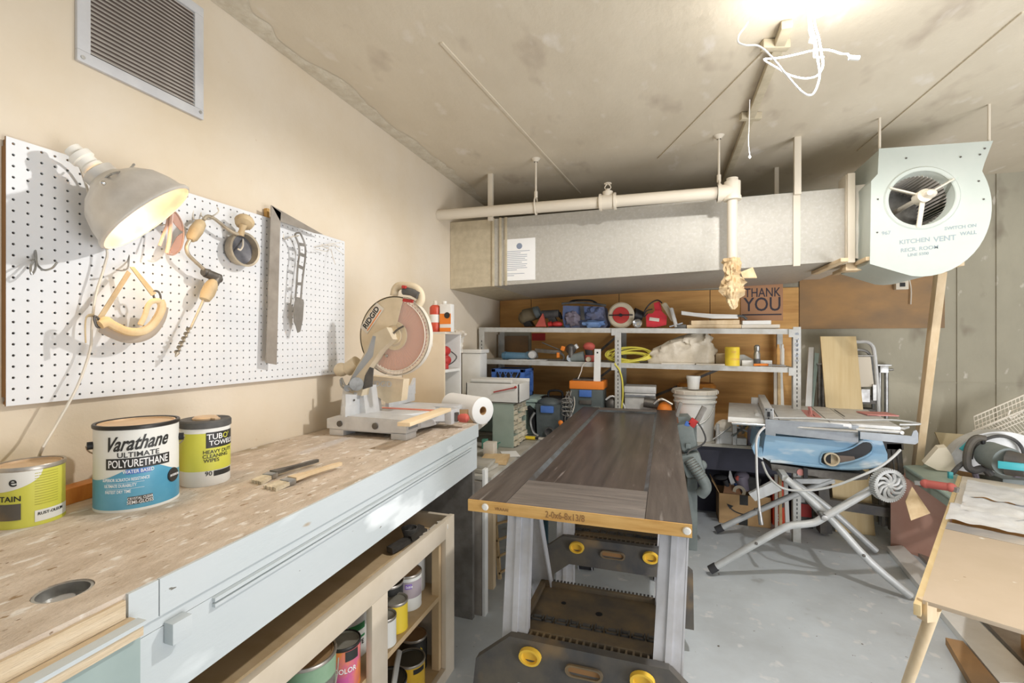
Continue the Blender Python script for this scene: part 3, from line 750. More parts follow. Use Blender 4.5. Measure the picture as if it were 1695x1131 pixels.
# ---------------------------------------------------------------- hooks
def hook(pts, lab, r=.0022, X=-1.41, m='steel', xs=None):
    n = len(pts); P_ = [at(*p, X=(xs[i] if xs else X)) for i, p in enumerate(pts)]
    return single('peg_hook', MB().tube(P_, r, 6), m, lab, 'hook', P_[0], 'hooks on the pegboard')
h = T('peg_hook', 'large empty double wire hook low at the near end of the pegboard', 'hook', at(58, 415, X=PX), 'hooks on the pegboard')
h.part('double_wire', MB().tube([at(*p, X=x) for p, x in (((58, 413), PX-.004), ((60, 428), -1.40), ((58, 446), -1.375), ((52, 454), -1.36), ((51, 440), -1.37), ((56, 432), -1.395))], .0024, 6)
       .tube([at(*p, X=x) for p, x in (((58, 413), PX-.004), ((61, 436), -1.40), ((72, 447), -1.37), ((86, 444), -1.345), ((95, 434), -1.335))], .0024, 6)
       .tube([at(52, 432, X=PX+.004), at(58, 430, X=PX+.006), at(61, 436, X=-1.40)], .002, 6), 'steel')
hook([(213, 418), (213, 432), (211, 444), (203, 448), (193, 447)], 'slim wire hook holding the strapped goggles', xs=[PX-.003, PX+.004, -1.385, -1.37, -1.36])
hook([(267, 352), (266, 372), (272, 372), (285, 372)], 'wire hook carrying the tinted safety glasses', xs=[PX-.003, PX+.003, -1.40, -1.36], m='off_white')
hook([(320, 344), (320, 362), (332, 364), (345, 360), (355, 356), (362, 350), (360, 344)], 'upper wire hook carrying the hand brace', xs=[PX-.003, PX+.003, -1.40, -1.38, -1.35, -1.34, -1.35], m='off_white')
hook([(333, 348), (333, 357), (343, 363), (356, 361)], 'short wire hook beside the hand brace', xs=[PX-.003, PX+.003, -1.39, -1.36], m='off_white')
hook([(402, 396), (402, 407), (398, 414), (394, 412)], 'bent hook through the round metal pan', r=.003, xs=[-1.40, -1.375, -1.362, -1.36], m='off_white')
hook([(469, 384), (470, 396), (478, 394), (488, 391), (496, 390)], 'wire hook holding the slotted steel scraper', xs=[PX-.003, PX+.004, -1.39, -1.37, -1.35], m='off_white')
# bundle of spare wire hooks at the far end
t = T('hook_rack', 'bundle of spare wire hooks sticking out at the far end of the pegboard', 'hook', at(540, 405, X=PX))
for k, pts in enumerate((((520, 409), (545, 404), (566, 401)), ((521, 412), (540, 416), (544, 411), (530, 408)), ((532, 405), (552, 407), (566, 409)), ((540, 412), (552, 404), (560, 410)), ((548, 412), (551, 425), (555, 438)), ((554, 410), (564, 418), (570, 422)))):
    t.part('wire', MB().tube([at(*p, X=PX+.004+.02*i+.004*k) for i, p in enumerate(pts)], .0013, 5), 'off_white')
# ---------------------------------------------------------------- safety glasses
mat('tint_lens', (206, 160, 140), .2, alpha=.75)
mat('pink_plastic', (196, 158, 140), .35)
gX = -1.372
t = T('safety_glasses', 'pink tinted safety glasses hanging folded behind the lamp rim', 'glasses', at(285, 420, X=gX))
def px_slab(pts, X, th=.003, axis=0):
    return MB().slab([at(*p, X=X) for p in pts], (th, 0, 0))
t.part('lens', px_slab([(281, 348), (293, 355), (301, 370), (303, 384), (296, 380), (288, 371), (282, 360)], gX), 'tint_lens')
t.part('lens', px_slab([(301, 386), (303, 398), (298, 412), (289, 421), (279, 420), (285, 406), (292, 392)], gX), 'tint_lens')
t.part('frame', MB().tube([at(x, y, X=gX+.004) for x, y in ((279, 346), (291, 352), (300, 366), (304, 382), (303, 400), (298, 414), (287, 422), (276, 420))], .0022, 6), 'pink_plastic')
t.part('temple', MB().tube([at(x, y, X=gX+.012) for x, y in ((281, 350), (277, 370), (270, 390), (264, 407))], .004, 6, flat=.4), 'pink_plastic')
t.part('temple', MB().tube([at(x, y, X=gX+.02) for x, y in ((284, 352), (282, 378), (280, 400), (276, 419))], .005, 6, flat=.4), 'pink_plastic')
# ---------------------------------------------------------------- hand brace with auger
mat('brace_steel', (200, 188, 166), .4, .45, col2=(160, 148, 130), scale=12)
mat('brace_wood', (208, 186, 148), .6, col2=(176, 152, 116), scale=10)
bX = -1.365
t = T('hand_brace', 'old hand brace drill with a spiral auger bit hanging on the pegboard', 'brace', at(300, 600, X=bX))
bp = lambda x, y, X=bX: at(x, y, X=X)
t.part('crank_frame', MB().tube([bp(398, 388), bp(388, 386), bp(372, 376), bp(356, 363), bp(344, 358), bp(337, 364)], .0055, 10)
       .tube([bp(314, 397), bp(309, 408), bp(311, 420), bp(322, 432), bp(342, 450)], .0055, 10), 'brace_steel')
def turned(prof, p, q, X0, X1=None, seg=20):
    a, b = at(*p, X=X0), at(*q, X=X1 or X0); l = (b-a).length
    M = MB().frame_of(b-a); M.translation = a
    return MB().lathe([(r, z*l) for r, z in prof], seg, M)
t.part('crank_handle', turned([(0, 0), (.010, .01), (.016, .12), (.019, .5), (.016, .88), (.010, .99), (0, 1)], (334, 366), (315, 398), bX), 'brace_wood', label='worn wooden crank handle')
t.part('head_neck', turned([(.011, 0), (.009, .5), (.012, 1)], (398, 390), (403, 372), bX, bX+.01), 'brace_wood')
t.part('head_knob', turned([(0, 0), (.026, .05), (.031, .35), (.027, .75), (.012, 1), (0, 1)], (406, 363), (403, 374), bX+.0, bX+.01), 'brace_wood', label='round wooden head knob')
t.part('ratchet', MB().cyl(bp(336, 450), bp(346, 452), .012).cyl(bp(340, 452), bp(363, 461), .014).ell(bp(361, 462), (.014, .014, .014), 12).cyl(bp(360, 457), bp(354, 470), .014), 'dark_steel')
t.part('chuck', turned([(.010, 0), (.014, .05), (.019, .3), (.020, .65), (.015, .95), (.008, 1), (0, 1)], (354, 464), (338, 498), bX), 'brace_wood')
a, b = bp(337, 497), bp(315, 545); t.part('bit_shank', MB().cyl(a, b, .004, .0034), 'brace_steel')
a, b = bp(315, 543), bp(294, 584); u = (b-a); l = u.length; u.normalize(); M = MB().frame_of(u)
m = MB(); m.cyl(a, b, .0025, seg=8)
def aug(uu, vv):
    ang = uu*2*math.pi*5.5; r = .002+.0075*vv
    return a+u*(uu*l)+(M.to_3x3() @ Vector((r*math.cos(ang), r*math.sin(ang), 0)))
m.grid(aug, 70, 1)
def aug2(uu, vv): return aug(uu, vv)+u*.003
m.grid(aug2, 70, 1)
m.cyl(b, b+u*.014, .007, .0015, 8)
t.part('auger_bit', m, 'brace_steel')
# ---------------------------------------------------------------- round pan
c = at(395, 414, X=-1.405); rp = 29.5/ppm(c)/1.12
mat('pan_inside', (128, 128, 132), .35, .5, col2=(86, 86, 92), scale=14)
t = T('round_pan', 'round dark metal pan hooked on the pegboard beside the hand brace', 'pan', c)
M = basis(c, (0, 1, 0), (0, 0, 1), (1, 0, 0))
t.part('bowl', MB(M).lathe([(rp*.86, -.008), (rp*.97, .0), (rp, .028), (rp+.004, .031), (rp+.004, .033), (rp*.94, .032), (rp*.90, .008), (rp*.9, .006)], 36), 'brace_steel')
t.part('bottom', MB(M).lathe([(0, -.008), (rp*.88, -.008), (rp*.9, .007), (rp*.6, .005), (0, .004)], 36), 'pan_inside', label='dark scuffed pan bottom')
# ---------------------------------------------------------------- goggles
mat('goggle_foam', (238, 214, 172), .8, col2=(220, 186, 136), scale=14)
mat('goggle_strap', (168, 148, 118), .8, col2=(206, 186, 150), scale=9)
t = T('strapped_goggles', 'amber rimmed safety goggles hung by their strap under the lamp', 'goggles', at(215, 560, X=-1.36))
gx_ = -1.345
def band(pts, wd, th, X, XX=None):
    P_ = [at(*p, X=X+(XX-X)*i/(len(pts)-1) if XX else X) for i, p in enumerate(pts)]; return MB().tube(P_, wd, 10, flat=th, up=(1, 0, 0))
t.part('foam_rim', band([(166, 538), (178, 534), (192, 541), (212, 549), (234, 549), (250, 540), (262, 524), (268, 508), (265, 498)], .011, .8, gx_+.02), 'goggle_foam')
t.part('foam_rim', band([(265, 498), (252, 499), (244, 508), (240, 522), (232, 538)], .007, .7, gx_+.03), 'goggle_foam')
t.part('foam_rim', band([(166, 538), (170, 529), (180, 529), (190, 538)], .006, .7, gx_+.012), 'goggle_foam')
mat('goggle_lens', (190, 176, 160), .2, alpha=.85)
t.part('lens', band([(168, 542), (186, 551), (208, 559), (232, 558), (252, 548), (266, 528), (271, 508)], .014, .35, gx_-.004), 'goggle_lens')
t.part('strap', MB().slab([at(158, 530, X=gx_), at(166, 533, X=gx_), at(216, 453, X=-1.37), at(210, 448, X=-1.37)], (.003, 0, 0)), 'goggle_strap')
t.part('strap', MB().slab([at(214, 442, X=-1.37), at(221, 442, X=-1.37), at(258, 486, X=gx_+.01), at(250, 490, X=gx_+.01)], (.003, 0, 0)), 'goggle_strap')
t.part('strap_end', MB().tube([at(155, 522, X=gx_), at(144, 524, X=gx_), at(141, 540, X=gx_), at(142, 568, X=gx_)], .006, 8, flat=.25), 'goggle_strap')
t.part('buckle', MB().tube([at(x, y, X=gx_+.008) for x, y in ((254, 483), (262, 483), (266, 492), (263, 500), (256, 495))], .003, 6, True), 'dark_steel')
t.part('buckle', MB().tube([at(x, y, X=gx_+.008) for x, y in ((156, 524), (163, 528), (166, 541), (160, 540))], .003, 6, True), 'dark_steel')
# ---------------------------------------------------------------- framing square
mat('square_steel', (168, 160, 150), .45, .35, col2=(146, 138, 128), scale=10)
qX = -1.385
t = T('framing_square', 'large grey steel framing square hung over the pegboard edge', 'square', at(445, 604, X=qX))
m = MB().slab([at(x, y, X=qX) for x, y in ((448, 340), (464, 352), (463, 370), (457, 604), (439.5, 601))], (.003, 0, 0))
t.part('blade', m, 'square_steel')
t.part('tongue', MB().slab([at(x, y, X=qX) for x, y in ((448.5, 340), (534, 388.5), (520, 386), (463, 366.5))], (.003, 0, 0)), 'square_steel')
t2 = single('wood_shim', MB().box2(at(437, 345, X=PX-.016), at(446, 362, X=PX-.002)), 'door_core', 'small brown wood block behind the framing square at the top edge', 'block')
# ---------------------------------------------------------------- slotted scraper
cX = -1.372
t = T('slotted_scraper', 'grey steel scraper with a slotted curved handle hanging near the square', 'scraper', at(492, 552, X=cX))
lft = [(488, 390), (494, 404), (495.5, 420), (493, 440), (491, 470), (489, 494)]
rgt = [(499, 390), (505, 406), (505.5, 424), (503, 445), (500, 470), (498, 496)]
for q in (lft, rgt): t.part('handle_rail', MB().tube([at(*p, X=cX) for p in q], .0035, 6), 'tool_grey')
t.part('handle_end', MB().tube([at(*p, X=cX) for p in ((488, 391), (490, 386.5), (496, 386), (499.5, 391))], .0038, 6), 'tool_grey')
for i in range(6):
    k = i/5; j = k*(len(lft)-1); a = int(min(j, len(lft)-2)); u = j-a
    L_ = [lft[a][n]*(1-u)+lft[a+1][n]*u for n in (0, 1)]; R_ = [rgt[a][n]*(1-u)+rgt[a+1][n]*u for n in (0, 1)]
    if i: t.part('handle_tie', MB().beam(at(*L_, X=cX), at(*R_, X=cX), .004, .012), 'tool_grey')
t.part('scraper_blade', MB().slab([at(*p, X=cX-.001) for p in ((489, 494), (501, 496), (502, 501), (500, 530), (496, 549), (492, 551), (489, 540), (486, 533), (485, 512))], (.004, 0, 0)), 'tool_grey')

# ---------------------------------------------------------------- paint cans on the bench
mat('can_tin', (196, 190, 180), .35, .7, col2=(168, 160, 150), scale=16)
mat('can_dark_rim', (62, 60, 58), .4, .5)
mat('lid_tan', (216, 190, 158), .5, .2, col2=(198, 170, 138), scale=9)
mat('label_white', (232, 232, 226), .45)
mat('label_blue', (70, 150, 186), .4, col2=(110, 176, 204), scale=5)
mat('label_black', (50, 50, 48), .45)
mat('label_lime', (206, 204, 76), .45, col2=(214, 212, 92), scale=7)
def cyl_text(m, body, size, c, R_, z, a_mid, ws=1, ext=.0003):
    # text wrapped on a cylinder; a_mid = the angle facing the reader
    return m.text(body, size, lambda x, y, zz: (c[0]+(R_+.0006+zz)*math.cos(a_mid+x/R_), c[1]+(R_+.0006+zz)*math.sin(a_mid+x/R_), z+y), ext, ws)
def facing(c, off=0):   # angle pointing from the can to the camera
    return math.atan2(-c[1], -c[0])+off
def patch(m, c, R_, z0, z1, a0, a1, th=.0008, zf=None, n=20):
    def fn(u, v):
        a = a0+(a1-a0)*u; zz0 = z0 if not zf else zf(u)
        return (c[0]+(R_+th)*math.cos(a), c[1]+(R_+th)*math.sin(a), zz0+(z1-zz0)*v)
    m.grid(fn, n, 1); return m
def can(name, label, cx_, cy_, z, R_, h, body, lid='lid_tan', rim='can_tin', group=None, handle=None, lidz=.006, cat='can', base='can_tin'):
    t = T(name, label, cat, (cx_, cy_, z), group)
    M = TR(cx_, cy_, z)
    t.part('body', MB(M).lathe([(0, .002), (R_*.97, .002), (R_*.97, 0), (R_*1.012, 0), (R_*1.015, .004), (R_, .007), (R_, h-.008)], 40), body)
    t.part('rim', MB(M).lathe([(R_, h-.009), (R_*1.03, h-.007), (R_*1.035, h-.001), (R_*1.02, h+.001), (R_*.95, h+.0005), (R_*.94, h-lidz)], 40), rim)
    t.part('lid', MB(M).lathe([(R_*.94, h-lidz), (R_*.92, h-.001), (R_*.88, h-.001), (R_*.86, h-.005), (0, h-.005)], 40), lid)
    return t
# big white and blue gallon
c = (-1.175, .772); Rg, hg = .082, .196
c0_ = at(228, 845, Z=BZ); dirv = Vector((c0_.x, c0_.y)).normalized(); c = (c0_.x+dirv.x*Rg*.98, c0_.y+dirv.y*Rg*.98)
fa = facing(c)
t = can('paint_can', 'white and blue gallon can of clear semi-gloss polyurethane beside the wipes tub', c[0], c[1], BZ, Rg, hg, 'label_white', rim='can_dark_rim')
HB = BZ
m = MB(); patch(m, c, Rg, HB+.012, HB+.105, fa-1.7, fa+1.9, .0004, n=48)
def wave_top(u): return None
mm_ = MB()
def blue_fn(u, v):
    a = fa-1.75+3.5*u; top = .072+.034*math.exp(-((u-.54)/.2)**2); return (c[0]+(Rg+.0005)*math.cos(a), c[1]+(Rg+.0005)*math.sin(a), HB+.006+(top-.006)*v)
t.part('blue_label', MB().grid(blue_fn, 60, 1), 'label_blue'); m.b.free()
m = MB(); patch(m, c, Rg, HB+.098, HB+.123, fa-.74, fa+.80, .0011)
t.part('black_banner', m, 'label_black')
m = MB(); patch(m, c, Rg, HB+.086, HB+.097, fa-.26, fa+.30, .0012); t.part('blue_banner', m, 'blue')
m = MB(); patch(m, c, Rg, HB+.016, HB+.034, fa-.22, fa+.34, .0010); t.part('grey_badge', m, 'dark_steel')
m = MB(); cyl_text(m, 'POLYURETHANE', .0245, c, Rg+.001, HB+.110, fa+.03, .64)
cyl_text(m, 'WATER BASED', .011, c, Rg+.001, HB+.0915, fa+.02, .8)
for i, s_ in enumerate(('SUPERIOR SCRATCH RESISTANCE', 'ULTIMATE DURABILITY', 'FASTEST DRY TIME')):
    wdt = (.45, .33, .28)[i]; cyl_text(m, s_, .0098, c, Rg, HB+.074-i*.0135, fa-.80+wdt+.06, .62)
for i in range(2): patch(m, c, Rg, HB+.0665-i*.0135, HB+.0671-i*.0135, fa-.74, fa+.15, .0009)
cyl_text(m, 'CRYSTAL CLEAR', .008, c, Rg+.001, HB+.029, fa+.06, .8); cyl_text(m, 'SEMI-GLOSS', .011, c, Rg+.001, HB+.0205, fa+.06, .85)
t.part('white_print', m, 'white_ink', stuff=False)
m = MB(); m.text('Varathane', .046, lambda x, y, zz: (c[0]+(Rg+.0006+zz)*math.cos(fa+.02+(x*.66+y*.3)/Rg), c[1]+(Rg+.0006+zz)*math.sin(fa+.02+(x*.66+y*.3)/Rg), HB+.156+y+x*.03), bold=.02); cyl_text(m, 'ULTIMATE', .0165, c, Rg, HB+.130, fa+.02, 1.05)
t.part('dark_print', m, 'label_black', label='black lettering reading Varathane ULTIMATE POLYURETHANE')
a = fa+.95; q = Vector((c[0]+(Rg+.001)*math.cos(a), c[1]+(Rg+.001)*math.sin(a), HB+.064))
Mb = basis(q, (-math.sin(a), math.cos(a), 0), (0, 0, 1), (math.cos(a), math.sin(a), 0))
t.part('oval_badge', MB(Mb).lathe([(0, .003), (.016, .0022), (.017, .001), (.017, -.002)], 24), 'label_black')
m = MB(Mb); m.text('INTERIOR', .0075, lambda x, y, z: (x*.9, y, .0035+z)); t.part('badge_print', m, 'white_ink')
for s_ in (-1, 1):
    a = fa+s_*1.45+.0; q = Vector((c[0]+Rg*math.cos(a), c[1]+Rg*math.sin(a), HB+hg*.76))
    n_ = Vector((math.cos(a), math.sin(a), 0)); t.part('handle_ear', MB().cyl(q-n_*.004, q+n_*.010, .009, seg=12), 'black')
aa = [fa+s_*1.45 for s_ in (-1, 1)]
pts = []
for i in range(13):
    u = i/12; a = aa[1]+(2*math.pi-2.9)*u
    pts.append((c[0]+(Rg+.011)*math.cos(a), c[1]+(Rg+.011)*math.sin(a), HB+hg*.76-.055*math.sin(u*math.pi)))
t.part('bail', MB().tube(pts, .0018, 6, sm=2), 'can_tin')
# wipes tub
c0_ = at(340, 806, Z=BZ); dirv = Vector((c0_.x, c0_.y)).normalized(); Rt, ht = .0595, .172; c = (c0_.x+dirv.x*Rt*.95, c0_.y+dirv.y*Rt*.95); fa = facing(c)
t = T('wipes_tub', 'white tub of heavy duty cleaning wipes with yellow label and black lid', 'tub', (c[0], c[1], BZ)); M = TR(c[0], c[1], BZ)
t.part('body', MB(M).lathe([(0, 0), (Rt*.96, 0), (Rt, .004), (Rt, ht-.016), (Rt*.97, ht-.01)], 36), 'white_pl')
t.part('lid', MB(M).lathe([(Rt*1.0, ht-.017), (Rt*1.05, ht-.015), (Rt*1.05, ht), (Rt*1.0, ht+.004), (Rt*.9, ht+.002), (0, ht+.002)], 36), 'black_dusty')
t.part('flip_cap', MB(M @ TR(.0, 0, 0)).lathe([(0, ht+.010), (.026, ht+.010), (.031, ht+.006), (.031, ht+.002)], 24).box((.036, .0, ht+.005), (.02, .016, .006), None, .001), 'lid_tan')
m = MB(); patch(m, c, Rt, BZ+.042, BZ+.143, fa-1.9, fa+1.9, .0006, n=40); t.part('yellow_label', m, 'label_lime')
m = MB(); patch(m, c, Rt, BZ+.103, BZ+.145, fa+.02, fa+1.5, .0011); t.part('black_label', m, 'label_black'); m = MB(); patch(m, c, Rt, BZ+.026, BZ+.040, fa+.32, fa+1.3, .0009); t.part('black_label', m, 'label_black')
m = MB()
cyl_text(m, 'TUB', .021, c, Rt+.0012, BZ+.132, fa+.37, 1.0); cyl_text(m, 'TOWELS', .018, c, Rt+.0012, BZ+.115, fa+.72, 1.0)
t.part('white_print', m, 'white_ink')
m = MB(); cyl_text(m, "O'", .021, c, Rt+.0012, BZ+.132, fa+.88, 1.0); t.part('yellow_print', m, 'label_lime')
m = MB()
for i, (s_, o) in enumerate((('HEAVY DUTY', .74), ('CLEANING', .60), ('WIPES', .40))): cyl_text(m, s_, .0135, c, Rt+.0006, BZ+.092-i*.0115, fa+o-.16, 1.0)
cyl_text(m, '90', .017, c, Rt, BZ+.034, fa+.12, 1.0)
t.part('black_print', m, 'label_black')
# near lime yellow can, half out of frame
c0_ = at(50, 872, Z=BZ); dirv = Vector((c0_.x, c0_.y)).normalized(); Rn, hn = .056, .126; c = (c0_.x+dirv.x*Rn*.97, c0_.y+dirv.y*Rn*.97); fa = facing(c)
t = can('paint_can', 'lime yellow quart can of wood finish at the near end of the bench', c[0], c[1], BZ, Rn, hn, 'label_lime', lid='lid_tan', rim='can_tin')
m = MB()
def arc_fn(u, v):
    a = fa-1.2+1.55*u; low = .118-.042*math.sqrt(max(0, 1-(u*1.0)**2)) ; return (c[0]+(Rn+.0006)*math.cos(a), c[1]+(Rn+.0006)*math.sin(a), BZ+low+(.118-low)*v)
m.grid(arc_fn, 24, 1); t.part('white_label', m, 'label_white')
m = MB(); patch(m, c, Rn, BZ+.008, BZ+.032, fa+.12, fa+1.4, .0007)
t.part('white_label', m, 'label_white')
m = MB(); cyl_text(m, 'e', .03, c, Rn+.0006, BZ+.098, fa-.46, 1); cyl_text(m, 'STAIN', .016, c, Rn, BZ+.062, fa-.62, 1); cyl_text(m, 'RUST-OLEUM', .0085, c, Rn+.0007, BZ+.024, fa+.62, .95)
t.part('black_print', m, 'label_black')
m = MB(); patch(m, c, Rn, BZ+.018, BZ+.052, fa-1.3, fa-.24, .0008); t.part('wood_sample', m, 'horse_plastic', label='dark printed wood sample panel')
m = MB()
for i in range(13): patch(m, c, Rn, BZ+.044+i*.0055, BZ+.0455+i*.0055, fa+.12, fa+.85, .0006)
mat('lime_dim', (182, 178, 70), .5); t.part('fine_print', m, 'lime_dim')
# orange wood block behind the can
a, b = at(108, 838, Z=BZ), at(160, 822, Z=BZ)
mat('amber_wood', (220, 150, 70), .45, col2=(196, 122, 52), scale=6, stretch=(1, 4, 1))
d_ = (b-a).normalized(); ctr = a+d_*.11+Vector((-d_.y, d_.x, 0))*.022
single('wood_block', MB().box((ctr.x, ctr.y, BZ+.019), (.22, .044, .038), math.atan2(d_.y, d_.x), .002), 'amber_wood', 'amber varnished wood block behind the blue and white can', 'block', (ctr.x, ctr.y, BZ))
# ---------------------------------------------------------------- brushes
mat('bristle', (226, 214, 190), .9, col2=(190, 176, 150), scale=40, stretch=(1, 1, 1))
def brush(tip, ferr, end, wpx, lab, hm):
    a, b, e = at(*tip, Z=BZ+.006), at(*ferr, Z=BZ+.010), at(*end, Z=BZ+.010)
    u = (e-b).normalized(); n_ = Vector((-u.y, u.x, 0)); w_ = wpx
    t = T('paintbrush', lab, 'brush', (b.x, b.y, BZ), 'paintbrushes on the bench')
    mid = b+(a-b)*.35
    m = MB()
    for k in range(9):
        o = (k/8-.5); p0 = mid+n_*o*w_*.95; p1 = a+n_*o*w_*1.15+(b-a)*(.06*((k*7) % 5)/5)
        m.beam(p0, p1+Vector((0, 0, -.002)), w_/8.2, .010)
    t.part('bristles', m, 'bristle')
    t.part('ferrule', MB().beam(mid, b, w_, .014, .002), 'steel')
    m = MB(); prev = None; st_ = [(0, .46), (.12, .40), (.3, .24), (.55, .20), (.85, .26), (1, .16)]
    for (u0, w0), (u1, w1) in zip(st_, st_[1:]):
        p, q = b+(e-b)*u0, b+(e-b)*u1
        m.slab([p+n_*w_*w0, p-n_*w_*w0, q-n_*w_*w1, q+n_*w_*w1], (0, 0, .009))
    t.part('handle', m, hm)
brush((424, 798), (452, 785), (526, 765), .034, 'dark handled paintbrush, the farther of two lying on the bench', 'dark_steel')
brush((446, 808), (483, 795), (564, 770), .040, 'pale wooden handled paintbrush, the nearer of two lying on the bench', 'pine')
# ---------------------------------------------------------------- miter saw on the bench
mat('cast_alu', (222, 224, 226), .45, .3, col2=(204, 206, 208), scale=10)
mat('saw_dusty', (214, 202, 178), .6, col2=(196, 182, 156), scale=7)
mat('saw_beige', (228, 212, 184), .55, col2=(206, 190, 160), scale=6)
mat('saw_grey', (176, 180, 184), .5, .2, col2=(150, 156, 162), scale=8)
mat('guard_clear', (240, 226, 212), .25, alpha=.3)
mat('blade_pink', (232, 140, 112), .4, col2=(222, 124, 98), scale=5)
z = BZ
ms = T('miter_saw', 'dusty compound miter saw with a raised orange-red blade at the bench end', 'saw', (-1.15, 1.7, z))
ybl = 1.72
def A(px, py, Y): return at(px, py, Y=Y)
def V2(x, y, zz): return Vector((x, y, zz))
# base castings
def block(x0, x1, y0_, y1_, z0_, z1_, bev=.004): return MB().box2((x0, y0_, z0_), (x1, y1_, z1_), bev)
fL = at(590, 735, Z=z); 
xb0, xb1 = -1.33, -.965         # base depth from wall to front
yb0, yb1 = 1.585, 2.12
m = block(xb0, xb1, yb0+.02, yb0+.11, z+.022, z+.055).box2((xb0, yb0+.02, z), (xb0+.07, yb0+.10, z+.03), .003).box2((xb1-.07, yb0+.02, z), (xb1, yb0+.10, z+.03), .003)
ms.part('base_foot', m, 'cast_alu')
m = MB()
m.slab([(xb0-.005, yb0+.012, z+.03), (xb1+.005, yb0+.012, z+.03), (xb1+.005, yb0+.012, z+.082), (xb0+.05, yb0+.012, z+.086), (xb0-.005, yb0+.012, z+.07)], (0, .115, 0))
ms.part('left_table', m, 'cast_alu')
ms.part('table_rivets', MB().cyl((-1.10, yb0+.006, z+.052), (-1.10, yb0+.016, z+.052), .013).cyl((-1.27, yb0+.006, z+.052), (-1.27, yb0+.016, z+.052), .012), 'dark_steel')
ms.part('rating_plate', MB().box2((xb1+.004, yb0+.03, z+.042), (xb1+.0065, yb0+.10, z+.078)), 'saw_grey')
m = block(xb0, xb1+.01, 2.02, yb1, z+.0, z+.078); ms.part('right_table', m, 'cast_alu')
tc_ = V2(-1.16, 1.86, z)
ms.part('turntable', MB(TR(tc_)).lathe([(0, .082), (.168, .082), (.172, .078), (.172, .05), (.16, .047), (.158, .03), (.0, .03)], 48), 'cast_alu')
ms.part('turntable_ring', MB(TR(tc_)).lathe([(.158, .046), (.186, .044), (.192, .038), (.192, .02), (.17, .012), (0, .012)], 48), 'cast_alu')
ms.part('kerf_insert', MB().box2((-1.30, ybl+.125, z+.082), (-.93, ybl+.155, z+.0845)), 'blade_pink')
# arm with the red miter lock
ms.part('miter_arm', MB().slab([(-1.05, 1.80, z+.035), (-.92, 1.885, z+.035), (-.92, 1.955, z+.035), (-1.05, 1.94, z+.035)], (0, 0, .045)).box2((-.932, 1.875, z+.02), (-.90, 1.965, z+.085), .004), 'cast_alu')
ms.part('lock_lever', MB().box2((-.90, 1.905, z+.03), (-.885, 1.925, z+.07), .002), 'dark_steel')
ms.part('miter_lock_knob', MB().lat((-.905, 1.92, z+.045), (1, .05, .0), [(0, 0), (.012, .001), (.013, .02), (.019, .03), (.021, .048), (.019, .06), (.010, .068), (0, .069)], 16), 'red_grip', label='red rubber miter lock knob')
# fences: low wall and stepped upper fence
def fence(y0_, y1_, x=-1.24): 
    return x
xF_ = -1.235
ms.part('fence', MB().slab([(xF_, yb0+.0, z+.082), (xF_, 1.80, z+.082), (xF_, 1.80, z+.125), (xF_, yb0, z+.125)], (-.018, 0, 0)), 'cast_alu')
ms.part('sliding_fence', MB().slab([(xF_-.002, yb0+.005, z+.118), (xF_-.002, 1.775, z+.118), (xF_-.002, 1.77, z+.15), (xF_-.002, 1.72, z+.215), (xF_-.002, 1.685, z+.21), (xF_-.002, 1.66, z+.165), (xF_-.002, yb0+.005, z+.175)], (-.016, 0, 0)), 'cast_alu')
ms.part('fence', MB().slab([(xF_, 1.90, z+.082), (xF_, 2.14, z+.082), (xF_, 2.14, z+.125), (xF_, 1.90, z+.125)], (-.018, 0, 0)), 'cast_alu')
ms.part('sliding_fence', MB().slab([(xF_-.002, 1.915, z+.118), (xF_-.002, 2.15, z+.118), (xF_-.002, 2.15, z+.20), (xF_-.002, 2.12, z+.165), (xF_-.002, 1.96, z+.15), (xF_-.002, 1.915, z+.17)], (-.016, 0, 0)), 'cast_alu')
ms.part('fence_screws', MB().cyl((xF_, 1.64, z+.145), (xF_+.004, 1.64, z+.145), .004, seg=8).cyl((xF_, 1.72, z+.15), (xF_+.004, 1.72, z+.15), .004, seg=8), 'dark_steel')
# pivot arm from the rear low to the hub
Ya = ybl-.055
arm = [(572, 648), (598, 656), (606, 615), (630, 580), (650, 562), (640, 542), (618, 553), (600, 590), (582, 622)]
ms.part('swing_arm', MB().slab([A(x, y, Ya) for x, y in arm], (0, .05, 0)), 'saw_dusty')
ms.part('arm_groove', MB().slab([A(x, y, Ya-.001) for x, y in ((617, 556), (622, 557), (617, 590), (592, 620), (574, 640), (590, 610), (608, 582))], (0, .004, 0)), 'saw_grey')
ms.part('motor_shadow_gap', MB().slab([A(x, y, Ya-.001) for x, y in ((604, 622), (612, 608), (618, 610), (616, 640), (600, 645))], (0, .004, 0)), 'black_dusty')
q0, q1 = A(553, 612, ybl-.03), A(588, 604, ybl-.03)
ms.part('rear_knob', MB().cyl(A(575, 612, ybl-.02), A(592, 600, ybl-.02), .03).ell(A(565, 612, ybl-.03), (.034, .03, .03), 16), 'saw_beige')
ms.part('bevel_bracket', MB().tube([A(565, 626, ybl-.08), A(572, 640, ybl-.08), A(583, 646, ybl-.08)], .005, 6).tube([A(564, 628, ybl-.08), A(566, 640, ybl-.08), A(575, 645, ybl-.08)], .005, 6).cyl(A(590, 636, ybl-.085), A(590, 636, ybl-.02), .028).cyl(A(575, 643, ybl-.085), A(575, 643, ybl-.03), .014), 'steel')
ms.part('bevel_post', MB().slab([A(x, y, ybl-.04) for x, y in ((568, 640), (600, 640), (606, 690), (562, 695))], (0, .12, 0)), 'cast_alu')
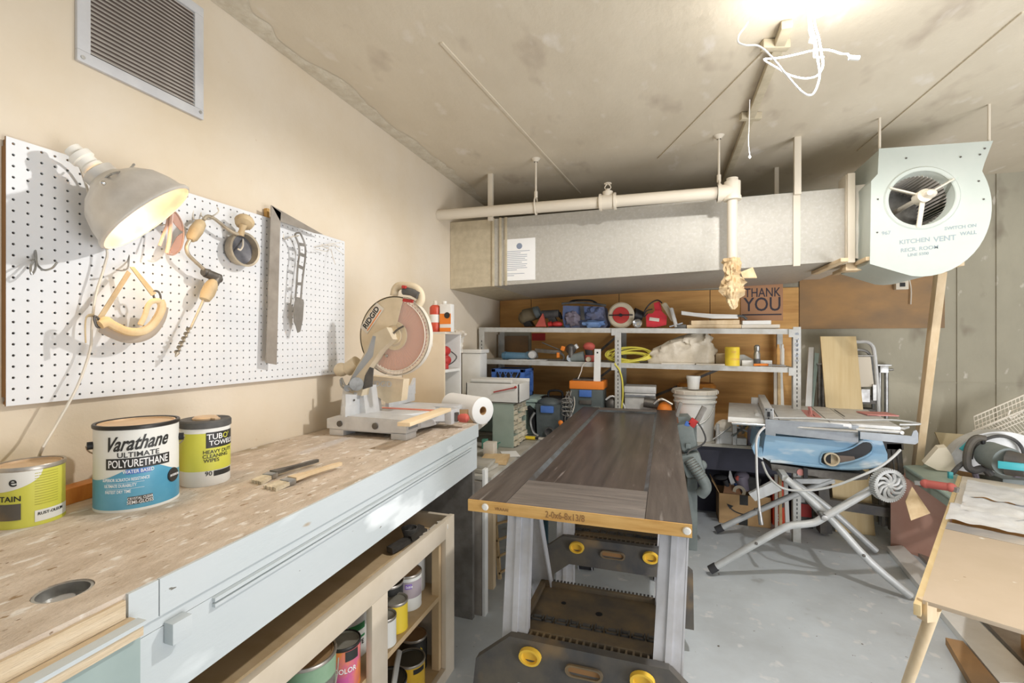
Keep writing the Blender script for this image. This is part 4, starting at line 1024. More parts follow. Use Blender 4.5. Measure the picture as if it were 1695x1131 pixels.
# upper guard (opaque, behind), blade, clear lower guard (front)
hb = A(655, 556, ybl)
Md = basis(hb, (1, 0, 0), (0, 0, 1), (0, -1, 0))
Rb = .150
ms.part('blade_disc', MB(Md).lathe([(0, .004), (.03, .004), (.03, .0015), (Rb-.004, .0012), (Rb-.004, -.001), (0, -.001)], 56), 'blade_pink')
m = MB(Md)
for i in range(60):
    a = i*math.pi/30; m.slab([((Rb-.006)*math.cos(a), (Rb-.006)*math.sin(a), -.001), ((Rb-.006)*math.cos(a+.075), (Rb-.006)*math.sin(a+.075), -.001), ((Rb+.003)*math.cos(a+.07), (Rb+.003)*math.sin(a+.07), -.001)], (0, 0, .0025))
ms.part('blade_teeth', m, 'red_grip')
def sector(m, r0, r1, a0, a1, za, zb_, n=24):
    a0, a1 = math.radians(a0), math.radians(a1)
    o = [(r1*math.cos(a0+(a1-a0)*i/n), r1*math.sin(a0+(a1-a0)*i/n), za) for i in range(n+1)]; q = [(r0*math.cos(a0+(a1-a0)*i/n), r0*math.sin(a0+(a1-a0)*i/n), za) for i in range(n+1)]
    for i in range(n): m.slab([o[i], o[i+1], q[i+1], q[i]], (0, 0, zb_-za))
    return m
ms.part('upper_guard', sector(sector(MB(Md), .045, Rb+.016, 74, 214, .012, .016), Rb+.012, Rb+.018, 74, 214, -.025, .016), 'saw_beige')
m = MB(Md)
sector(m, .03, .10, 74, 214, -.03, -.02)
ms.part('motor_cover', m, 'saw_dusty')
ms.part('lower_guard', sector(MB(Md), .02, Rb+.018, -146, 74, .010, .0125, 36), 'guard_clear')
ms.part('guard_rim', sector(MB(Md), Rb+.014, Rb+.020, -146, 74, -.012, .0125, 36), 'off_white')
ms.part('guard_rim', MB().tube([Md @ Vector((.148*math.cos(a), .148*math.sin(a), .016)) for a in [math.radians(v) for v in range(-140, 74, 12)]], .0022, 6), 'off_white')
ms.part('hub_plate', MB(Md).lathe([(0, .022), (.012, .022), (.014, .018), (.034, .018), (.036, .012), (.055, .013), (.06, .0125), (.062, .0100)], 28), 'saw_beige')
ms.part('hub_bolt', MB(Md).lathe([(0, .03), (.007, .03), (.008, .02)], 12).lathe([(0, .02), (.006, .019), (.007, .016)], 12, TR(-.035, -.085, 0)).lathe([(0, .02), (.006, .019), (.007, .016)], 12, TR(-.095, -.07, 0)), 'steel')
ms.part('guard_link', MB().tube([A(640, 566, ybl-.02), A(655, 548, ybl-.026), A(668, 540, ybl-.026)], .004, 6), 'dark_steel')
# maker's badge
bc = A(616, 527, ybl-.017); ba = math.radians(52)
Mb = basis(bc, (math.cos(ba), 0, math.sin(ba)), (-math.sin(ba), 0, math.cos(ba)), (0, -1, 0))
ms.part('badge', MB(Mb).box((0, 0, .001), (.135, .046, .002), None, .0009), 'off_white')
m = MB(Mb); m.text('RIDGID', .033, lambda x, y, z: (x*1.0, y+.004, .0026+z), bold=.03); ms.part('badge_lettering', m, 'label_black', label='black letters RIDGID')
ms.part('badge_stripe', MB(Mb).box2((-.055, -.017, .002), (.055, -.013, .0028)), 'orange')
# handle at the top right with grey grip
hp = [(652, 490), (655, 478), (664, 473), (684, 475), (695, 484), (697, 497), (690, 508)]
ms.part('main_handle', MB().tube([A(x, y, ybl+.005) for x, y in hp], .017, 12), 'saw_beige')
ms.part('handle_grip', MB().tube([A(x, y, ybl-.008) for x, y in ((668, 482), (682, 484), (693, 490))], .016, 12), 'black_dusty')
ms.part('trigger', MB().tube([A(x, y, ybl-.012) for x, y in ((668, 497), (684, 499))], .007, 8).tube([A(x, y, ybl-.018) for x, y in ((666, 475), (672, 476))], .007, 8), 'red')
# cream dust shroud lettered below the guard
ms.part('dust_shroud', MB().slab([A(x, y, ybl+.06) for x, y in ((610, 622), (668, 628), (664, 664), (640, 668), (618, 652))], (0, .05, 0)), 'saw_beige')
m = MB(); p = A(630, 636, ybl+.0585); m.text('RIDGID', .034, lambda x, y, z: (p.x+x, ybl+.0585-z, p.z+y)); ms.part('shroud_lettering', m, 'cast_alu')
# offcut board against the wall behind the saw, brown wrap and towel roll
mat('cream_pine', (240, 216, 178), .6)
single('offcut_board', MB().beam(at(668, 703, Z=z+.093), at(738, 678, Z=z+.093), .05, .014, .001), 'cream_pine', 'thin pale board resting across the far side of the saw table', 'board')
mat('brown_band', (184, 150, 110), .6, col2=(160, 130, 96), scale=8)
c = at(808, 703, Z=z)
a, b = at(748, 688, Z=z+.05), at(770, 676, Z=z+.05)
cc = at(792, 700, Z=z); cc = V2(-.86, 2.09, z)
# ================================================================ behind the bench end
def fb(m, x0, x1, y0, y1, Y, dep, bev=0):
    """box whose camera-side face stands in the plane Y, spanning these photograph columns and rows"""
    a = at(x0, (y0+y1)/2, Y=Y); b = at(x1, (y0+y1)/2, Y=Y); mx = (x0+x1)/2
    z1 = at(mx, y0, Y=Y).z; z0 = at(mx, y1, Y=Y).z
    return m.box2((a.x, Y, z0), (b.x, Y+dep, z1), bev)
single('rear_counter', MB().slab([(WX+.003, 2.06, .875), (-.86, 2.06, .875), (-.90, 2.32, .875), (-1.09, 2.40, .875), (-1.09, 3.285, .875), (WX+.003, 3.285, .875)], (0, 0, .03)).box2((WX+.003, 2.2, 0), (WX+.04, 3.0, .875)).box2((-1.0, 2.08, .622), (-.96, 2.12, .875)), 'off_white', 'off-white counter ledge behind the workbench end under the towel roll', 'counter')
t = T('cubby_shelf', 'cream open fronted cubby cabinet standing behind the miter saw', 'shelf', (-1.3, 2.45, .905))
cy0, cy1, cx0, cx1, cz0, cz1 = 2.35, 2.58, WX+.004, -1.172, .906, 1.352
mat('cream_board', (232, 216, 190), .6, col2=(224, 206, 178), scale=4)
t.part('side_panel', MB().box2((cx0, cy0, cz0), (cx1, cy0+.016, cz1), .001), 'cream_board')
t.part('side_panel', MB().box2((cx0, cy1-.016, cz0), (cx1, cy1, cz1), .001), 'white_pl')
t.part('top_panel', MB().box2((cx0, cy0, cz1), (cx1+.004, cy1, cz1+.012), .001), 'off_white')
t.part('shelf_board', MB().box2((cx0, cy0+.017, 1.135), (cx1-.002, cy1-.017, 1.15)), 'white_pl')
t.part('base_board', MB().box2((cx0, cy0+.017, cz0), (cx1-.002, cy1-.017, cz0+.014)), 'white_pl')
t.part('back_panel', MB().box2((cx0, cy0+.017, cz0+.015), (cx0+.006, cy1-.017, cz1)), 'off_white')
t.part('wall_switch', MB().box2((cx1-.09, cy0-.004, 1.28), (cx1-.07, cy0, 1.305)), 'off_white')
# red tools inside the cubby
t = T('palm_sander', 'small red and grey sander lying on the upper shelf of the cubby', 'sander', (-1.23, 2.46, 1.15))
t.part('body', MB().ell((-1.22, 2.45, 1.255), (.035, .05, .03), 14).ell((-1.22, 2.47, 1.20), (.03, .04, .03), 14).cyl((-1.22, 2.46, 1.151), (-1.22, 2.46, 1.24), .02), 'red')
t.part('cord', MB().tube([(-1.20, 2.50, 1.25), (-1.18, 2.53, 1.22), (-1.19, 2.51, 1.19), (-1.21, 2.47, 1.17)], .004, 6), 'black_dusty')
t = T('white_rag', 'crumpled whitish rag inside the lower opening of the cubby', 'rag', (-1.24, 2.47, .92))
t.part('cloth', crumple([(.0, .922), (.07, .922), (.08, .95), (.05, .98), (.0, .99)], -1.25, 2.47, 24, .5, 1.3, 9), 'off_white')
# on the cubby top
zt = cz1+.0125
c = at(722, 540, Y=2.44)
t = T('spray_can', 'orange-red aerosol can standing on top of the cream cubby cabinet', 'spray can', (c.x, 2.43, zt)); M = TR(c.x, 2.43, zt)
mat('spray_red', (214, 96, 70), .35, col2=(196, 72, 56), scale=30)
t.part('can', MB(M).lathe([(0, 0), (.032, 0), (.033, .003), (.033, .14), (.028, .15), (.018, .157)], 24), 'spray_red')
t.part('band', MB(M).lathe([(.0333, .055), (.0336, .056), (.0336, .10), (.0333, .101)], 24), 'white_pl')
t.part('cap', MB(M).lathe([(.018, .156), (.018, .162), (.012, .166), (.012, .178), (.009, .182), (0, .182)], 20), 'off_white')
c = at(739, 530, Y=2.44)
t = T('solvent_tin', 'white and orange rectangular solvent tin beside the aerosol can', 'tin', (c.x+.005, 2.43, zt)); M = TR(c.x+.008, 2.43, zt)
t.part('tin', MB(M).box((0, 0, .08), (.072, .045, .16), None, .004), 'white_pl')
t.part('cap', MB(M).cyl((-.015, 0, .16), (-.015, 0, .178), .013), 'white_pl')
t.part('orange_label', MB(M).box((-.0, -.0228, .075), (.071, .001, .06)).box((0, -.0228, .013), (.071, .001, .022)), 'orange')
t.part('oval', MB(M @ TR(.012, -.0234, .095) @ RX(math.pi/2)).lathe([(0, .002), (.017, .002), (.018, 0)], 20), 'label_black')
# rags hanging behind
t = T('white_rag', 'dusty white rag draped over the far corner of the cream cubby', 'rag', (-1.13, 2.62, 1.2))
cc = at(757, 560, Y=2.64)
t.part('cloth', crumple([(.0, cc.z-.10), (.035, cc.z-.09), (.03, cc.z-.03), (.05, cc.z+.01), (.045, cc.z+.045), (.0, cc.z+.06)], cc.x-.01, 2.66, 24, .5, 1.5, 5), 'off_white')
# white bin with lid
t = T('lidded_bin', 'tall white lidded plastic bin against the left wall behind the cubby', 'bin', (-1.25, 3.18, .91))
a, b = at(764, 600, Y=3.12), at(797, 600, Y=3.12)
t.part('body', MB().box2((a.x, 3.12, .906), (b.x-.01, 3.26, 1.225), .012), 'white_pl')
t.part('lid', MB().box2((a.x-.008, 3.11, 1.225), (b.x+.002, 3.27, 1.252), .006), 'white_pl')
# open drawer tray
t = T('drawer_tray', 'open white plastic drawer tray on the counter behind the towel roll', 'tray', (-1.0, 2.7, .906))
a, b = at(776, 640, Y=2.85), at(859, 655, Y=2.85)
x0, x1, y0_, y1_, zz0, zz1 = a.x-.02, b.x-.0, 2.85, 3.10, .910, 1.035
for p, q in (((x0, y0_, zz0), (x1, y0_+.008, zz1)), ((x0, y1_-.008, zz0), (x1, y1_, zz1+.02)), ((x0, y0_, zz0), (x0+.008, y1_, zz1)), ((x1-.008, y0_, zz0), (x1, y1_, zz1))):
    t.part('wall_panel', MB().box2(p, q, .001), 'white_pl')
t.part('tray_floor', MB().box2((x0, y0_, zz0), (x1, y1_, zz0+.006)), 'off_white')
t.part('rim_roll', MB().cyl((x0+.02, y0_+.05, zz1+.01), (x1-.06, y0_+.03, zz1+.012), .014), 'white_pl')
mat('rod_brown', (150, 110, 84), .5)
t.part('rod', MB().cyl((x0+.2, y0_-.012, zz1-.055), (x1-.02, y0_-.016, zz1-.02), .004, seg=8).ell((x1-.018, y0_-.016, zz1-.018), (.009, .009, .009), 10), 'red')
# paper towel roll
e0 = at(804, 678, X=-.845); e0 = Vector((-.845, 2.115, .9055+.066)); u = Vector((-.86, .50, 0)).normalized(); e1 = e0+u*.27
t = T('paper_towel_roll', 'roll of white paper towels lying on its side behind the saw', 'paper towel', (e0.x-.1, e0.y, .906))
M = MB().frame_of(u); M.translation = e0
t.part('paper', MB(M).lathe([(.021, .27), (.066, .27), (.066, 0), (.064, -.001), (.021, -.001)], 36), 'paper')
t.part('core', MB(M).lathe([(.0209, .0), (.0209, .269), (.019, .269), (.019, 0.0), (.0209, .0)], 24), 'cardboard')
# brown curved sanding belt
t0 = V2(-.975, 2.10, BZ)
m = MB()
def belt(u, v): a = 2.3+u*2.2; return (-.90+.09*math.cos(a), 2.115+.045*math.sin(a)+.0, .9215+.085*v)
b1 = []
m.grid(lambda u, v: (-1.00+.115*u, 2.068-.022*math.sin(u*3.1)+.02*u, .9065+.075*v), 14, 2); m.grid(lambda u, v: (-1.00+.115*u, 2.071-.022*math.sin(u*3.1)+.02*u, .9065+.075*v), 14, 2)
single('sanding_belt', m, 'brown_band', 'brown curved sanding belt standing between the saw arm and towel roll', 'belt')
# parts drawer cabinet
zl = .62
t = T('parts_cabinet', 'small grey-green parts cabinet with rows of tiny drawers', 'cabinet', (-1.0, 2.96, zl))
mat('parts_green', (172, 186, 174), .5, col2=(158, 174, 162), scale=6)
mat('drawer_clear', (226, 218, 196), .35, col2=(206, 196, 172), scale=20)
gx0, gx1, gy0, gy1, gz0, gz1 = -1.075, -.93, 2.86, 3.15, zl+.001, .902
t.part('side_panel', MB().box2((gx0, gy0, gz0), (gx1, gy0+.006, gz1)), 'parts_green'); t.part('side_panel', MB().box2((gx0, gy1-.006, gz0), (gx1, gy1, gz1)), 'parts_green')
t.part('top_panel', MB().box2((gx0, gy0, gz1), (gx1, gy1, gz1+.006), .001), 'parts_green')
t.part('back_panel', MB().box2((gx0, gy0, gz0), (gx0+.005, gy1, gz1)), 'parts_green')
nr_, nc_ = 8, 3
proto = None
for i in range(nr_):
    z_ = gz0+.008+i*(gz1-gz0-.012)/nr_; hh = (gz1-gz0-.012)/nr_
    t.part('divider', MB().box2((gx0+.01, gy0+.006, z_-.0025), (gx1-.001, gy1-.006, z_-.0005)), 'parts_green')
    for j in range(nc_):
        if (i, j) in ((6, 1), (4, 2), (2, 0)): continue
        w_ = (gy1-gy0-.014)/nc_; y_ = gy0+.007+j*w_; o = .012 if (i*3+j) % 5 == 0 else 0
        d_ = t.part('drawer', MB().box2((gx1-.09+o, y_+.002, z_), (gx1-.001+o, y_+w_-.003, z_+hh-.005), .001), 'drawer_clear')
        t.part('drawer_pull', MB().box2((gx1-.001+o, y_+w_*.3, z_+.005), (gx1+.010+o, y_+w_*.7, z_+.009)), 'drawer_clear', d_)
# low plank surfaces (z about .62) carrying the things by the shelving
t = T('low_bench', 'long low plank bench with pale dusty top between workbench and shelving', 'bench', (-.95, 2.6, 0))
t.part('plank', MB().box2((-1.10, 2.22, .597), (-.84, 3.22, .619), .002), 'shelf_deck'); t.part('plank', MB().box2((-1.40, 2.22, .597), (-1.105, 3.22, .619), .002), 'shelf_deck')
for x_ in (-1.37, -.90):
    for y_ in (2.3, 3.1): t.part('leg', MB().box2((x_, y_, 0), (x_+.04, y_+.04, .597)), 'pine')
t.part('front_board', MB().box2((-.87, 2.24, .52), (-.85, 3.2, .597)), 'white_pl')
# teal jig, papers, offcuts on low bench
t = T('teal_clamp', 'small teal green hand vise beside the grey-green parts cabinet', 'vise', (-1.08, 2.78, zl))
mat('teal', (90, 150, 130), .5)
t.part('jaw', MB().box2((-1.07, 2.78, zl+.001), (-1.02, 2.82, zl+.04), .003).box2((-1.12, 2.78, zl+.001), (-1.09, 2.82, zl+.06), .003).box2((-1.10, 2.79, zl+.001), (-1.03, 2.81, zl+.012)), 'teal')
t.part('bar', MB().cyl((-1.03, 2.80, zl+.03), (-1.0, 2.80, zl+.045), .004), 'teal')
single('offcut_block', MB().box2((-1.03, 2.58, zl), (-.965, 2.65, zl+.085), .002), 'off_white', 'upright pale offcut block at the workbench end by the teal vise', 'block')
single('offcut_board', MB().box((-.93, 2.52, zl+.012), (.15, .17, .022), .2, .001), 'pine_y', 'square plywood offcut lying on the low plank bench', 'board')
single('paper_sheet', MB().box((-.90, 2.70, zl+.002), (.10, .14, .002), .5), 'paper', 'loose white paper sheet lying on the low plank bench', 'paper')
single('offcut_board', MB().box((-.96, 2.34, zl+.01), (.16, .16, .018), -.1, .001).box((-.95, 2.35, zl+.028), (.12, .16, .016), .1, .001), 'shelf_deck', 'grey offcuts stacked at the near end of the low plank bench', 'board')
# leaning panels and laths at the workbench end
single('end_panel', MB().beam((-.90, 2.08, .35), (-.90, 2.12, .35), .16, .69) if 0 else MB().box2((-1.02, 2.062, .0), (-.83, 2.078, .64), .001), 'square_steel', 'grey panel standing on edge against the workbench end', 'panel')
single('white_edge_board', MB().box2((-.828, 2.062, .0), (-.812, 2.10, .70), .001), 'white_pl', 'narrow white board standing upright beside the grey panel', 'board')
def lean(name, bx0, bx1, bpy, tpx0, tpx1, tpy, Yb, Yt, th, m_, lab, cat):
    """board leaning: bottom edge on the floor at plane Yb, top edge at plane Yt"""
    a, b = at(bx0, bpy, Y=Yb), at(bx1, bpy, Y=Yb); c_, d_ = at(tpx0, tpy, Y=Yt), at(tpx1, tpy, Y=Yt)
    a.z = b.z = max(0.001, (a.z+b.z)/2); c_.z = d_.z = (c_.z+d_.z)/2
    return single(name, MB().slab([a, b, d_, c_], (0, th, .0)), m_, lab, cat)
lean('grey_slab', 782, 806, 985, 782, 806, 832, 2.32, 2.42, .02, 'square_steel', 'grey slab leaning against the low bench near the white board', 'panel')
lean('lath', 785, 793, 1022, 780, 787, 868, 2.14, 2.2, .012, 'pine_y', 'short pale lath leaning beside the workbench end, leftmost of three', 'lath')
lean('lath', 793, 799, 1016, 786, 792, 876, 2.17, 2.23, .012, 'pine_y', 'thin pale lath leaning, the middle one of three', 'lath')
lean('lath', 806, 812, 968, 803, 809, 870, 2.44, 2.5, .02, 'plywood_wall', 'brown lath leaning behind the pale laths by the shutter', 'lath')
# pale shutter frame
t = T('shutter', 'pale wooden slatted shutter frame standing behind the door end', 'shutter', at(825, 985, Y=2.42))
Ys = 2.42
def sh_(x0, y0, x1, y1, wd=.018): 
    return MB().beam(at(x0, y0, Y=Ys), at(x1, y1, Y=Ys), wd, .02, up=(0, 1, 0))
t.part('stile', sh_(819, 850, 828, 968), 'pine_y'); t.part('stile', sh_(846, 850, 858, 948), 'pine_y')
for i in range(4): t.part('slat', sh_(820+i*2.3, 868+i*27, 849+i*2.4, 860+i*24, .01), 'pine_y')
# teal-black crate behind sawhorse leg
t = T('teal_crate', 'dark teal plastic crate on the floor behind the near sawhorse leg', 'crate', at(880, 990, Y=2.6)); 
mat('teal_dark', (50, 76, 84), .5)
for i in range(5):
    z_ = .04+i*.085; a, b = at(872, 900, Y=2.62), at(905, 900, Y=2.62)
    t.part('rail', MB().box2((a.x, 2.62, z_), (b.x, 2.64, z_+.03)), 'teal_dark')
for px in (873, 884, 895, 905):
    a = at(px, 900, Y=2.63); t.part('post', MB().box2((a.x-.006, 2.625, 0), (a.x+.006, 2.645, .41)), 'teal_dark')
t.part('back_wall', MB().box2((at(872, 900, Y=2.9).x, 2.9, 0), (at(905, 900, Y=2.9).x, 2.91, .41)), 'teal_dark'); t.part('base', MB().box2((at(874, 900, Y=2.64).x, 2.64, 0), (at(905, 900, Y=2.64).x, 2.9, .02)), 'teal_dark')
# ================================================================ at the steel shelving
# third (low) deck
single('low_deck', MB().box2((-.80, 3.40, .595), (.16, 3.93, .62), .002).box2((-1.40, 3.30, .595), (-.82, 3.93, .62), .002).box2((-1.38, 3.6, 0), (-1.34, 3.64, .595)).box2((.1, 3.6, 0), (.14, 3.64, .595)), 'shelf_deck', 'low grey deck board beneath the steel shelving carrying bins', 'deck')
# blue milk crate on pale green tote
t = T('storage_tote', 'pale green plastic storage tote under the blue milk crate', 'tote', (-1.1, 3.35, .62))
mat('tote_green', (178, 198, 190), .45, col2=(166, 188, 180), scale=5)
t.part('body', MB().box2((-1.36, 3.31, .621), (-.905, 3.62, .86), .012), 'tote_green'); t.part('lid', MB().box2((-1.375, 3.30, .86), (-.89, 3.63, .885), .006), 'tote_green')
t = T('milk_crate', 'blue plastic milk crate with diamond lattice sides below the middle shelf', 'crate', (-1.12, 3.45, .886))
x0, x1, y0_, y1_, q0, q1 = -1.26, -1.0, 3.33, 3.59, .8865, 1.10
for p, q in (((x0, y0_, q1-.022), (x1, y0_+.01, q1)), ((x0, y1_-.01, q1-.022), (x1, y1_, q1)), ((x0, y0_, q1-.022), (x0+.01, y1_, q1)), ((x1-.01, y0_, q1-.022), (x1, y1_, q1)),
             ((x0, y0_, q0), (x1, y0_+.01, q0+.03)), ((x0, y1_-.01, q0), (x1, y1_, q0+.03)), ((x0, y0_, q0), (x0+.01, y1_, q0+.03)), ((x1-.01, y0_, q0), (x1, y1_, q0+.03))):
    t.part('rim_rail', MB().box2(p, q, .001), 'blue')
for x_ in (x0, x1-.03):
    for y_ in (y0_, y1_-.03): t.part('corner_post', MB().box2((x_, y_, q0), (x_+.03, y_+.03, q1)), 'blue')
t.part('base', MB().box2((x0, y0_, q0), (x1, y1_, q0+.006)), 'blue')
m = MB()
for k in range(-2, 6):
    for s_ in (-1, 1):
        for face in ('f', 'r', 'b'):
            L = .20; u0 = k*.045; 
            pa, pb = (u0, q0+.03), (u0+s_*.08, q1-.022)
            cl_ = lambda v: max(.02, min(.24, v))
            if not (-.06 < u0 < .30): continue
            if face == 'f': P_, Q_ = (x0+cl_(pa[0]), y0_+.005, pa[1]), (x0+cl_(pb[0]), y0_+.005, pb[1])
            elif face == 'b': P_, Q_ = (x0+cl_(pa[0]), y1_-.005, pa[1]), (x0+cl_(pb[0]), y1_-.005, pb[1])
            else: P_, Q_ = (x1-.005, y0_+cl_(pa[0]), pa[1]), (x1-.005, y0_+cl_(pb[0]), pb[1])
            m.beam(P_, Q_, .007, .006)
t.part('lattice', m, 'blue', stuff=True)
single('dark_cloth', MB().box2((x0+.012, y0_+.04, q1-.10), (x1-.012, y1_-.03, q1-.004), .02), 'black_dusty', 'dark folded cloth lying inside the blue milk crate', 'cloth')
# orange lidded tool bin
a, b = at(945, 660, Y=3.47), at(1001, 660, Y=3.47)
t = T('tool_bin', 'dark tool bin with bright orange lid and blue latch under the shelf', 'bin', ((a.x+b.x)/2, 3.5, .62)); zt_ = at(973, 630, Y=3.47).z
mat('bin_dark', (84, 92, 92), .5, col2=(100, 108, 106), scale=6)
t.part('body', MB().box2((a.x+.006, 3.41, .621), (b.x-.006, 3.63, zt_-.06), .008), 'bin_dark')
t.part('lid', MB().box2((a.x, 3.405, zt_-.06), (b.x, 3.64, zt_), .006), 'orange'); t.part('lid_top', MB().box2((a.x+.02, 3.43, zt_), (b.x-.02, 3.62, zt_+.012), .003), 'dark_steel')
cx_ = a.x+.11; t.part('latch', MB().box2((cx_-.035, 3.395, zt_-.115), (cx_+.055, 3.41, zt_-.065), .003), 'blue'); t.part('label_plate', MB().box2((cx_-.035, 3.398, zt_-.17), (cx_+.055, 3.41, zt_-.14), .002), 'dark_steel')
# white strip in front
a, b = at(980, 675, Y=3.40), at(992.5, 675, Y=3.40); c_, d_ = at(984, 578, Y=3.43), at(994.5, 578, Y=3.43)
t = T('white_strip', 'upright white melamine strip leaning on the shelf front by the orange lid', 'strip', (a.x, 3.40, .62)); a.z = b.z = .622
a.x -= .0; t.part('strip', MB().slab([a, b, d_, c_], (0, .008, 0)), 'white_pl'); p = at(989, 584, Y=3.427); t.part('hole', MB().cyl(p, p+Vector((0, -.003, 0)), .006, seg=12), 'black')
# shop vacuum / inflator cluster
cx_ = at(907, 690, Y=3.26).x
t = T('compact_vacuum', 'dark grey compact vacuum with blue top and round port on low bench', 'vacuum', (cx_, 3.27, .62))
mat('vac_dark', (92, 100, 100), .5, col2=(74, 80, 82), scale=8)
t.part('body', MB().slab([(cx_-.075, 3.24, .622), (cx_+.08, 3.24, .622), (cx_+.095, 3.24, .86), (cx_-.085, 3.24, .86)], (0, .13, 0)), 'vac_dark')
t.part('blue_cap', MB().box((cx_+.0, 3.235, .825), (.095, .03, .05), None, .01), 'blue'); t.part('top_dome', MB().ell((cx_, 3.30, .862), (.09, .07, .04), 14), 'vac_dark')
t.part('port', MB().lat((cx_+.02, 3.24, .668), (0, -1, 0), [(.033, 0), (.033, .03), (.027, .03), (.026, .004), (0, .004)], 20), 'black_dusty')
t.part('side_fin', MB().slab([(cx_-.09, 3.25, .63), (cx_-.14, 3.25, .70), (cx_-.15, 3.25, .84), (cx_-.1, 3.25, .80)], (0, .08, 0)), 'black')
t.part('hose', MB().tube([(cx_-.09, 3.23, .80), (cx_-.12, 3.22, .74), (cx_-.10, 3.22, .66), (cx_-.06, 3.22, .635)], .010, 8), 'steel')
t = T('black_case', 'low black case with handle behind the compact vacuum', 'case', (cx_, 3.42, .62))
m = MB().box2((cx_-.12, 3.42, .621), (cx_+.14, 3.6, .885), .012); t.part('case', m, 'black'); t.part('lid_rim', MB().box2((cx_-.125, 3.415, .845), (cx_+.145, 3.6, .87), .004), 'black_dusty')
t.part('handle', MB().tube([(cx_-.05, 3.48, .88), (cx_-.04, 3.48, .93), (cx_+.05, 3.48, .93), (cx_+.06, 3.48, .88)], .009, 8), 'black')
m = MB(); rr = random.Random(3)
for k in range(5):
    pts = [(cx_+.12+.05*rr.random(), 3.24+.05*rr.random(), .64+.30*i/6+.02*rr.random()) for i in range(7)]
    m.tube(pts, .004, 6, sm=3)
for k in range(4):
    c3 = Vector((cx_+.14, 3.25, .80+.03*k)); m.tube([c3+Vector((.04*math.cos(a), .01*math.sin(a*2), .018*math.sin(a))) for a in [i*math.pi/4 for i in range(8)]], .004, 6, True, 2)
c_ = single('power_cord', m, 'steel', 'tangled grey power cords hanging beside the compact vacuum', 'cord')
single('orange_ball', MB().ell(at(928, 700, Y=3.2), (.018, .018, .018), 14).cyl(at(928, 700, Y=3.2), at(928, 712, Y=3.2), .010), 'orange', 'small orange cap knob beside the cords on the low bench', 'knob')
single('cord_stand', MB().box2((at(890, 700, Y=3.16).x, 3.16, .6205), (at(915, 700, Y=3.16).x, 3.20, .632), .002), 'off_white', 'flat white offcut in front of the compact vacuum', 'board')
p, q = at(868, 712, Y=3.14), at(886, 713, Y=3.14); p.z = q.z = .634
t = T('glue_tube', 'small yellow tube lying on the low bench by the drawers', 'tube', (p.x, 3.14, .62)); t.part('tube', MB().cyl(p, q, .012), 'yellow'); t.part('cap', MB().cyl(q, q+Vector((.02, 0, 0)), .008), 'black')
# grey hanging cable from the grinder
single('hanging_cable', MB().tube([at(970, 600, Y=3.45), at(964, 606, Y=3.455), at(962, 615, Y=3.45), at(955, 632, Y=3.44), at(950, 650, Y=3.42), at(951, 670, Y=3.40), at(945, 690, Y=3.38)], .004, 6), 'off_white', 'thin grey cable hanging from the middle shelf past the vacuum', 'cable')
# grey metal case and orange saw behind door
a, b = at(1034, 660, Y=3.5), at(1085, 660, Y=3.5)
t = T('metal_case', 'grey aluminium tool case standing behind the far end of the door', 'case', ((a.x+b.x)/2, 3.5, .62)); z1_ = at(1060, 640, Y=3.5).z
t.part('body', MB().box2((a.x, 3.5, .621), (b.x, 3.68, z1_-.05), .006), 'alu_dusty'); t.part('lid', MB().box2((a.x-.004, 3.49, z1_-.048), (b.x+.004, 3.69, z1_), .006), 'alu_dusty')
t.part('ridge', MB().box2((a.x, 3.485, z1_-.075), (b.x, 3.495, z1_-.062)), 'chrome'); t.part('knob', MB().cyl((b.x-.02, 3.5, z1_-.13), (b.x-.02, 3.47, z1_-.13), .014), 'black')
c_ = at(1100, 672, Y=3.35)
t = T('jig_saw', 'orange and black corded saw lying behind the far end of the door', 'saw', (c_.x, 3.35, .62))
t.part('body', MB().ell((c_.x, 3.40, .84), (.05, .07, .05), 14).box2((c_.x-.06, 3.34, .622), (c_.x+.05, 3.5, .80), .02), 'orange'); t.part('motor', MB().cyl((c_.x-.04, 3.42, .87), (c_.x-.14, 3.42, .88), .035), 'dark_steel'); t.part('guard', MB().tube([(c_.x-.07, 3.36, .88), (c_.x-.02, 3.35, .915), (c_.x+.05, 3.36, .88)], .009, 8), 'chrome')
t = T('grey_gear', 'grey plastic caps and cords piled beside the shelf upright', 'gear', (at(1008, 665, Y=3.5).x, 3.5, .62)); gx_ = at(1008, 665, Y=3.5).x
t.part('cap', MB().ell((gx_+.02, 3.52, .85), (.06, .05, .05), 14, noise=.1).box2((gx_-.02, 3.5, .621), (gx_+.08, 3.6, .83), .02), 'dark_steel'); t.part('strap', MB().tube([(gx_-.02, 3.48, .88), (gx_+.03, 3.47, .91), (gx_+.1, 3.48, .86), (gx_+.12, 3.48, .80)], .007, 6), 'white_pl')
# bucket, lid, small tub, brown drum
bc = at(1150, 736, Z=.6205); bd = Vector((bc.x, bc.y)).normalized(); Rk = .145
bx, by = bc.x+bd.x*.10, bc.y+bd.y*.10; by = 3.545; bx = at(1150, 700, Y=by).x
mat('navy_panel', (62, 62, 76), .6, col2=(50, 50, 60), scale=3)
t = T('low_rack', 'low grey deck with dark navy rear panel under the white bucket', 'rack', (.5, 3.6, 0))
t.part('deck_board', MB().box2((.17, 3.40, .60), (.92, 3.93, .62), .002), 'shelf_deck'); t.part('rear_panel', MB().box2((.17, 3.885, .0), (.92, 3.90, .60)), 'navy_panel')
t.part('side_panel', MB().box2((.17, 3.43, .0), (.185, 3.884, .60)), 'navy_panel')
t.part('front_valance', MB().box2((.186, 3.43, .44), (.78, 3.445, .60)), 'navy_panel')
MATS['navy'] = MATS['black_dusty']
t = T('bucket', 'white five gallon plastic bucket with ribbed rim and lid', 'bucket', (bx, by, .62)); M = TR(bx, by, .6205); kb = .93
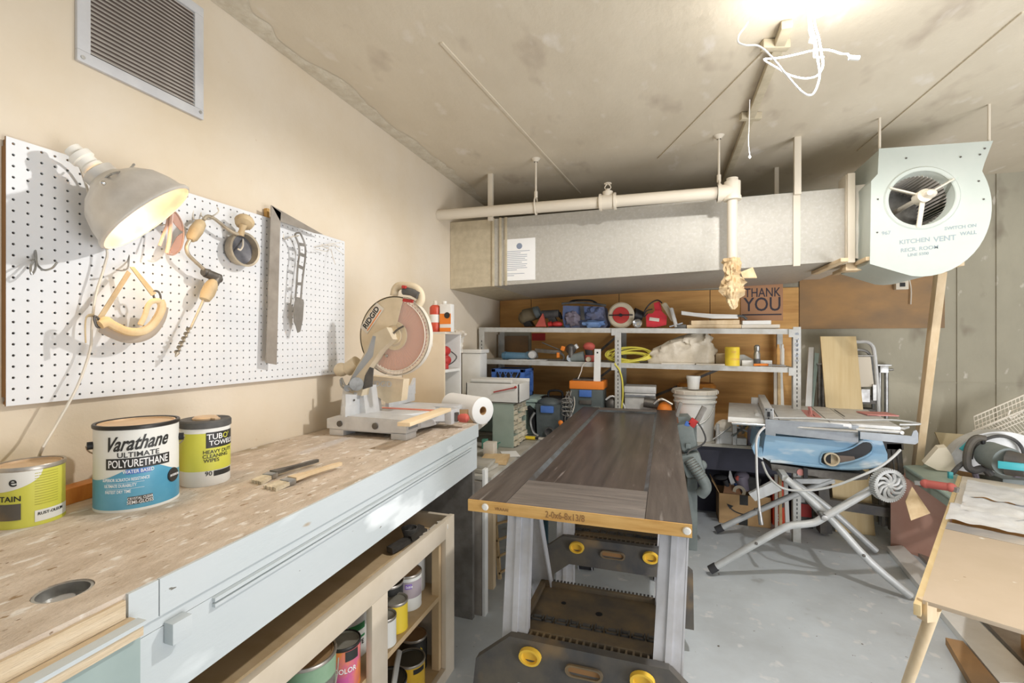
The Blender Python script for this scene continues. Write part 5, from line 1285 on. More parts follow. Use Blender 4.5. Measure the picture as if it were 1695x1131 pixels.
t.part('body', MB(M).lathe([(0, 0), (.128*kb, 0), (.130*kb, .01), (.146*kb, .26), (.155*kb, .262), (.155*kb, .272), (.147*kb, .275), (.148*kb, .295), (.158*kb, .297), (.158*kb, .307), (.149*kb, .31), (.15*kb, .33)], 40), 'white_pl')
t.part('lid', MB(M).lathe([(.150*kb, .322), (.162*kb, .322), (.165*kb, .345), (.160*kb, .352), (.148*kb, .352), (.145*kb, .345), (0, .345)], 40), 'off_white')
m = MB(M)
for i in range(12): m.box((.166*kb*math.cos(i*math.pi/6), .166*kb*math.sin(i*math.pi/6), .334), (.004, .010, .02), i*math.pi/6)
t.part('lid_tabs', m, 'off_white', stuff=True)
t.part('bail', MB(M).tube([(.15*kb*math.cos(a), .15*kb*math.sin(a), .28-.16*math.sin((a+3.0)/2.7*math.pi)) for a in [-3.0+2.7*i/10 for i in range(11)]], .003, 6), 'steel')
fa_ = math.atan2(-by, -bx)
m = MB(); 
def lab(u, v): a = fa_-.75+1.2*u; z_ = .10+.14*v; r_ = (.130+.016*z_/.26)*kb+.001; return (bx+r_*math.cos(a), by+r_*math.sin(a), .6205+z_)
m.grid(lab, 14, 4); t.part('label', m, 'paper')
t = T('small_tub', 'small white lidded tub standing on the bucket lid', 'tub', (bx, by, .97)); M = TR(bx-.01, by-.02, .6205+.353)
t.part('body', MB(M).lathe([(0, 0), (.038, 0), (.044, .075)], 24), 'white_pl'); t.part('lid', MB(M).lathe([(.047, .074), (.048, .09), (.045, .094), (0, .094)], 24), 'white_pl')
t = T('fibre_drum', 'brown round drum lid showing behind the white bucket', 'drum', (bx+.02, 3.79, .62)); M = TR(bx+.025, 3.80, .621)
t.part('body', MB(M).lathe([(0, 0), (.12, 0), (.12, .34)], 32), 'plywood_wall'); t.part('lid', MB(M).lathe([(.12, .33), (.135, .335), (.14, .355), (.12, .375), (0, .378)], 36), 'amber_wood')
# grey backpack vacuum with hose
mat('vac_grey', (140, 148, 146), .5, col2=(120, 128, 126), scale=7)
vx_ = at(1143, 720, Y=3.12).x
t = T('utility_vacuum', 'grey utility vacuum with ribbed hose leaning by the door and bucket', 'vacuum', (vx_, 3.12, 0))
Yv = 3.10
t.part('motor_body', MB().slab([at(x, y, Y=Yv) for x, y in ((1122, 690), (1140, 690), (1153, 705), (1154, 745), (1146, 760), (1132, 752))], (0, .14, 0)).box(at(1137, 722, Y=Yv), (.10, .08, .17), RY(-.2), .02), 'vac_grey')
t.part('frame_strut', MB().beam(at(1152, 700, Y=Yv-.01), at(1166, 674, Y=Yv-.01), .04, .03, .003), 'tool_grey'); t.part('frame_strut', MB().beam(at(1120, 690, Y=Yv-.01), at(1127, 666, Y=Yv-.01), .03, .02, .003), 'tool_grey')
t.part('red_tab', MB().box(at(1147, 700, Y=Yv-.03), (.045, .02, .05), RY(.6), .004), 'red'); t.part('blue_tab', MB().box(at(1138, 702, Y=Yv-.03), (.03, .02, .03), RY(.4), .003), 'blue')
t.part('lower_body', MB().box(at(1146, 768, Y=Yv), (.12, .10, .15), RY(-.3), .025).ell(at(1162, 770, Y=Yv), (.03, .03, .03), 10).box(at(1139, 738, Y=Yv-.04), (.03, .03, .03), None, .004), 'vac_grey')
pts = [at(1141, 762, Y=Yv-.04), at(1152, 778, Y=Yv-.06), at(1164, 795, Y=Yv-.07), at(1168, 808, Y=Yv-.06), at(1160, 818, Y=Yv-.04)]
hs = t.part('hose', MB().tube(pts, .034, 14), 'vac_grey')
m = MB(); q = pts
for i in range(9):
    u = i/9; k = min(int(u*2.2), 1); p = q[0].lerp(q[1], u*2) if u < .5 else q[1].lerp(q[2], (u-.5)*2)
    m.lat(p, (q[1]-q[0] if u < .5 else q[2]-q[1]), [(.034, -.003), (.0375, 0), (.034, .003)], 16)
t.part('hose_ribs', m, 'tool_grey', hs, stuff=True)
t.part('cord', MB().tube([at(x, y, Y=Yv-.05) for x, y in ((1155, 700), (1163, 712), (1168, 728), (1160, 738), (1142, 746), (1138, 752))], .005, 6), 'black_dusty')
t.part('leg', MB().box2((vx_-.02, Yv+.02, .0), (vx_+.04, Yv+.1, .45), .004), 'vac_grey')
# jumble on low cabinet: bench planer, clamps
def zl_(px, py, Y): return at(px, py, Y=Y)
t = T('dusty_planer', 'dusty white hand plane lying on the dark low cabinet by the bucket', 'planer', (at(1198, 725, Y=3.42).x, 3.42, .62)); Yp = 3.42
fb_ = lambda x0, x1, y0, y1, Y, d, b=.002: fb(MB(), x0, x1, y0, y1, Y, d, b)
t.part('sole', fb_(1187, 1212, 715, 737, Yp, .2), 'alu_dusty'); t.part('knob', MB().cyl(at(1188, 737, Y=Yp), at(1188, 702, Y=Yp), .014, .010), 'alu_dusty'); t.part('body', MB().ell(at(1201, 708, Y=Yp+.06), (.07, .06, .055), 14, noise=.1), 'off_white')
t.part('rod', MB().cyl(at(1180, 728, Y=Yp-.05), at(1210, 706, Y=Yp-.02), .006), 'steel')
t = T('bar_clamp', 'cluster of dusty metal clamps piled under the table saw edge', 'clamp', (at(1225, 725, Y=3.42).x, 3.42, .62))
t.part('jaw', fb_(1213, 1220, 700, 737, 3.40, .03), 'alu_dusty'); t.part('bar', MB().beam(at(1212, 722, Y=3.39), at(1236, 703, Y=3.45), .02, .01), 'steel'); t.part('bar', MB().beam(at(1213, 704, Y=3.42), at(1240, 716, Y=3.45), .014, .01), 'alu_dusty'); t.part('jaw', fb_(1233, 1239, 702, 735, 3.44, .03), 'door_core')
t.part('base', fb_(1218, 1236, 726, 737, 3.40, .1), 'alu_dusty'); t.part('springs', MB().tube([at(1222+3*math.cos(i), 706+i*1.2, Y=3.46) for i in range(12)], .004, 6).tube([at(1228+5*math.cos(i*1.3), 702+i*1.4, Y=3.45) for i in range(12)], .005, 6), 'steel')
t = T('bench_grinder', 'small purple-grey canister upright beside the clamp cluster', 'canister', (at(1248, 725, Y=3.42).x, 3.42, .62)); p = at(1245, 725, Y=3.42)
mat('mauve', (140, 132, 146), .5); t.part('body', MB().cyl((p.x, 3.45, .621), (p.x, 3.45, .73), .028), 'mauve'); t.part('cap', MB().cyl((p.x, 3.45, .73), (p.x, 3.45, .755), .022), 'steel')

# ---------------------------------------------------------------- top deck
zT = lambda x: ztop(x)-.0015
zM = lambda x: zmid(x)-.0015
def base(px, Y, mid=False):
    x = at(px, 560, Y=Y).x; return Vector((x, Y, (zM if mid else zT)(x)))
def sz(b): return 1/ppm(b)
mat('olive', (120, 108, 84), .55, col2=(98, 90, 74), scale=8)
b = base(884, 3.62); s_ = sz(b)
t = T('nail_gun', 'olive and black nail gun lying at the left of the top shelf', 'nailer', b)
g = lambda px, py, dy=0, Y=3.62: at(px, py, Y=Y+dy)
t.part('body', MB().cyl(g(868, 524), g(892, 517), .058, .05).ell(g(868, 526), (.05, .05, .055), 14), 'olive'); t.part('head', MB().cyl(g(886, 518, -.05), g(893, 515, -.05), .05, .042), 'vac_dark', label='dark green round head'); t.part('magazine', MB().slab([g(x, y, -.03) for x, y in ((862, 526), (870, 521), (882, 540), (868, 541))], (0, .08, 0)), 'black')
b = base(896, 3.55)
t = T('red_wedge', 'red triangular plastic guard standing between nail gun and drill', 'guard', b); t.part('wedge', MB().slab([g(x, y, 0, 3.54) for x, y in ((898, 519), (904, 541), (886, 541))], (0, .03, 0)), 'red_grip')
b = base(912, 3.62)
t = T('black_drill', 'black cordless drill lying behind the red wedge on the top shelf', 'drill', b)
t.part('motor', MB().cyl(g(897, 521, .03), g(925, 519, .03), .034, .03), 'black_dusty'); t.part('grip', MB().slab([g(x, y, .02) for x, y in ((905, 522), (916, 522), (926, 540), (912, 541))], (0, .05, 0)), 'black_dusty'); t.part('chuck', MB().cyl(g(925, 519, .03), g(930, 528, .02), .018, .01), 'black')
b = base(920, 3.53)
t = T('red_tool', 'small dark red sander at the shelf edge before the blue bag', 'sander', b); t.part('body', MB().ell(g(922, 537, 0, 3.56), (.045, .03, .024), 12).cyl(g(908, 538, 0, 3.56), g(914, 536, 0, 3.56), .022), 'red'); t.part('pad', MB().box2((b.x-.06, 3.53, b.z), (b.x+.06, 3.6, b.z+.012)), 'rubber')
# blue tool bag
b = base(968, 3.66)
mat('bag_blue', (98, 122, 172), .85, col2=(118, 116, 130), scale=5, bump=.4); mat('bag_lt', (140, 170, 214), .85, col2=(110, 140, 190), scale=9, bump=.4)
t = T('tool_bag', 'blue and grey cloth tool bag slumped on the top shelf', 'bag', b)
t.part('body', MB().slab([g(x, y, .0, 3.6) for x, y in ((932, 506), (1000, 508), (1006, 538), (1002, 542.5), (934, 542.5), (931, 525))], (0, .2, 0)), 'bag_blue')
t.part('side_pocket', MB().ell(g(948, 528, 0, 3.6), (.06, .03, .055), 24, noise=.3), 'mauve'); t.part('side_pocket', MB().ell(g(985, 520, 0, 3.6), (.075, .035, .045), 24, noise=.3), 'bag_blue')
t.part('flap', MB().ell(g(981, 536, 0, 3.57), (.095, .03, .028), 24, noise=.3), 'bag_lt'); t.part('zip_rim', MB().tube([g(x, y, 0, 3.6) for x, y in ((930, 503), (950, 501), (975, 502), (1003, 506))], .009, 8), 'black_dusty')
t.part('handle', MB().tube([g(x, y, .05, 3.6) for x, y in ((940, 503), (948, 498), (965, 497), (980, 498), (990, 504))], .007, 8), 'black'); t.part('strap', MB().beam(g(963, 507, -.012, 3.6), g(965, 530, -.03, 3.6), .03, .004, up=(0, 1, 0)), 'black_dusty')
# circular saw with red centre
b = base(1028, 3.6)
t = T('circular_saw', 'circular saw with round guard and red centre on the top shelf', 'saw', b); c_ = g(1028, 523, 0, 3.56); R_ = 21.5/ppm(c_)
while c_.z-R_ < b.z+.001: c_.z += .002
t.part('guard', MB().lat(c_, (0, 1, 0), [(R_*.3, -.012), (R_*.9, -.008), (R_, 0), (R_, .03), (0, .03)], 32), 'saw_dusty'); t.part('blade_disc', MB().lat(c_, (0, -1, 0), [(0, .016), (R_*.62, .016), (R_*.64, .012), (R_*.64, 0)], 28), 'red')
t.part('arbor', MB().lat(c_, (0, -1, 0), [(0, .03), (.012, .03), (.013, .014)], 12).beam(c_+Vector((-R_*.9, -.02, 0)), c_+Vector((R_*.9, -.02, .0)), .012, .008), 'black'); t.part('motor', MB().cyl(c_+Vector((R_*.9, .05, .01)), c_+Vector((R_*1.5, .07, -.01)), .05, .04), 'black')
b = base(1056, 3.52)
c_ = g(1056, 535, 0, 3.52); c_.z = b.z+.034
single('chrome_reflector', MB().lat(c_, (-.1, -1, .1), [(.0, 0), (.012, .0), (.030, .018), (.033, .02), (.033, .012), (.014, -.016), (0, -.016)], 24), 'chrome', 'small chrome lamp reflector at the top shelf edge', 'reflector')
# red sander with cord and chrome stand
b = base(1085, 3.6)
mat('tool_red', (214, 50, 62), .35, col2=(198, 44, 54), scale=6)
t = T('red_sander', 'bright red corded belt sander on the top shelf', 'sander', b)
t.part('body', MB().slab([g(x, y, 0, 3.56) for x, y in ((1069, 520), (1080, 519), (1084, 514), (1094, 514), (1104, 524), (1103, 538), (1085, 542), (1070, 541))], (0, .11, 0)), 'tool_red')
t.part('handle', MB().slab([g(x, y, .02, 3.56) for x, y in ((1082, 502), (1092, 499), (1096, 514), (1084, 516))], (0, .05, 0)), 'tool_red'); t.part('label_plate', MB().box(g(1083, 529, -.003, 3.56), (.07, .004, .024), RY(.15)), 'off_white')
t.part('cord', MB().tube([g(x, y, 0, 3.56) for x, y in ((1096, 502), (1088, 497), (1076, 503), (1067, 515), (1066, 522))], .005, 6).tube([g(x, y, -.03, 3.56) for x, y in ((1080, 512), (1070, 515), (1066, 525), (1072, 519))], .004, 6), 'black')
t = T('chrome_stand', 'grey angled tool stand with chrome foot beside the red sander', 'stand', base(1108, 3.55)); t.part('arm', MB().beam(g(1099, 503, 0, 3.58), g(1116, 531, 0, 3.56), .05, .03, .004), 'saw_dusty'); t.part('leg', MB().beam(g(1111, 510, -.03, 3.56), g(1120, 542, -.03, 3.54), .03, .015, .003), 'alu_dusty'); t.part('foot', MB().beam(g(1108, 541, -.02, 3.55), g(1130, 535, -.02, 3.55), .02, .008), 'chrome')
# boards and white bar
x0, x1 = at(1137, 540, Y=3.5).x, at(1227, 540, Y=3.5).x; x2 = at(1291, 540, Y=3.5).x; z_ = zT(x1)+.004
single('pine_board', MB().slab([(x0, 3.5, z_), (x1, 3.5, z_), (x1, 3.62, z_), (x0, 3.62, z_)], (0, 0, .026)), 'pine', 'lower bare pine board stacked on the top shelf', 'board')
single('pine_board', MB().slab([(x0+.03, 3.51, z_+.027), (x1-.01, 3.505, z_+.027), (x1-.01, 3.63, z_+.027), (x0+.02, 3.63, z_+.027)], (0, 0, .03)), 'pine', 'upper bare pine board stacked on the top shelf', 'board')
single('painted_board', MB().box2((x1+.002, 3.5, z_-.001), (x2, 3.6, z_+.024), .001), 'off_white', 'lower cream painted board at the right of the top shelf', 'board')
single('painted_board', MB().box2((x1+.01, 3.51, z_+.025), (x2-.05, 3.6, z_+.052), .001), 'white_pl', 'upper cream painted board at the right of the top shelf', 'board')
t = T('white_bar', 'long white curved plastic bar lying over the boards on the top shelf', 'bar', base(1175, 3.56)); t.part('bar', MB().slab([g(x, y, 0, 3.54) for x, y in ((1128, 515), (1150, 518), (1180, 520), (1222, 521), (1222, 527.5), (1180, 527.5), (1128, 521))], (0, .03, 0)), 'white_pl'); t.part('end_clip', MB().tube([g(x, y, 0, 3.54) for x, y in ((1221, 523), (1230, 524), (1236, 529))], .009, 6), 'black_dusty')
single('dark_rest', MB().box2((x0-.08, 3.5, zT(x0)), (x0-.005, 3.6, z_+.03), .003), 'black_dusty', 'small dark block under the left end of the white bar', 'block')
# ---------------------------------------------------------------- middle deck
gm = lambda px, py, dy=0, Y=3.55: at(px, py, Y=Y+dy)
mat('grinder_blue', (84, 124, 150), .5, col2=(110, 140, 158), scale=8)
t = T('blue_grinder', 'blue angle grinder lying at the left of the middle shelf', 'grinder', base(858, 3.55, 1)); zz = base(858, 3.55, 1).z
p, q = gm(838, 588), gm(872, 588); p.z = q.z = zz+.034
t.part('body', MB().cyl(p, q, .030, .024).cyl(q, q+Vector((.05, 0, .008)), .03, .034), 'grinder_blue'); t.part('tail', MB().cyl(p-Vector((.03, 0, .004)), p, .028, .034), 'grinder_blue'); t.part('head', MB().lat(q+Vector((.05, -.02, .01)), (.1, -1, 0), [(0, .03), (.026, .03), (.034, 0), (.03, -.04), (0, -.04)], 20), 'alu_dusty')
single('newspaper', MB().box((gm(875, 597, -.02).x, 3.53, zz-.010+.012), (.30, .1, .004), .05), 'paper', 'crumpled white papers under the blue grinder', 'paper')
t = T('caulk_gun', 'metal caulking gun with orange clamp on the middle shelf', 'caulk gun', base(912, 3.58, 1))
t.part('barrel', MB().beam(gm(886, 580), gm(930, 584), .03, .03, .004).beam(gm(886, 580), gm(888, 593), .012, .03), 'dark_steel'); t.part('rod', MB().cyl(gm(897, 567), gm(928, 580), .005), 'dark_steel'); t.part('orange_clamp', MB().box(gm(932, 577, -.02), (.03, .03, .035), RY(.3), .004).box(gm(924, 588, -.02), (.02, .03, .04), None, .004), 'orange'); t.part('trigger', MB().tube([gm(x, y) for x, y in ((928, 584), (934, 592), (928, 600))], .009, 8).beam(gm(894, 597), gm(940, 598), .008, .02), 'black_dusty')
t = T('angle_grinder', 'grey metal angle grinder standing among tools on the middle shelf', 'grinder', base(955, 3.55, 1))
t.part('gear_head', MB().ell(gm(945, 578), (.04, .04, .04), 14).cyl(gm(945, 574, -.03), gm(945, 592, -.03), .022), 'dark_steel'); t.part('body', MB().cyl(gm(945, 594, -.02), gm(967, 590, -.02), .032, .04), 'vac_grey'); t.part('disc', MB().lat(gm(944, 593, -.04), (.2, -1, .1), [(0, .004), (.028, .004), (.028, 0), (0, 0)], 20), 'chrome'); t.part('spindle', MB().cyl(gm(952, 571), gm(956, 577), .014), 'alu_dusty')
t = T('pink_sander', 'dusty red palm sander beside the white strip on the middle shelf', 'sander', base(977, 3.56, 1)); t.part('top_grip', MB().ell(gm(975, 574), (.046, .04, .034), 14), 'red_grip'); t.part('neck', MB().cyl(gm(974, 578), gm(976, 590), .028), 'rubber'); t.part('body', MB().cyl(gm(976, 588), gm(976, 600.5), .04, .036), 'red_grip')
t.part('grey_cap', MB().lat(gm(974, 595, -.05), (0, -1, .0), [(0, .012), (.018, .012), (.02, 0), (.02, -.02)], 16), 'saw_dusty')
# yellow extension cord
m = MB(); rr = random.Random(5); cc = gm(1040, 590); zz = base(1040, 3.55, 1).z
for k in range(9):
    rx, ry = .10+.06*rr.random(), .03+.03*rr.random(); ox = .05*(rr.random()-.5); rz_ = .022+.030*rr.random(); h_ = zz+.010+rz_+.004*(k%3); ph = rr.uniform(-.5, .5)
    m.tube([(cc.x+ox+rx*math.cos(a), 3.56+ry*math.sin(a), max(zz+.008, h_+rz_*math.sin(a+ph))) for a in [i*math.pi/7 for i in range(14)]], .0058, 6, True, 3)
m.tube([gm(1058, 600), gm(1035, 601, -.06), gm(1018, 602, -.09), gm(1025, 612, -.10), gm(1030, 630, -.10), gm(1031, 655, -.10), gm(1029, 676, -.10)], .0062, 8)
mat('cord_yellow', (226, 214, 92), .45)
single('yellow_lead', m, 'cord_yellow', 'coiled yellow extension cord on the middle shelf with one end hanging down', 'cord')
p = gm(1027, 672, -.10)
# translucent plastic bag
mat('bag_plastic', (222, 212, 194), .35, col2=(198, 186, 164), scale=7, bump=.6, bscale=18)
bb = base(1125, 3.58, 1); m = MB()
topc = [(1073, 592), (1080, 578), (1092, 573), (1110, 563), (1130, 556), (1150, 551), (1170, 550), (1176, 562), (1182, 582), (1178, 598)]
def bagf(u, v):
    k = u*(len(topc)-1); i = min(int(k), len(topc)-2); f_ = k-i
    px = topc[i][0]*(1-f_)+topc[i+1][0]*f_; py = topc[i][1]*(1-f_)+topc[i+1][1]*f_
    a = v*math.pi; tp = at(px, py, Y=3.58); h_ = tp.z-bb.z
    y_ = 3.58-.085*math.cos(a)*(.35+.65*math.sin(u*math.pi)); z_ = bb.z+.002+h_*(math.sin(a)**.6 if 0 < v < 1 else 0)
    n_ = (abs(mn.noise(Vector((tp.x*14, y_*16, z_*20))))*.07-.012+mn.noise(Vector((tp.x*40, y_*40, z_*50)))*.010)*math.sin(a)
    return (tp.x+n_, y_+n_, max(bb.z+.002, z_+n_*.5))
m.grid(bagf, 70, 40)
single('plastic_bag', m, 'bag_plastic', 'large crumpled translucent plastic bag filling the middle shelf', 'bag')
# yellow tin etc
b = base(1212, 3.49, 1); Rb_ = 12.2/ppm(b)/1.08
t = T('yellow_tin', 'yellow adhesive tin at the front of the middle shelf', 'tin', b); M = TR(b); t.part('body', MB(M).lathe([(0, 0), (Rb_, 0), (Rb_, .125), (Rb_*.95, .128), (Rb_*.9, .12), (0, .12)], 28), 'yellow')
m = MB(); fa_ = math.atan2(-b.y, -b.x); cyl_text(m, 'TITEBOND', .018, (b.x, b.y), Rb_, b.z+.045, fa_+.5, .8); cyl_text(m, 'GLUE', .015, (b.x, b.y), Rb_, b.z+.095, fa_+.2, .8); t.part('lettering', m, 'plywood_wall')
b = base(1192, 3.6, 1); single('wood_scrap', MB().box2((b.x-.03, 3.58, b.z), (b.x+.04, 3.66, b.z+.08), .003), 'pine', 'small wooden scrap block behind the yellow tin', 'block')
b = base(1232, 3.6, 1); single('grey_wedge', MB().slab([(b.x-.05, 3.6, b.z), (b.x+.08, 3.6, b.z), (b.x+.075, 3.6, b.z+.03), (b.x+.0, 3.6, b.z+.075), (b.x-.05, 3.6, b.z+.07)], (0, .05, 0)), 'shelf_steel', 'grey wedge shaped block behind the yellow tin', 'block')
b = base(1240, 3.53, 1); single('white_block', MB().box2((b.x-.045, 3.52, b.z), (b.x+.03, 3.56, b.z+.038), .001), 'white_pl', 'white block left of the silver bottle on the middle shelf', 'block')
b = base(1268, 3.53, 1); single('white_block', MB().box2((b.x-.035, 3.52, b.z), (b.x+.035, 3.56, b.z+.04), .001), 'white_pl', 'white block right of the silver bottle on the middle shelf', 'block')
b = base(1253, 3.51, 1); t = T('silver_bottle', 'slim silver spray bottle standing between two white blocks', 'bottle', b); t.part('body', MB(TR(b)).lathe([(0, 0), (.02, 0), (.02, .085), (.015, .10), (.018, .105), (.018, .135), (.01, .145), (0, .145)], 20), 'steel'); t.part('label', MB(TR(b)).lathe([(.0205, .02), (.0208, .021), (.0208, .05), (.0205, .051)], 20), 'black_dusty')
p, q = at(1248, 602, Y=3.465), at(1300, 609, Y=3.462); bz = zM(p.x)
t = T('pruning_shears', 'orange handled shears lying at the right end of the middle shelf', 'shears', (p.x, 3.465, bz)); t.part('handle', MB().tube([(p.x, 3.475, bz+.010), (p.x+.05, 3.48, bz+.012), (p.x+.09, 3.475, bz+.012)], .008, 8), 'orange'); t.part('blade', MB().beam((p.x+.085, 3.475, bz+.012), (q.x, 3.475, bz+.008), .045, .008), 'tool_grey')
for k, (px, col, lb) in enumerate(((1288, 'plywood_wall', 'slim brown bottle upright by the right shelf post'), (1295, 'white_pl', 'slim white tube upright by the right shelf post'))):
    b = base(px, 3.6, 1); single('slim_bottle', MB(TR(b)).lathe([(0, 0), (.012, 0), (.012, .12), (.008, .13), (.008, .15), (0, .15)], 16), col, lb, 'bottle')
# thin planks lying at mid deck
for k, (a_, b_, lb) in enumerate(((1095, 1150, 'thin pale board under the plastic bag'), (1152, 1200, 'thin pale board between bag and yellow tin'))):
    p, q = at(a_, 600, Y=3.475), at(b_, 600, Y=3.475); single('thin_board', MB().box2((p.x, 3.472, zM(p.x)-.0005), (q.x, 3.50 if k == 0 else 3.55, zM(p.x)+.008)), 'off_white', lb, 'board')
# white boards leaning in the shelf bay at right
for k, (x0, x1, xt, lb) in enumerate(((1283, 1288, 1281, 'leftmost pale board leaning inside the right shelf bay'), (1290, 1295, 1287, 'middle pale board leaning inside the right shelf bay'), (1301, 1308, 1290, 'rightmost tilted white board inside the shelf bay'))):
    a, b = at(x0, 760, Y=3.62), at(x1, 760, Y=3.62); c_, d_ = at(xt, 612, Y=3.66), at(xt+5, 612, Y=3.66); a.z = b.z = .0; dx_ = (a.x-c_.x)*1.0
    single('leaning_board', MB().slab([a, b, d_, c_], (0, .02, 0)), ['off_white', 'pine_y', 'white_pl'][k], lb, 'board')
# maroon book end seen behind the shelf
p, q = at(880, 552, Y=WY-.03), at(902, 564, Y=WY-.03)
single('maroon_card', MB().box2((p.x, WY-.022, q.z), (q.x, WY-.015, p.z)), 'red', 'dark red card pinned to the plywood between the shelves', 'card')
# ================================================================ right side: table saw
ts = T('table_saw', 'dusty portable table saw with faded blue body on a folding wheeled stand', 'table saw', (.75, 3.2, 0))
mat('saw_blue', (116, 160, 194), .6, col2=(150, 182, 204), scale=3, stretch=(1, 1, 3), spots=[((204, 214, 220), 5, .6, .72)])
mat('tube_grey', (206, 208, 208), .45, .2, col2=(188, 190, 188), scale=9)
mat('throat_red', (206, 140, 134), .6)
mat('galv_rail', (158, 163, 168), .5, .2, col2=(134, 139, 144), scale=7)
A0, A1, A2, A3 = at(1205, 689, Z=.87), at(1493, 707, Z=.87), at(1486, 682, Z=.87), at(1201, 661, Z=.87)
ex = (A1-A0); LXs = ex.length; ex.normalize(); ey = Vector((-ex.y, ex.x, 0)); Mt = basis(A0, ex, ey, (0, 0, 1))
DPT = .70
def tp(a, b, z0, z1, bev=0): return MB(Mt).box2((a[0], a[1], z0), (b[0], b[1], z1), bev)
ts.part('table_top', tp((.265, 0), (.60, DPT), -.028, 0, .004), 'alu_dusty')
ts.part('extension_wing', tp((0, .0), (.26, DPT), -.03, -.002, .004), 'alu_dusty'); ts.part('extension_wing', tp((.605, .02), (LXs, DPT-.02), -.02, -.002, .003), 'alu_dusty')
ts.part('wing_edge', tp((0, -.004), (.26, -.0005), -.034, -.004), 'white_pl')
ts.part('miter_slot', tp((.50, .0), (.506, DPT), .0002, .001), 'tool_grey'); ts.part('miter_slot', tp((.615, .28), (.621, .58), .0002, .001), 'black_dusty')
ts.part('throat_plate', tp((.42, .17), (.49, .47), .0002, .0015), 'throat_red')
ts.part('blade_guard', MB(Mt).slab([(.445, .22, 0), (.445, .36, 0), (.445, .33, .035), (.445, .28, .045)], (.008, 0, 0)).beam((.44, .2, .002), (.455, .40, .03), .012, .006), 'throat_red')
ts.part('throat_slot', tp((.457, .2), (.463, .42), .0012, .002), 'black')
ts.part('red_board', MB(Mt).box((LXs+.0, .46, .004), (.16, .14, .006), .2), 'throat_red')
ts.part('support_bar', MB(Mt).tube([(.62, .01, -.03), (.8, .02, -.03), (LXs, .03, -.035), (LXs+.005, .06, -.03), (LXs+.005, DPT-.06, -.03)], .009, 8), 'alu_dusty')
ts.part('support_bar', MB(Mt).beam((.68, .03, -.012), (.70, .1, -.012), .02, .01).beam((.82, .03, -.012), (.86, .1, -.012), .02, .01), 'alu_dusty')
# fence beam: cast at the rip position, running front to back
fo = at(1268, 674, Z=.90)
fx = (Mt.inverted() @ fo).x-.005
ts.part('rip_fence', MB(Mt).box2((fx-.02, -.03, .004), (fx+.022, DPT+.03, .062), .003), 'alu_dusty')
ts.part('fence_end', MB(Mt).box2((fx-.023, -.036, -.004), (fx+.025, -.030, .066), .003), 'steel')
ts.part('fence_end_screws', MB(Mt).cyl((fx-.012, -.037, .055), (fx-.012, -.041, .055), .004, seg=8).cyl((fx+.013, -.037, .055), (fx+.013, -.041, .055), .004, seg=8).cyl((fx, -.037, .008), (fx, -.041, .008), .004, seg=8).box((fx, -.038, .03), (.014, .004, .028)), 'black')
ts.part('fence_clamp', MB(Mt).box2((fx-.065, DPT+.01, -.01), (fx-.02, DPT+.045, .04), .004).cyl((fx-.05, .10, .002), (fx-.05, .24, .002), .014), 'alu_dusty')
# front rails
ts.part('round_rail', MB(Mt).cyl((.02, -.022, -.036), (.62, -.022, -.036), .009), 'chrome')
rl = [at(x, y, Y=2.93) for x, y in ((1267, 697), (1421, 708), (1421, 733), (1284, 718), (1284, 722), (1267, 720))]
ts.part('front_rail', MB().slab(rl, (0, .006, 0)), 'galv_rail')
rl = [at(x, y, Y=2.90) for x, y in ((1424, 715), (1509, 722), (1512, 714), (1517, 712), (1520, 717), (1520, 733), (1515, 736), (1424, 727))]
ts.part('rail_extension', MB().slab(rl, (0, .006, 0)), 'galv_rail')
ts.part('rail_flange', MB().beam(at(1267, 697, Y=2.935), at(1421, 708, Y=2.935), .02, .004, up=(0, 1, 0)), 'galv_rail')
# blue body
Yb = 2.965
bd_ = [(1268, 719), (1420, 732), (1437, 724), (1462, 731), (1470, 752), (1469, 768), (1462, 776), (1420, 784), (1275, 768), (1248, 754), (1245, 742), (1256, 742), (1258, 756), (1264, 754), (1266, 728)]
bd_ = [(1268, 719), (1285, 722), (1420, 732), (1440, 724), (1461, 731), (1469, 752), (1469, 766), (1460, 773), (1420, 779), (1340, 772), (1275, 764), (1262, 757), (1266, 728)]
m = MB(); P0 = [at(*p, Y=Yb) for p in bd_]; cc_ = sum(P0, Vector())/len(P0)
m.slab(P0, (0, .42, 0)); ts.part('body', m, 'saw_blue')
ts.part('body_rim', MB().tube([at(x, y, Y=Yb-.003) for x, y in ((1275, 763), (1300, 765), (1340, 770), (1390, 775), (1425, 775), (1458, 768))], .010, 8), 'saw_blue')
ts.part('side_bracket', MB().slab([at(x, y, Y=Yb-.01) for x, y in ((1245, 742), (1254, 722), (1258, 722), (1256, 742), (1262, 742), (1263, 762), (1250, 754))], (0, .04, 0)), 'saw_blue')
ts.part('lower_skirt', MB().slab([at(x, y, Y=Yb+.01) for x, y in ((1276, 768), (1340, 777), (1440, 786), (1436, 794), (1400, 797), (1330, 786), (1278, 779))], (0, .38, 0)), 'dark_steel')
ts.part('warning_disc', MB().lat(at(1325, 782, Y=Yb+.009), (0, -1, 0), [(0, .003), (.018, .003), (.018, 0)], 16), 'throat_red'); ts.part('skirt_latch', MB().box(at(1333, 783, Y=Yb+.0), (.02, .02, .06)), 'black')
op = [(1358, 766), (1360, 754), (1366, 749), (1386, 748), (1404, 744), (1416, 738), (1428, 731), (1440, 732), (1445, 740), (1441, 750), (1428, 758), (1410, 764), (1390, 768), (1372, 772)]
ts.part('sawdust_opening', MB().slab([at(x, y, Y=Yb-.004) for x, y in op], (0, .004, 0)), 'black')
ts.part('opening_lip', MB().tube([at(x, y, Y=Yb-.005) for x, y in op], .005, 6, True, 2), 'saw_blue')
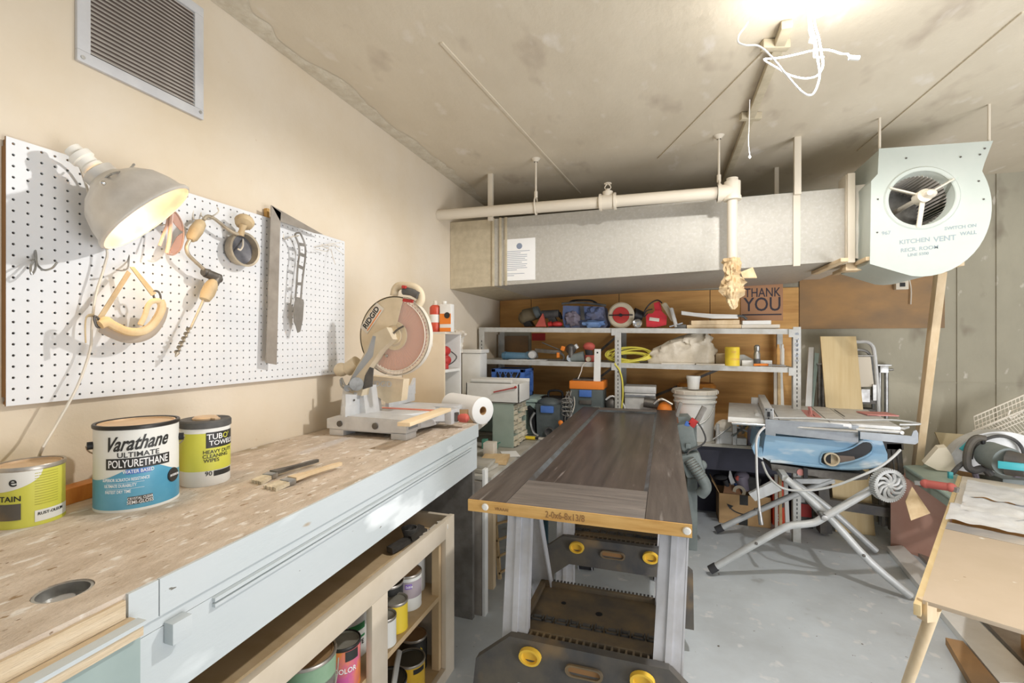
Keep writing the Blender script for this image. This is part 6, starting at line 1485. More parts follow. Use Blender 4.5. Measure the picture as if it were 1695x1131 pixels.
ts.part('inner_wheel', MB().slab([at(x, y, Y=Yb-.006) for x, y in ((1386, 754), (1414, 756), (1416, 762), (1390, 766))], (0, .002, 0)), 'fan_dark')
ts.part('dust_port', MB().lat(at(1375, 759, Y=Yb), (-.1, -1, 0), [(.034, 0), (.037, .03), (.034, .032), (.029, .03), (.028, .004), (0, .004)], 24), 'saw_dusty', label='off-white dust port ring')
# folding stand
Yf, Yk = 2.85, 3.44
def leg(pts, Y, r=.019, nm='stand_tube', **k):
    P_ = [at(x, y, Y=Y) for x, y in pts]
    for p in P_: p.z = max(p.z, r+.001)
    return ts.part(nm, MB().tube(P_, r, 12, sm=3), 'tube_grey')
a_ = leg([(1175, 944), (1230, 912), (1290, 878), (1310, 870), (1345, 866), (1365, 856), (1440, 812), (1455, 803)], Yf-.03)
b_ = leg([(1300, 792), (1340, 826), (1378, 862), (1440, 930), (1507, 1000)], Yf+.02)
c_ = leg([(1185, 878), (1230, 857), (1290, 830), (1350, 805), (1380, 794)], Yk)
d_ = leg([(1310, 795), (1370, 840), (1450, 915)], Yk-.02)
ts.part('stand_plate', MB().slab([at(x, y, Y=Yf+.1) for x, y in ((1240, 818), (1280, 797), (1294, 812), (1250, 830))], (0, .03, 0)), 'tube_grey')
for pts, Y in ((((1175, 944), (1186, 938)), Yf-.03), (((1185, 878), (1196, 873)), Yk)):
    p, q = at(*pts[0], Y=Y), at(*pts[1], Y=Y); p.z = max(p.z, .02); q.z = max(q.z, .026); ts.part('foot_cap', MB().cyl(p, q, .0235), 'rubber')
ts.part('pivot_bolt', MB().lat(at(1364, 857, Y=Yf-.05), (0, -1, 0), [(0, .012), (.014, .010), (.016, 0), (.016, -.06)], 14), 'steel')
for x, y, Y in ((1252, 900, Yf-.05), (1430, 920, Yf), (1250, 843, Yk-.02)): ts.part('bolt', MB().lat(at(x, y, Y=Y), (0, -1, 0), [(0, .006), (.007, .004), (.008, 0)], 10), 'dark_steel')
ts.part('cross_tube', MB().cyl(at(1364, 857, Y=Yf), (at(1364, 857, Y=Yf).x, Yk, at(1364, 857, Y=Yf).z), .014), 'tube_grey')
ts.part('top_frame', MB().beam(at(1300, 792, Y=Yf+.02), (at(1300, 792, Y=Yf+.02).x, Yk, .60), .03, .03).beam(at(1380, 796, Y=Yk), at(1310, 796, Y=Yk), .03, .03), 'tube_grey')
# wheel
wc = at(1469, 803, Y=2.80); wr = 30/ppm(wc)/1.13
Mw = basis(wc, (.94, .34, 0), (0, 0, 1)); 
wh = ts.part('wheel', MB(Mw).lathe([(wr*.80, -.018), (wr*.97, -.016), (wr, -.008), (wr, .008), (wr*.97, .016), (wr*.80, .018), (wr*.76, .010), (wr*.76, -.010), (wr*.80, -.018)], 44), 'tube_grey')
for k in range(10):
    a = k*math.pi/5; p0 = (wr*.16*math.cos(a), wr*.16*math.sin(a), .010); p1 = (wr*.5*math.cos(a+.22), wr*.5*math.sin(a+.22), .012); p2 = (wr*.78*math.cos(a+.62), wr*.78*math.sin(a+.62), .010)
    ts.part('spoke', MB(Mw).tube([p0, p1, p2], (.007, .009), 6, flat=1), 'tube_grey', wh)
ts.part('hub', MB(Mw).lathe([(0, .022), (wr*.12, .022), (wr*.2, .014), (wr*.22, -.01), (0, -.01)], 20), 'tube_grey', wh)
m = MB(Mw)
for k in range(44): a = k*math.pi/22; m.box((wr*.992*math.cos(a), wr*.992*math.sin(a), 0), (.006, .007, .034), a)
ts.part('tread', m, 'tube_grey', wh, stuff=True)
# cords
single('power_cord', MB().tube([at(x, y, Y=Y) for x, y, Y in ((1490, 745, 2.80), (1478, 757, 2.76), (1455, 774, 2.74), (1420, 790, 2.74), (1380, 805, 2.75), (1340, 812, 2.77), (1305, 811, 2.79), (1285, 802, 2.80), (1270, 785, 2.84), (1262, 765, 2.9))], .006, 8), 'tube_grey', 'dusty grey power cord looping below the blue table saw body', 'cord')
t = T('hanging_plug_cord', 'whitish cord hanging straight down with a wrapped plug beside the cardboard box', 'cord', at(1258, 868, Y=2.84))
t.part('cord', MB().tube([at(x, y, Y=2.84) for x, y in ((1266, 707), (1257, 716), (1252, 730), (1252, 750), (1253, 790), (1256, 830), (1258, 856))], .0065, 8), 'alu_dusty'); t.part('plug', MB().cyl(at(1257, 846, Y=2.84), at(1260, 868, Y=2.84), .010, .013), 'steel')
single('extension_lead', MB(Mt).tube([(.20, -.012, .006), (.30, -.012, .012), (.42, .06, .008), (.52, .05, .008), (.62, .06, .012), (.8, .10, .02), (.9, .05, .014), (LXs, .04, .006)], .005, 8), 'tube_grey', 'grey cord lying along the front edge of the saw table', 'cord')
# ---------------------------------------------------------------- boards and ladder against the back wall
mat('light_ply', (226, 204, 158), .6, col2=(216, 190, 140), scale=4, stretch=(6, 1, .5))
a, b, c_, d_ = at(1383, 886, Y=3.74), at(1449, 886, Y=3.74), at(1417, 557, Y=3.84), at(1358, 557, Y=3.84)
a.z = b.z = .001; c_.z = d_.z = (c_.z+d_.z)/2
single('leaning_plywood', MB().slab([a, b, c_, d_], (0, .014, 0)), 'light_ply', 'clean pale plywood board leaning on the concrete wall behind the table saw', 'board')
t = T('white_channel', 'narrow white metal channel leaning left of the pale plywood board', 'channel', (at(1340, 700, Y=3.8).x, 3.8, 0))
a, b, c_, d_ = at(1328, 760, Y=3.8), at(1340, 760, Y=3.8), at(1347, 575, Y=3.98), at(1339, 575, Y=3.98); 
t.part('channel', MB().slab([a, b, c_, d_], (0, .015, 0)), 'white_pl'); t.part('flange', MB().slab([b, b+Vector((.01, .02, 0)), c_+Vector((.01, .02, 0)), c_], (0, .004, 0)), 'alu_dusty')
a.z = 0
single('blue_strip', MB().slab([at(1341, 700, Y=3.88), at(1344, 700, Y=3.88), at(1356, 585, Y=4.0), at(1349, 584, Y=4.0)], (0, .008, 0)), 'tote_green', 'pale blue strip leaning between white channel and plywood board', 'strip')
# rack behind with steel posts
Yr = 3.965
rk = T('steel_trestle', 'grey steel work trestle with tubular legs behind the pale plywood', 'trestle', (at(1410, 700, Y=Yr).x, Yr, 0))
xa_, xb_ = at(1352, 605, Y=Yr).x, at(1474, 605, Y=Yr).x; zr = at(1460, 603, Y=Yr).z
rk.part('top_bar', MB().box2((xa_, Yr-.02, zr-.012), (xb_, Yr+.06, zr), .002), 'steel')
for px in (1357, 1364, 1468, 1457):
    x = at(px, 640, Y=Yr).x; rk.part('leg', MB().cyl((x, Yr+.01, 0), (x, Yr+.01, zr-.012), .013 if px != 1457 else .009), 'steel')
rk.part('end_bracket', MB().box2((xb_-.07, Yr-.025, zr-.06), (xb_-.02, Yr-.01, zr-.012), .002).cyl((xb_-.02, Yr-.01, zr-.04), (xb_+.01, Yr-.02, zr-.035), .008), 'steel')
# step ladder
Yl = 3.91
ld = T('step_ladder', 'dusty aluminium step ladder with rounded top loop behind the table saw', 'ladder', (at(1435, 700, Y=Yl).x, Yl, 0))
L_ = lambda x, y, dy=0: at(x, y, Y=Yl+dy)
pr1 = [(1462, 890), (1459, 800), (1455, 700), (1452, 640), (1448, 590), (1444, 573), (1434, 566), (1420, 566), (1404, 566), (1394, 574), (1390, 590), (1386, 700), (1384, 890)]
P_ = [L_(*p) for p in pr1]; 
for p in P_: p.z = max(.015, p.z)
ld.part('rail', MB().tube(P_, .013, 10, sm=3), 'alu_dusty')
ld.part('inner_rail', MB().tube([L_(x, y, .03) for x, y in ((1446, 700), (1444, 630), (1441, 592), (1430, 580), (1405, 579))], .010, 8), 'steel')
ld.part('cross_rod', MB().cyl(L_(1392, 589), L_(1446, 589), .006), 'steel')
ld.part('platform', MB().slab([L_(x, y, -.02) for x, y in ((1396, 591), (1441, 591), (1447, 640), (1396, 642))], (0, .02, 0)), 'pipe_cream')
for y in (655, 676, 760): ld.part('step', MB().slab([L_(x, yy, -.02) for x, yy in ((1394, y), (1450, y+2), (1450, y+14), (1394, y+14))], (0, .10, 0)), 'dark_steel')
ld.part('step_bracket', MB().box(L_(1432, 655, -.03), (.05, .02, .09)).box(L_(1447, 650, -.03), (.02, .02, .11)), 'steel')
# black plastic sawhorse behind the saw
Yh = 3.62
sh = T('black_sawhorse', 'black plastic sawhorse with thick ribbed leg behind the saw wheel', 'sawhorse', (at(1440, 860, Y=Yh).x, Yh, 0))
q_ = lambda x, y, dy=0: at(x, y, Y=Yh+dy)
m = MB(); P_ = [q_(x, y) for x, y in ((1468, 735), (1492, 735), (1498, 800), (1507, 872), (1510, 884), (1480, 884), (1478, 850), (1470, 800))]
for p in P_: p.z = max(.001, p.z)
m.slab(P_, (0, .09, 0)); sh.part('leg', m, 'horse_plastic')
for dx in (7, 15): 
    m = MB(); m.beam(q_(1470+dx, 745, -.006), q_(1483+dx, 872, -.006), .008, .008); sh.part('rib', m, 'black_dusty')
P_ = [q_(x, y) for x, y in ((1352, 735), (1366, 735), (1374, 830), (1378, 884), (1358, 884), (1356, 830))]
for p in P_: p.z = max(.001, p.z)
sh.part('leg', MB().slab(P_, (0, .09, 0)), 'horse_plastic')
sh.part('crossbar', MB().slab([q_(x, y, .01) for x, y in ((1366, 826), (1475, 842), (1478, 858), (1370, 842))], (0, .05, 0)), 'horse_plastic')
sh.part('top_beam', MB().slab([q_(x, y, .0) for x, y in ((1352, 720), (1495, 728), (1496, 745), (1352, 738))], (0, .10, 0)), 'horse_plastic')
# ---------------------------------------------------------------- cardboard box of tools, red boxes
Yc = 3.66
bx_ = T('cardboard_box', 'open cardboard box with a curved black arrow print full of tools', 'box', (.5, 3.66, 0))
a, b = at(1190, 865, Y=Yc), at(1276, 870, Y=Yc); a.z = b.z = 0; hb_ = .215; dyb = .20
for p, q in ((( a.x, Yc, .001), (b.x, Yc+.004, hb_)), ((a.x, Yc+dyb-.004, .001), (b.x, Yc+dyb, hb_)), ((a.x, Yc, .001), (a.x+.004, Yc+dyb, hb_)), ((b.x-.004, Yc, .001), (b.x, Yc+dyb, hb_))):
    bx_.part('side_wall', MB().box2(p, q), 'cardboard')
bx_.part('base', MB().box2((a.x, Yc, .001), (b.x, Yc+dyb, .006)), 'cardboard')
bx_.part('flap', MB().slab([(a.x, Yc+.004, hb_), (a.x, Yc+dyb, hb_), (a.x-.05, Yc+dyb-.02, hb_+.09), (a.x-.05, Yc+.0, hb_+.09)], (.004, 0, 0)), 'cardboard')
bx_.part('flap', MB().slab([(a.x+.03, Yc+.01, hb_), (a.x+.15, Yc+.01, hb_), (a.x+.14, Yc+.09, hb_+.05), (a.x+.05, Yc+.09, hb_+.05)], (0, .004, 0)), 'sign_card')
x0 = at(1230, 840, Y=Yc).x
bx_.part('black_tape', MB().box2((x0-.028, Yc-.001, .002), (x0+.03, Yc-.0002, .06)), 'label_black'); bx_.part('black_tape', MB().box2((x0-.022, Yc-.001, hb_-.07), (x0+.032, Yc-.0002, hb_)), 'label_black')
m = MB(); pts = [(1205, 837), (1215, 846), (1232, 852), (1248, 849), (1258, 843)]; P_ = [at(x, y, Y=Yc-.002) for x, y in pts]
m.tube(P_, .005, 6, flat=.3); m.slab([at(x, y, Y=Yc-.003) for x, y in ((1203, 834), (1214, 838), (1208, 843))], (0, .002, 0)).slab([at(x, y, Y=Yc-.003) for x, y in ((1250, 843), (1262, 838), (1258, 850))], (0, .002, 0)); bx_.part('arrow_print', m, 'label_black')
# tools in it
def intool(name, lab, cat, parts):
    t = T(name, lab, cat, parts[0][3]); 
    for nm, mb, mt, _ in parts: t.part(nm, mb, mt)
q = lambda px, py, dy=.08: at(px, py, Y=Yc+dy)
intool('grey_drill', 'grey drill standing among the tools in the cardboard box', 'drill', [('body', MB().cyl(q(1226, 788), q(1232, 812), .045, .035).ell(q(1228, 788), (.05, .04, .035), 12), 'mauve', q(1228, 820)), ('cap', MB().ell(q(1221, 792, .05), (.016, .01, .02), 8), 'red_grip', 0)])
intool('trowel', 'whitish pointed trowel sticking out of the cardboard box', 'trowel', [('blade', MB().slab([q(x, y) for x, y in ((1208, 775), (1213, 790), (1220, 806), (1211, 806), (1206, 790))], (0, .006, 0)), 'alu_dusty', q(1212, 820)), ('handle', MB().cyl(q(1218, 800), q(1222, 812), .014), 'blue', 0)])
intool('black_tool', 'black rounded tool handle at the left inside the cardboard box', 'tool', [('body', MB().ell(q(1192, 790), (.05, .04, .02), 12).cyl(q(1200, 795), q(1206, 812), .018), 'rubber', q(1195, 820))])
intool('tape_roll', 'beige tape roll resting at the front inside the cardboard box', 'tape', [('roll', MB().lat(q(1224, 814, .05), (-.2, -1, .3), [(.022, 0), (.042, 0), (.042, .03), (.022, .03), (.022, 0)], 24), 'saw_dusty', q(1224, 820))])
intool('dark_case', 'dark blue-black tool behind the drill in the cardboard box', 'tool', [('body', MB().box(q(1245, 800, .12), (.10, .06, .10), RY(.2), .01), 'black_dusty', q(1245, 820))])
x0, x1 = at(1279, 850, Y=3.74).x, at(1303, 850, Y=3.74).x
mat('box_red', (226, 84, 52), .5)
t = T('red_tool_box', 'orange-red printed product carton standing beside the cardboard box', 'carton', (x0, 3.74, 0)); t.part('carton', MB().box2((x0, 3.74, .001), (x1, 3.86, .31), .002), 'box_red'); t.part('print', MB().box2((x0+.02, 3.739, .13), (x1-.02, 3.74, .20)), 'black_dusty'); 
m = MB(); 
for i in range(4): m.box2((x0+.025, 3.739, .03+i*.02), (x1-.03-.01*i, 3.74, .038+i*.02))
t.part('small_print', m, 'label_white')
x0, x1 = at(1316, 850, Y=3.74).x, at(1346, 850, Y=3.74).x
t = T('dark_product_box', 'black product carton with a red side panel between stand legs', 'carton', (x0, 3.74, 0)); t.part('carton', MB().box2((x0, 3.74, .001), (x1, 3.86, .27), .002), 'black_dusty'); t.part('red_panel', MB().box2((x0+.03, 3.738, .08), (x1-.01, 3.7395, .17)), 'red'); t.part('white_panel', MB().box2((x0+.03, 3.738, .18), (x1-.05, 3.7395, .23)), 'steel')
# ---------------------------------------------------------------- right rear clutter
a, b, c_, d_ = [at(x, y, Y=3.8) for x, y in ((1548, 716), (1625, 722), (1640, 800), (1578, 800))]
mat('mdf_cream', (226, 212, 178), .65, col2=(214, 198, 160), scale=4)
single('mdf_sheet', MB().slab([a, b, (c_.x, 3.76, c_.z), (d_.x, 3.76, d_.z)], (0, .012, 0)), 'mdf_cream', 'cream fibreboard sheet propped by the back wall behind the teal saw', 'sheet')
single('stack_box', MB().box2((1.74, 3.36, 0), (2.42, 3.95, .475), .004), 'plywood_wall_dark', 'large brown box on the floor below the leaning cream sheet', 'box')
mat('octa', (224, 214, 192), .7)
oc = [at(x, y, Y=3.45) for x, y in ((1530, 768), (1553, 742), (1567, 741), (1577, 756), (1585, 782), (1552, 779))]
single('octagon_panel', MB().slab(oc, (0, .03, .012)), 'octa', 'cream angular cut panel standing left of the teal miter saw', 'panel')
# grey-green case with red handle
G_ = [at(x, y, Z=.53) for x, y in ((1499, 771), (1548, 768), (1604, 796), (1580, 824))]
t = T('green_case', 'grey-green flat tool case with a long red handle', 'case', (sum(G_, Vector())/4)*1)
t.part('case', MB().slab([p-Vector((0, 0, .07)) for p in G_], (0, 0, .07)), 'parts_green')
t.part('case_rim', MB().tube([p+Vector((0, 0, -.01)) for p in G_], .012, 8, True, 1), 'tote_green')
p, q2 = at(1532, 800, Z=.545), at(1574, 806, Z=.555); p = at(1532, 801, Y=2.72); q2 = at(1574, 807, Y=2.66)
mat('handle_red', (176, 92, 84), .6)
t.part('handle', MB().cyl(p, q2, .019, .018).ell(q2, (.021, .021, .021), 12).ell(p, (.021, .021, .021), 12), 'handle_red', label='dull red cylindrical handle'); t.part('handle_bracket', MB().beam(p, at(1520, 800, Y=2.8), .03, .02), 'alu_dusty'); t.part('handle_bracket', MB().beam(q2, at(1586, 812, Y=2.64), .022, .022), 'tool_grey')
G2 = [at(x, y, Z=.0) for x, y in ((1505, 905), (1545, 925), (1600, 900), (1560, 880))]
mat('pink_card', (206, 164, 148), .8, col2=(196, 150, 132), scale=4)
single('pink_carton', MB().slab([Vector((1.37, 3.58, 0)), Vector((1.60, 3.30, 0)), Vector((1.62, 3.52, 0)), Vector((1.55, 3.72, 0))], (0, 0, .455)), 'pink_card', 'large pinkish brown carton supporting the grey-green case', 'carton')
single('pink_flap', MB().slab([at(x, y, Y=2.84) for x, y in ((1510, 806), (1540, 850), (1508, 862), (1499, 830))], (0, .006, 0)), 'kraft_pale', 'pale triangular carton flap standing by the sawhorse leg', 'flap')
# teal-accent miter saw
Yq = 3.40
tq = lambda x, y, dy=0: at(x, y, Y=Yq+dy)
t = T('teal_miter_saw', 'grey miter saw with black loop handle and teal accents at the right edge', 'saw', (tq(1650, 790).x, Yq, .50))
t.part('base', MB().box2((1.80, 3.34, .476), (2.32, 3.62, .54), .01), 'vac_grey')
m = MB(); M_ = basis(tq(1655, 790, .12), (1, 0, 0), (0, 0, 1), (0, -1, 0)); m = MB(M_); sector(m, .02, .275, 10, 172, -.05, .03, 22)
t.part('blade_guard', m, 'alu_dusty')
t.part('guard_band', MB().tube([tq(x, y, .06) for x, y in ((1607, 760), (1612, 742), (1630, 728), (1655, 722), (1678, 728), (1693, 745), (1698, 775))], 0.0094, 8), 'black_dusty')
t.part('loop_handle', MB().tube([tq(x, y, -.03) for x, y in ((1630, 727), (1616, 726), (1606, 736), (1601, 754), (1602, 772), (1612, 779), (1628, 776), (1640, 786))], 0.0201, 10), 'horse_plastic')
t.part('trigger', MB().cyl(tq(1626, 729, -.04), tq(1628, 736, -.04), .010), 'black')
t.part('motor', MB().cyl(tq(1636, 752, -.02), tq(1668, 765, -.14), .074, .078), 'vac_grey'); t.part('motor_cap', MB().cyl(tq(1668, 766, -.14), tq(1700, 772, -.19), .070, .06), 'horse_plastic')
mat('teal_bright', (70, 176, 186), .35)
t.part('teal_label', MB().box(tq(1678, 772, -.225), (.12, .01, .04), RZ(-.3), .003), 'teal_bright'); t.part('teal_patch', MB().box(tq(1599, 738, -.0), (.02, .02, .07), RY(.7), .003), 'teal_bright'); t.part('teal_patch', MB().box(tq(1573, 790, -.1), (.02, .02, .06), None, .003), 'teal_bright')
t.part('arm', MB().tube([tq(1600, 764), tq(1590, 770), tq(1578, 782), tq(1570, 796)], 0.0118, 8), 'black_dusty'); t.part('pivot', MB().box(tq(1568, 794), (.05, .05, .05), RY(.4), .006), 'black_dusty')
t.part('lower_frame', MB().tube([tq(1612, 780), tq(1616, 792), tq(1606, 796)], 0.0142, 8), 'mauve'); t.part('lower_frame', MB().tube([tq(1700, 780), tq(1688, 784), tq(1676, 798)], 0.0142, 8), 'mauve')
# wire shelving panels
mat('wire_white', (236, 228, 214), .45)
for k, (o0, o1, dn, n1, n2, lab) in enumerate((((1612, 690), (1700, 652), (3, 24), 14, 3, 'upper white wire shelf panel leaning at the right back corner'), ((1610, 714), (1720, 668), (46, 52), 22, 4, 'lower white wire shelf panel leaning at the right back corner'))):
    Yw = 3.82-k*.06
    t = T('wire_shelf', lab, 'wire shelf', at(*o0, Y=Yw), 'wire shelves in the right corner')
    P00, P01 = at(*o0, Y=Yw), at(*o1, Y=Yw); dv = at(o0[0]+dn[0], o0[1]+dn[1], Y=Yw-.02)-P00
    for j in range(n2+1): t.part('long_wire', MB().cyl(P00+dv*(j/n2), P01+dv*(j/n2), .004 if j in (0, n2) else .0028, seg=6), 'wire_white')
    cr_ = t.part('cross_wire', MB().cyl(P00+dv*0, P00+dv, .002, seg=5), 'wire_white')
    for i in range(1, n1+1):
        c2 = cr_.copy(); C.objects.link(c2); c2.location = (P01-P00)*(i/n1)
    if k == 0: t.part('front_lip', MB().tube([P00+dv+Vector((.0, -.03, -.02)), P01+dv+Vector((0, -.03, -.02))], .005, 6, sm=1), 'wire_white'); t.part('hanger_hook', MB().tube([at(x, y, Y=Yw-.05) for x, y in ((1700, 676), (1684, 686), (1675, 692), (1669, 687), (1672, 679))], .006, 6), 'wire_white')
# ---------------------------------------------------------------- long narrow box table at lower right
ZT = .55
NL, FL_ = Vector((.712, 1.66, 0)), Vector((1.60, 3.30, 0))
e1_ = (FL_-NL).normalized(); LL = (FL_-NL).length; e2_ = Vector((e1_.y, -e1_.x, 0)); Wd = .245
Mb2 = basis((NL.x, NL.y, ZT), e2_, e1_, (0, 0, 1))
lt = T('long_box_bench', 'long narrow paint-dusted wooden box lying on legs at the lower right', 'box', (1.1, 2.4, 0))
bb2 = lambda a, b, bev=0: MB(Mb2).box2(a, b, bev)
lt.part('bottom_board', bb2((0, LL*.42, -.07), (Wd, LL, -.055)), 'plywood_wall')
lt.part('side_rim', bb2((-.018, -.02, -.035), (-.001, LL, -.002), .001), 'light_ply'); lt.part('side_rim', bb2((Wd+.001, .2, -.035), (Wd+.03, LL, -.004), .001), 'off_white')
lt.part('top_strip', bb2((-.0, LL*.56, -.022), (.035, LL*.93, -.006)), 'off_white'); lt.part('top_strip', bb2((Wd-.045, LL*.62, -.022), (Wd, LL*.93, -.006)), 'off_white')
lt.part('end_rim', bb2((0, LL-.11, -.07), (Wd, LL, -.002), .001), 'off_white')
mat('tan_board', (204, 186, 164), .6, col2=(194, 176, 152), scale=3, spots=[((234, 230, 222), 12, .70, .74), ((150, 120, 90), 60, .76, .78)])
lt.part('near_board', bb2((0.0, 0, -.004), (Wd+.012, LL*.44, .008), .001), 'tan_board', label='clean tan board covering the near half')
mat('oversprayed', (150, 148, 148), .6, col2=(206, 196, 182), scale=2.4, stretch=(1, 3, 1))
lt.part('sprayed_edge', bb2((0.002, LL*.40, .0085), (Wd+.008, LL*.455, .0095)), 'oversprayed', label='dark overspray band across the board')
for i, (u, v, ll) in enumerate(((.02, .05, .62), (Wd-.05, .05, .5), (.02, LL-.1, .0), (Wd-.05, LL-.1, 0))):
    p = Mb2 @ Vector((u, v, -.071)); 
    if i == 0:
        q3 = at(1505, 1131, Z=.12); lt.part('round_leg', MB().cyl(at(1547, 1005, Z=.53), at(1478, 1200, Z=.0), .016, .014), 'pine', label='weathered round wooden leg')
        lt.part('leg_block', MB().box(at(1534, 1009, Z=.525), (.035, .03, .06), .5, .002), 'pine')
    elif i > 1: lt.part('leg', MB().box2((p.x, p.y, 0), (p.x+.04, p.y+.04, p.z)), 'pine')
# crumpled white plastic over the far half, in three overlapping sheets
mat('white_sheet', (234, 234, 232), .5, col2=(214, 216, 220), scale=5, bump=.4, bscale=30)
for k, (u0, u1, v0, v1, lab) in enumerate(((-.005, Wd+.02, LL*.45, LL*.60, 'nearest torn white sheet lying over the long box'), (.03, Wd-.02, LL*.55, LL*.70, 'middle crumpled white sheet lying over the long box'), (.03, Wd+.01, LL*.69, LL*.88, 'farthest crumpled white sheet on the long box'))):
    rr = random.Random(k)
    def cr(u, v, k=k):
        x = u0+(u1-u0)*u; y = v0+(v1-v0)*v+.008*math.sin(u*19+k)
        return (x, y, .012+k*.003+.009*(1+mn.noise(Vector((x*22, y*14, k*7.7))))+.003*math.sin(v*math.pi*3+u*3))
    m = MB(Mb2).grid(cr, 26, 26)
    single('plastic_sheet', m, 'white_sheet', lab, 'sheet', Mb2 @ Vector((Wd/2, v0, .01)), 'white plastic sheets on the long box')
# planks on the floor
def plank(pts, z, th, m_, lab, nm='floor_plank'):
    return single(nm, MB().slab([Vector((p[0], p[1], z)) for p in pts], (0, 0, th)), m_, lab, 'plank')
fq = lambda x, y, z=.03: at(x, y, Z=z)
a, b = fq(1470, 904), fq(1494, 903); c_, d_ = fq(1730, 1220), fq(1655, 1220)
a, b, c_, d_ = Vector((1.34, 3.46, 0)), Vector((1.44, 3.44, 0)), Vector((1.30, 1.72, 0)), Vector((1.17, 1.74, 0))
a, b = fq(1468, 905), fq(1494, 903); c_, d_ = fq(1722, 1131), fq(1655, 1131)
plank([a, b, c_, d_], .0015, .03, 'white_pl', 'long white plank lying on the floor under the long box')
a, b, c_, d_ = fq(1504, 900, .02), fq(1530, 898, .02), fq(1790, 1110, .02), fq(1730, 1131, .02)
plank([a, b, c_, d_], .001, .02, 'square_steel', 'dark grey plank on the floor right of the white plank')
a, b, c_, d_ = fq(1565, 1056, .03), fq(1594, 1062, .03), fq(1668, 1150, .03), fq(1625, 1160, .03)
plank([a, b, c_, d_], .001, .03, 'plywood_wall_dark', 'short brown wooden plank on the floor at the bottom right')
a, b, c_, d_ = fq(1690, 1040, .10), fq(1760, 1060, .10), fq(1790, 1150, .10), fq(1740, 1131, .10)
plank([a, b, c_, d_], .001, .09, 'plywood_wall', 'thick brown timber under the long box at the frame edge')
a, b, c_, d_ = fq(1500, 865, .01), fq(1545, 868, .01), fq(1575, 885, .01), fq(1512, 885, .01)
plank([a, b, c_, d_], .001, .012, 'octa', 'flat cream offcut on the floor behind the black sawhorse foot')
single('floor_paper', MB().slab([at(x, y, Z=.001) for x, y in ((1036, 985), (1084, 1002), (1084, 1012), (1034, 1018))], (0, 0, .002)), 'shelf_steel', 'pale sheet of scrap on the floor between the sawhorses', 'sheet')
# ================================================================ paint cabinet under the bench
pc = T('paint_cabinet', 'open beige face framed cabinet of paint cans below the workbench', 'cabinet', (-1.0, 1.1, 0))
mat('frame_beige', (216, 204, 186), .6, col2=(204, 190, 168), scale=4)
mat('cab_in', (206, 180, 142), .65, col2=(194, 166, 126), scale=5, stretch=(1, 3, 1))
FX, fx_ = -.80, -.82; y0c, y1c, zc = .30, 1.695, .62
def fp(nm, ya, yb, za, zb_, m_='frame_beige'): return pc.part(nm, MB().box2((fx_, ya, za), (FX, yb, zb_), .0015), m_)
fp('stile', y1c-.075, y1c, .0, zc); fp('stile', 1.145, 1.225, .05, zc-.07); fp('stile', y0c, y0c+.06, 0, zc)
fp('top_rail', y0c+.06, y1c-.0755, zc-.07, zc); fp('bottom_rail', y0c+.06, y1c-.0755, .0, .05)
pc.part('side_panel', MB().box2((-1.25, y1c-.018, 0), (fx_-.0005, y1c, zc-.003)), 'frame_beige'); pc.part('side_panel', MB().box2((-1.25, y0c, 0), (fx_-.0005, y0c+.018, zc-.003)), 'cab_in')
pc.part('back_panel', MB().box2((-1.26, y0c, 0), (-1.2505, y1c, zc-.003)), 'cab_in')
pc.part('inner_stile', MB().box2((fx_-.03, y1c-.095, .05), (fx_-.0005, y1c-.075, zc-.07)), 'cab_in')
pc.part('shelf_board', MB().box2((-1.25, y0c+.019, .318), (fx_-.001, y1c-.019, .336)), 'cab_in'); pc.part('floor_board', MB().box2((-1.25, y0c+.019, .03), (fx_-.001, y1c-.019, .048)), 'cab_in')
pc.part('mid_panel', MB().box2((-1.25, 1.15, .05), (-1.1, 1.165, .317)), 'cab_in')
pc.part('top_board', MB().box2((-1.25, y0c+.019, .545), (-.9, y1c-.019, .56)), 'cab_in')
# junk in the top gap
t = T('metal_bracket', 'dark metal brackets lying in the open top of the paint cabinet', 'bracket', (-.86, 1.4, .565))
for p, q in (((-.92, 1.42, .575), (-.87, 1.58, .59)), ((-.89, 1.50, .59), (-.87, 1.56, .61))): t.part('bar', MB().beam(p, q, .03, .02), 'dark_steel')
t.part('cup', MB().lat((-.90, 1.52, .585), (0, 0, 1), [(.02, 0), (.03, .035), (.027, .035), (.018, .002), (0, .002)], 16), 'black_dusty')
t = T('white_bits', 'small white offcuts heaped at the far end of the cabinet top', 'offcut', (-.86, 1.6, .565))
for k in range(4): t.part('piece', MB().box((-.87+.015*k, 1.55+.03*k, .575+.006*k), (.05, .03, .018), k*.8, .001), 'off_white')
def paint(px, pyb, X, R_, h, zb_, body, lid, rim, lab, texts=(), patches=(), group='paint cans in the cabinet', yy=None, bail=False):
    p = at(px, pyb, X=X); y = yy or p.y
    t = can('paint_can', lab, X, y, zb_, R_, h, body, lid=lid, rim=rim, group=group); fa = math.atan2(-y, -X)
    for nm, z0_, z1_, a0, a1, m_ in patches:
        m = MB(); patch(m, (X, y), R_, zb_+z0_, zb_+z1_, fa+a0, fa+a1, .0007); t.part(nm, m, m_)
    for nm, items, m_ in texts:
        m = MB()
        for s_, sz_, z_, o, ws in items: cyl_text(m, s_, sz_, (X, y), R_+.0006, zb_+z_, fa+o, ws)
        t.part(nm, m, m_)
    if bail: t.part('bail', MB().tube([(X+(R_+.006)*math.cos(fa+a), y+(R_+.006)*math.sin(fa+a), zb_+h*.8-.1*math.sin((a+1.5)/3*math.pi)) for a in [-1.5+3*i/10 for i in range(11)]], .0018, 6), 'can_tin')
    return t
zs, zf_ = .3365, .0485
mat('cran', (172, 160, 166), .5); mat('purple_l', (140, 110, 190), .5); mat('gold_can', (232, 184, 48), .4, col2=(240, 200, 70), scale=9)
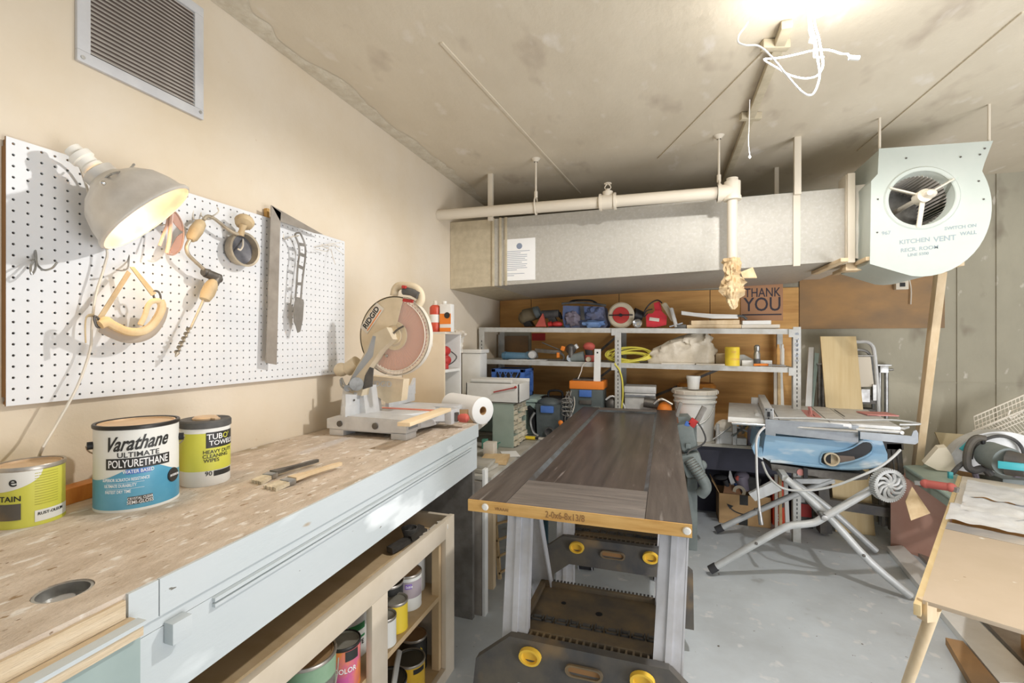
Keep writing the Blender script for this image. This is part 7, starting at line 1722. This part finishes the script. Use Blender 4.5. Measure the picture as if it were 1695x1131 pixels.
mat('can_green', (120, 156, 122), .45, col2=(150, 176, 150), scale=6); mat('lid_grey', (168, 166, 156), .4, .4, col2=(140, 134, 120), scale=12)
mat('lid_brown', (156, 122, 84), .5, .2, col2=(176, 146, 108), scale=8); mat('lid_dark', (84, 82, 74), .45, .3)
mat('sunset', (232, 140, 70), .4, col2=(200, 90, 150), scale=11, stretch=(1, 1, .7), lo=.4, hi=.6); mat('green_arc', (60, 150, 90), .5); mat('can_grey', (196, 196, 192), .4, .4)
paint(675, 1000, -.905, .050, .125, zs, 'label_white', 'lid_tan', 'can_tin', 'white and mauve quart can with pink splashed lid on the cabinet shelf', [('lettering', [('LABEL'[:0]+'Sable', .012, .088, .1, 1)], 'white_ink')], [('grey_label', .045, .105, -1.2, 1.3, 'cran'), ('purple_oval', .08, .098, -.2, .3, 'purple_l')])
paint(655, 1010, -.870, .040, .098, zs, 'yellow', 'lid_grey', 'can_tin', 'small yellow paint can with bare grey lid on the cabinet shelf')
paint(641, 1040, -.860, .036, .090, zs, 'label_white', 'lid_grey', 'can_tin', 'small white can half hidden behind the cabinet stile', yy=1.30)
t = T('white_bottle', 'white plastic bottle with tan cap at the back of the cabinet shelf', 'bottle', (-.93, 1.62, zs)); t.part('body', MB(TR(-.93, 1.625, zs)).lathe([(0, 0), (.032, 0), (.034, .01), (.034, .13), (.024, .15)], 24), 'white_pl'); t.part('cap', MB(TR(-.93, 1.625, zs)).lathe([(.026, .148), (.026, .17), (0, .172)], 20), 'cardboard')
t = T('cream_jar', 'dusty cream jar beside the white bottle on the cabinet shelf', 'jar', (-.96, 1.54, zs)); t.part('body', MB(TR(-.965, 1.555, zs)).lathe([(0, 0), (.03, 0), (.03, .09), (.024, .11), (.024, .125), (0, .126)], 20), 'off_white')
t = T('brown_box', 'small brown cardboard box leaning at the back of the cabinet shelf', 'box', (-1.02, 1.5, zs)); t.part('carton', MB().box((-1.03, 1.50, zs+.075), (.09, .10, .15), .2, .002), 'cardboard')
paint(560, 1000, -.93, .050, .125, zs, 'label_black', 'lid_dark', 'can_tin', 'dark quart can deep in the shadow behind the mauve quart can', yy=1.43)
paint(700, 1040, -.930, .052, .125, zf_, 'label_black', 'lid_brown', 'can_tin', 'dark quart can with yellow words Through the Roof on the cabinet floor', [('yellow_print', [('Through', .024, .088, .05, .8)], 'yellow'), ('white_print', [('The Roof!', .018, .066, .1, .8)], 'white_ink')], yy=1.60)
paint(690, 1090, -.870, .052, .125, zf_, 'gold_can', 'lid_dark', 'can_tin', 'golden yellow can reading FINEST on the cabinet floor', [('dark_print', [('FINEST', .018, .055, .1, .85)], 'hardboard')], [('dark_band', .095, .112, .2, 1.1, 'label_black')], yy=1.475)
paint(655, 1100, -.880, .058, .13, zf_, 'cran', 'lid_dark', 'can_dark_rim', 'dark lidded can with a grey strap behind the cabinet stile', yy=1.355, bail=True)
single('grey_strap', MB().tube([(-.86, 1.28, .08), (-.84, 1.31, .17), (-.86, 1.37, .215), (-.88, 1.42, .23)], .010, 8, flat=.4), 'can_grey', 'wide grey strap curling over the dark lidded can', 'strap')
# left bay
zl2 = .3365
paint(590, 1020, -.965, .075, .165, zl2, 'label_white', 'lid_brown', 'can_tin', 'white gallon can with green arc and brown lid in the near bay', [('dark_print', [('ESTATE', .02, .045, .45, .9)], 'label_black')], [('black_label', .115, .15, -1.3, .1, 'label_black'), ('green_label', .085, .105, .15, .9, 'green_arc'), ('green_label', .06, .067, .1, .9, 'green_arc')], yy=1.235)
paint(573, 1080, -.872, .046, .122, zl2, 'sunset', 'lid_grey', 'can_dark_rim', 'orange and purple sunset can reading COLOR in the near bay', [('white_print', [('COLOR', .020, .06, .1, .9)], 'white_ink')], [('black_label', .085, .112, .1, .95, 'label_black')], yy=1.112)
paint(520, 1100, -.885, .070, .165, .3365, 'can_green', 'lid_brown', 'can_tin', 'pale green gallon can reading BEHR in the near bay', [('white_print', [('BEHR', .034, .085, .35, .95)], 'white_ink')], [('grey_label', .06, .11, -.1, 1.2, 'tool_grey')], yy=.985, bail=True)
paint(455, 1120, -.885, .058, .13, .3365, 'label_blue', 'lid_brown', 'can_tin', 'blue labelled can nearest the camera in the cabinet', yy=.85)
# ---------------------------------------------------------------- ceiling bulb and wires
bl_ = T('ceiling_bulb', 'glowing bulb in a porcelain holder on the concrete ceiling', 'bulb', (.46, 1.69, 2.38))
mat('bulb_white', (255, 250, 240), .3, emit=12)
bl_.part('holder', MB(TR(.46, 1.69, 0)).lathe([(0, CZ-.001), (.06, CZ-.001), (.06, CZ-.012), (.035, CZ-.03), (.03, CZ-.045), (0, CZ-.045)], 28), 'porcelain')
bl_.part('glass', MB(TR(.46, 1.69, 0)).lathe([(.014, CZ-.045), (.016, CZ-.055), (.029, CZ-.075), (.031, CZ-.09), (.022, CZ-.108), (0, CZ-.114)], 24), 'bulb_white')
Yw = 1.74
mat('romex', (248, 248, 246), .4)
W = lambda pts, Y=Yw: [at(x, y, Y=Y) for x, y in pts]
w1 = T('loose_wiring', 'loose white electrical cables dangling in loops from the ceiling by the bulb', 'wiring', at(1345, 150, Y=Yw))
w1.part('cable', MB().tube(W([(1341, -2), (1343, 40), (1350, 70), (1353, 95), (1357, 125), (1350, 150), (1340, 158), (1325, 150), (1300, 122), (1275, 92), (1255, 76), (1235, 75), (1222, 70), (1223, 58), (1232, 46), (1238, 36)]), .0030, 8), 'romex')
w1.part('cable', MB().tube(W([(1346, -2), (1349, 40), (1355, 62), (1360, 90), (1362, 110), (1352, 126), (1330, 130), (1306, 124), (1285, 112), (1268, 102), (1266, 98), (1290, 96), (1320, 90), (1345, 84), (1372, 83), (1392, 89), (1403, 90), (1408, 95), (1421, 96)], Yw+.02), .0030, 8), 'romex')
w1.part('cable', MB().tube(W([(1337, -2), (1340, 52), (1348, 70), (1347, 92), (1350, 95), (1364, 95)], Yw-.015), .0026, 8), 'romex')
w1.part('connector', MB().box(at(1345, 66, Y=Yw), (.018, .012, .02), RY(.4), .002).box(at(1414, 96, Y=Yw+.02), (.03, .01, .012), RY(.25), .002), 'romex')
p0 = at(1241, 195, Y=2.1); p0.z = CZ
single('pull_string', MB().tube([at(1241, 165, Y=2.3), at(1240, 205, Y=2.3), at(1239, 235, Y=2.3), at(1241, 258, Y=2.3)], .002, 5).ell(at(1241, 260, Y=2.3), (.006, .006, .008), 8), 'romex', 'thin white pull string hanging from the ceiling conduit', 'string')
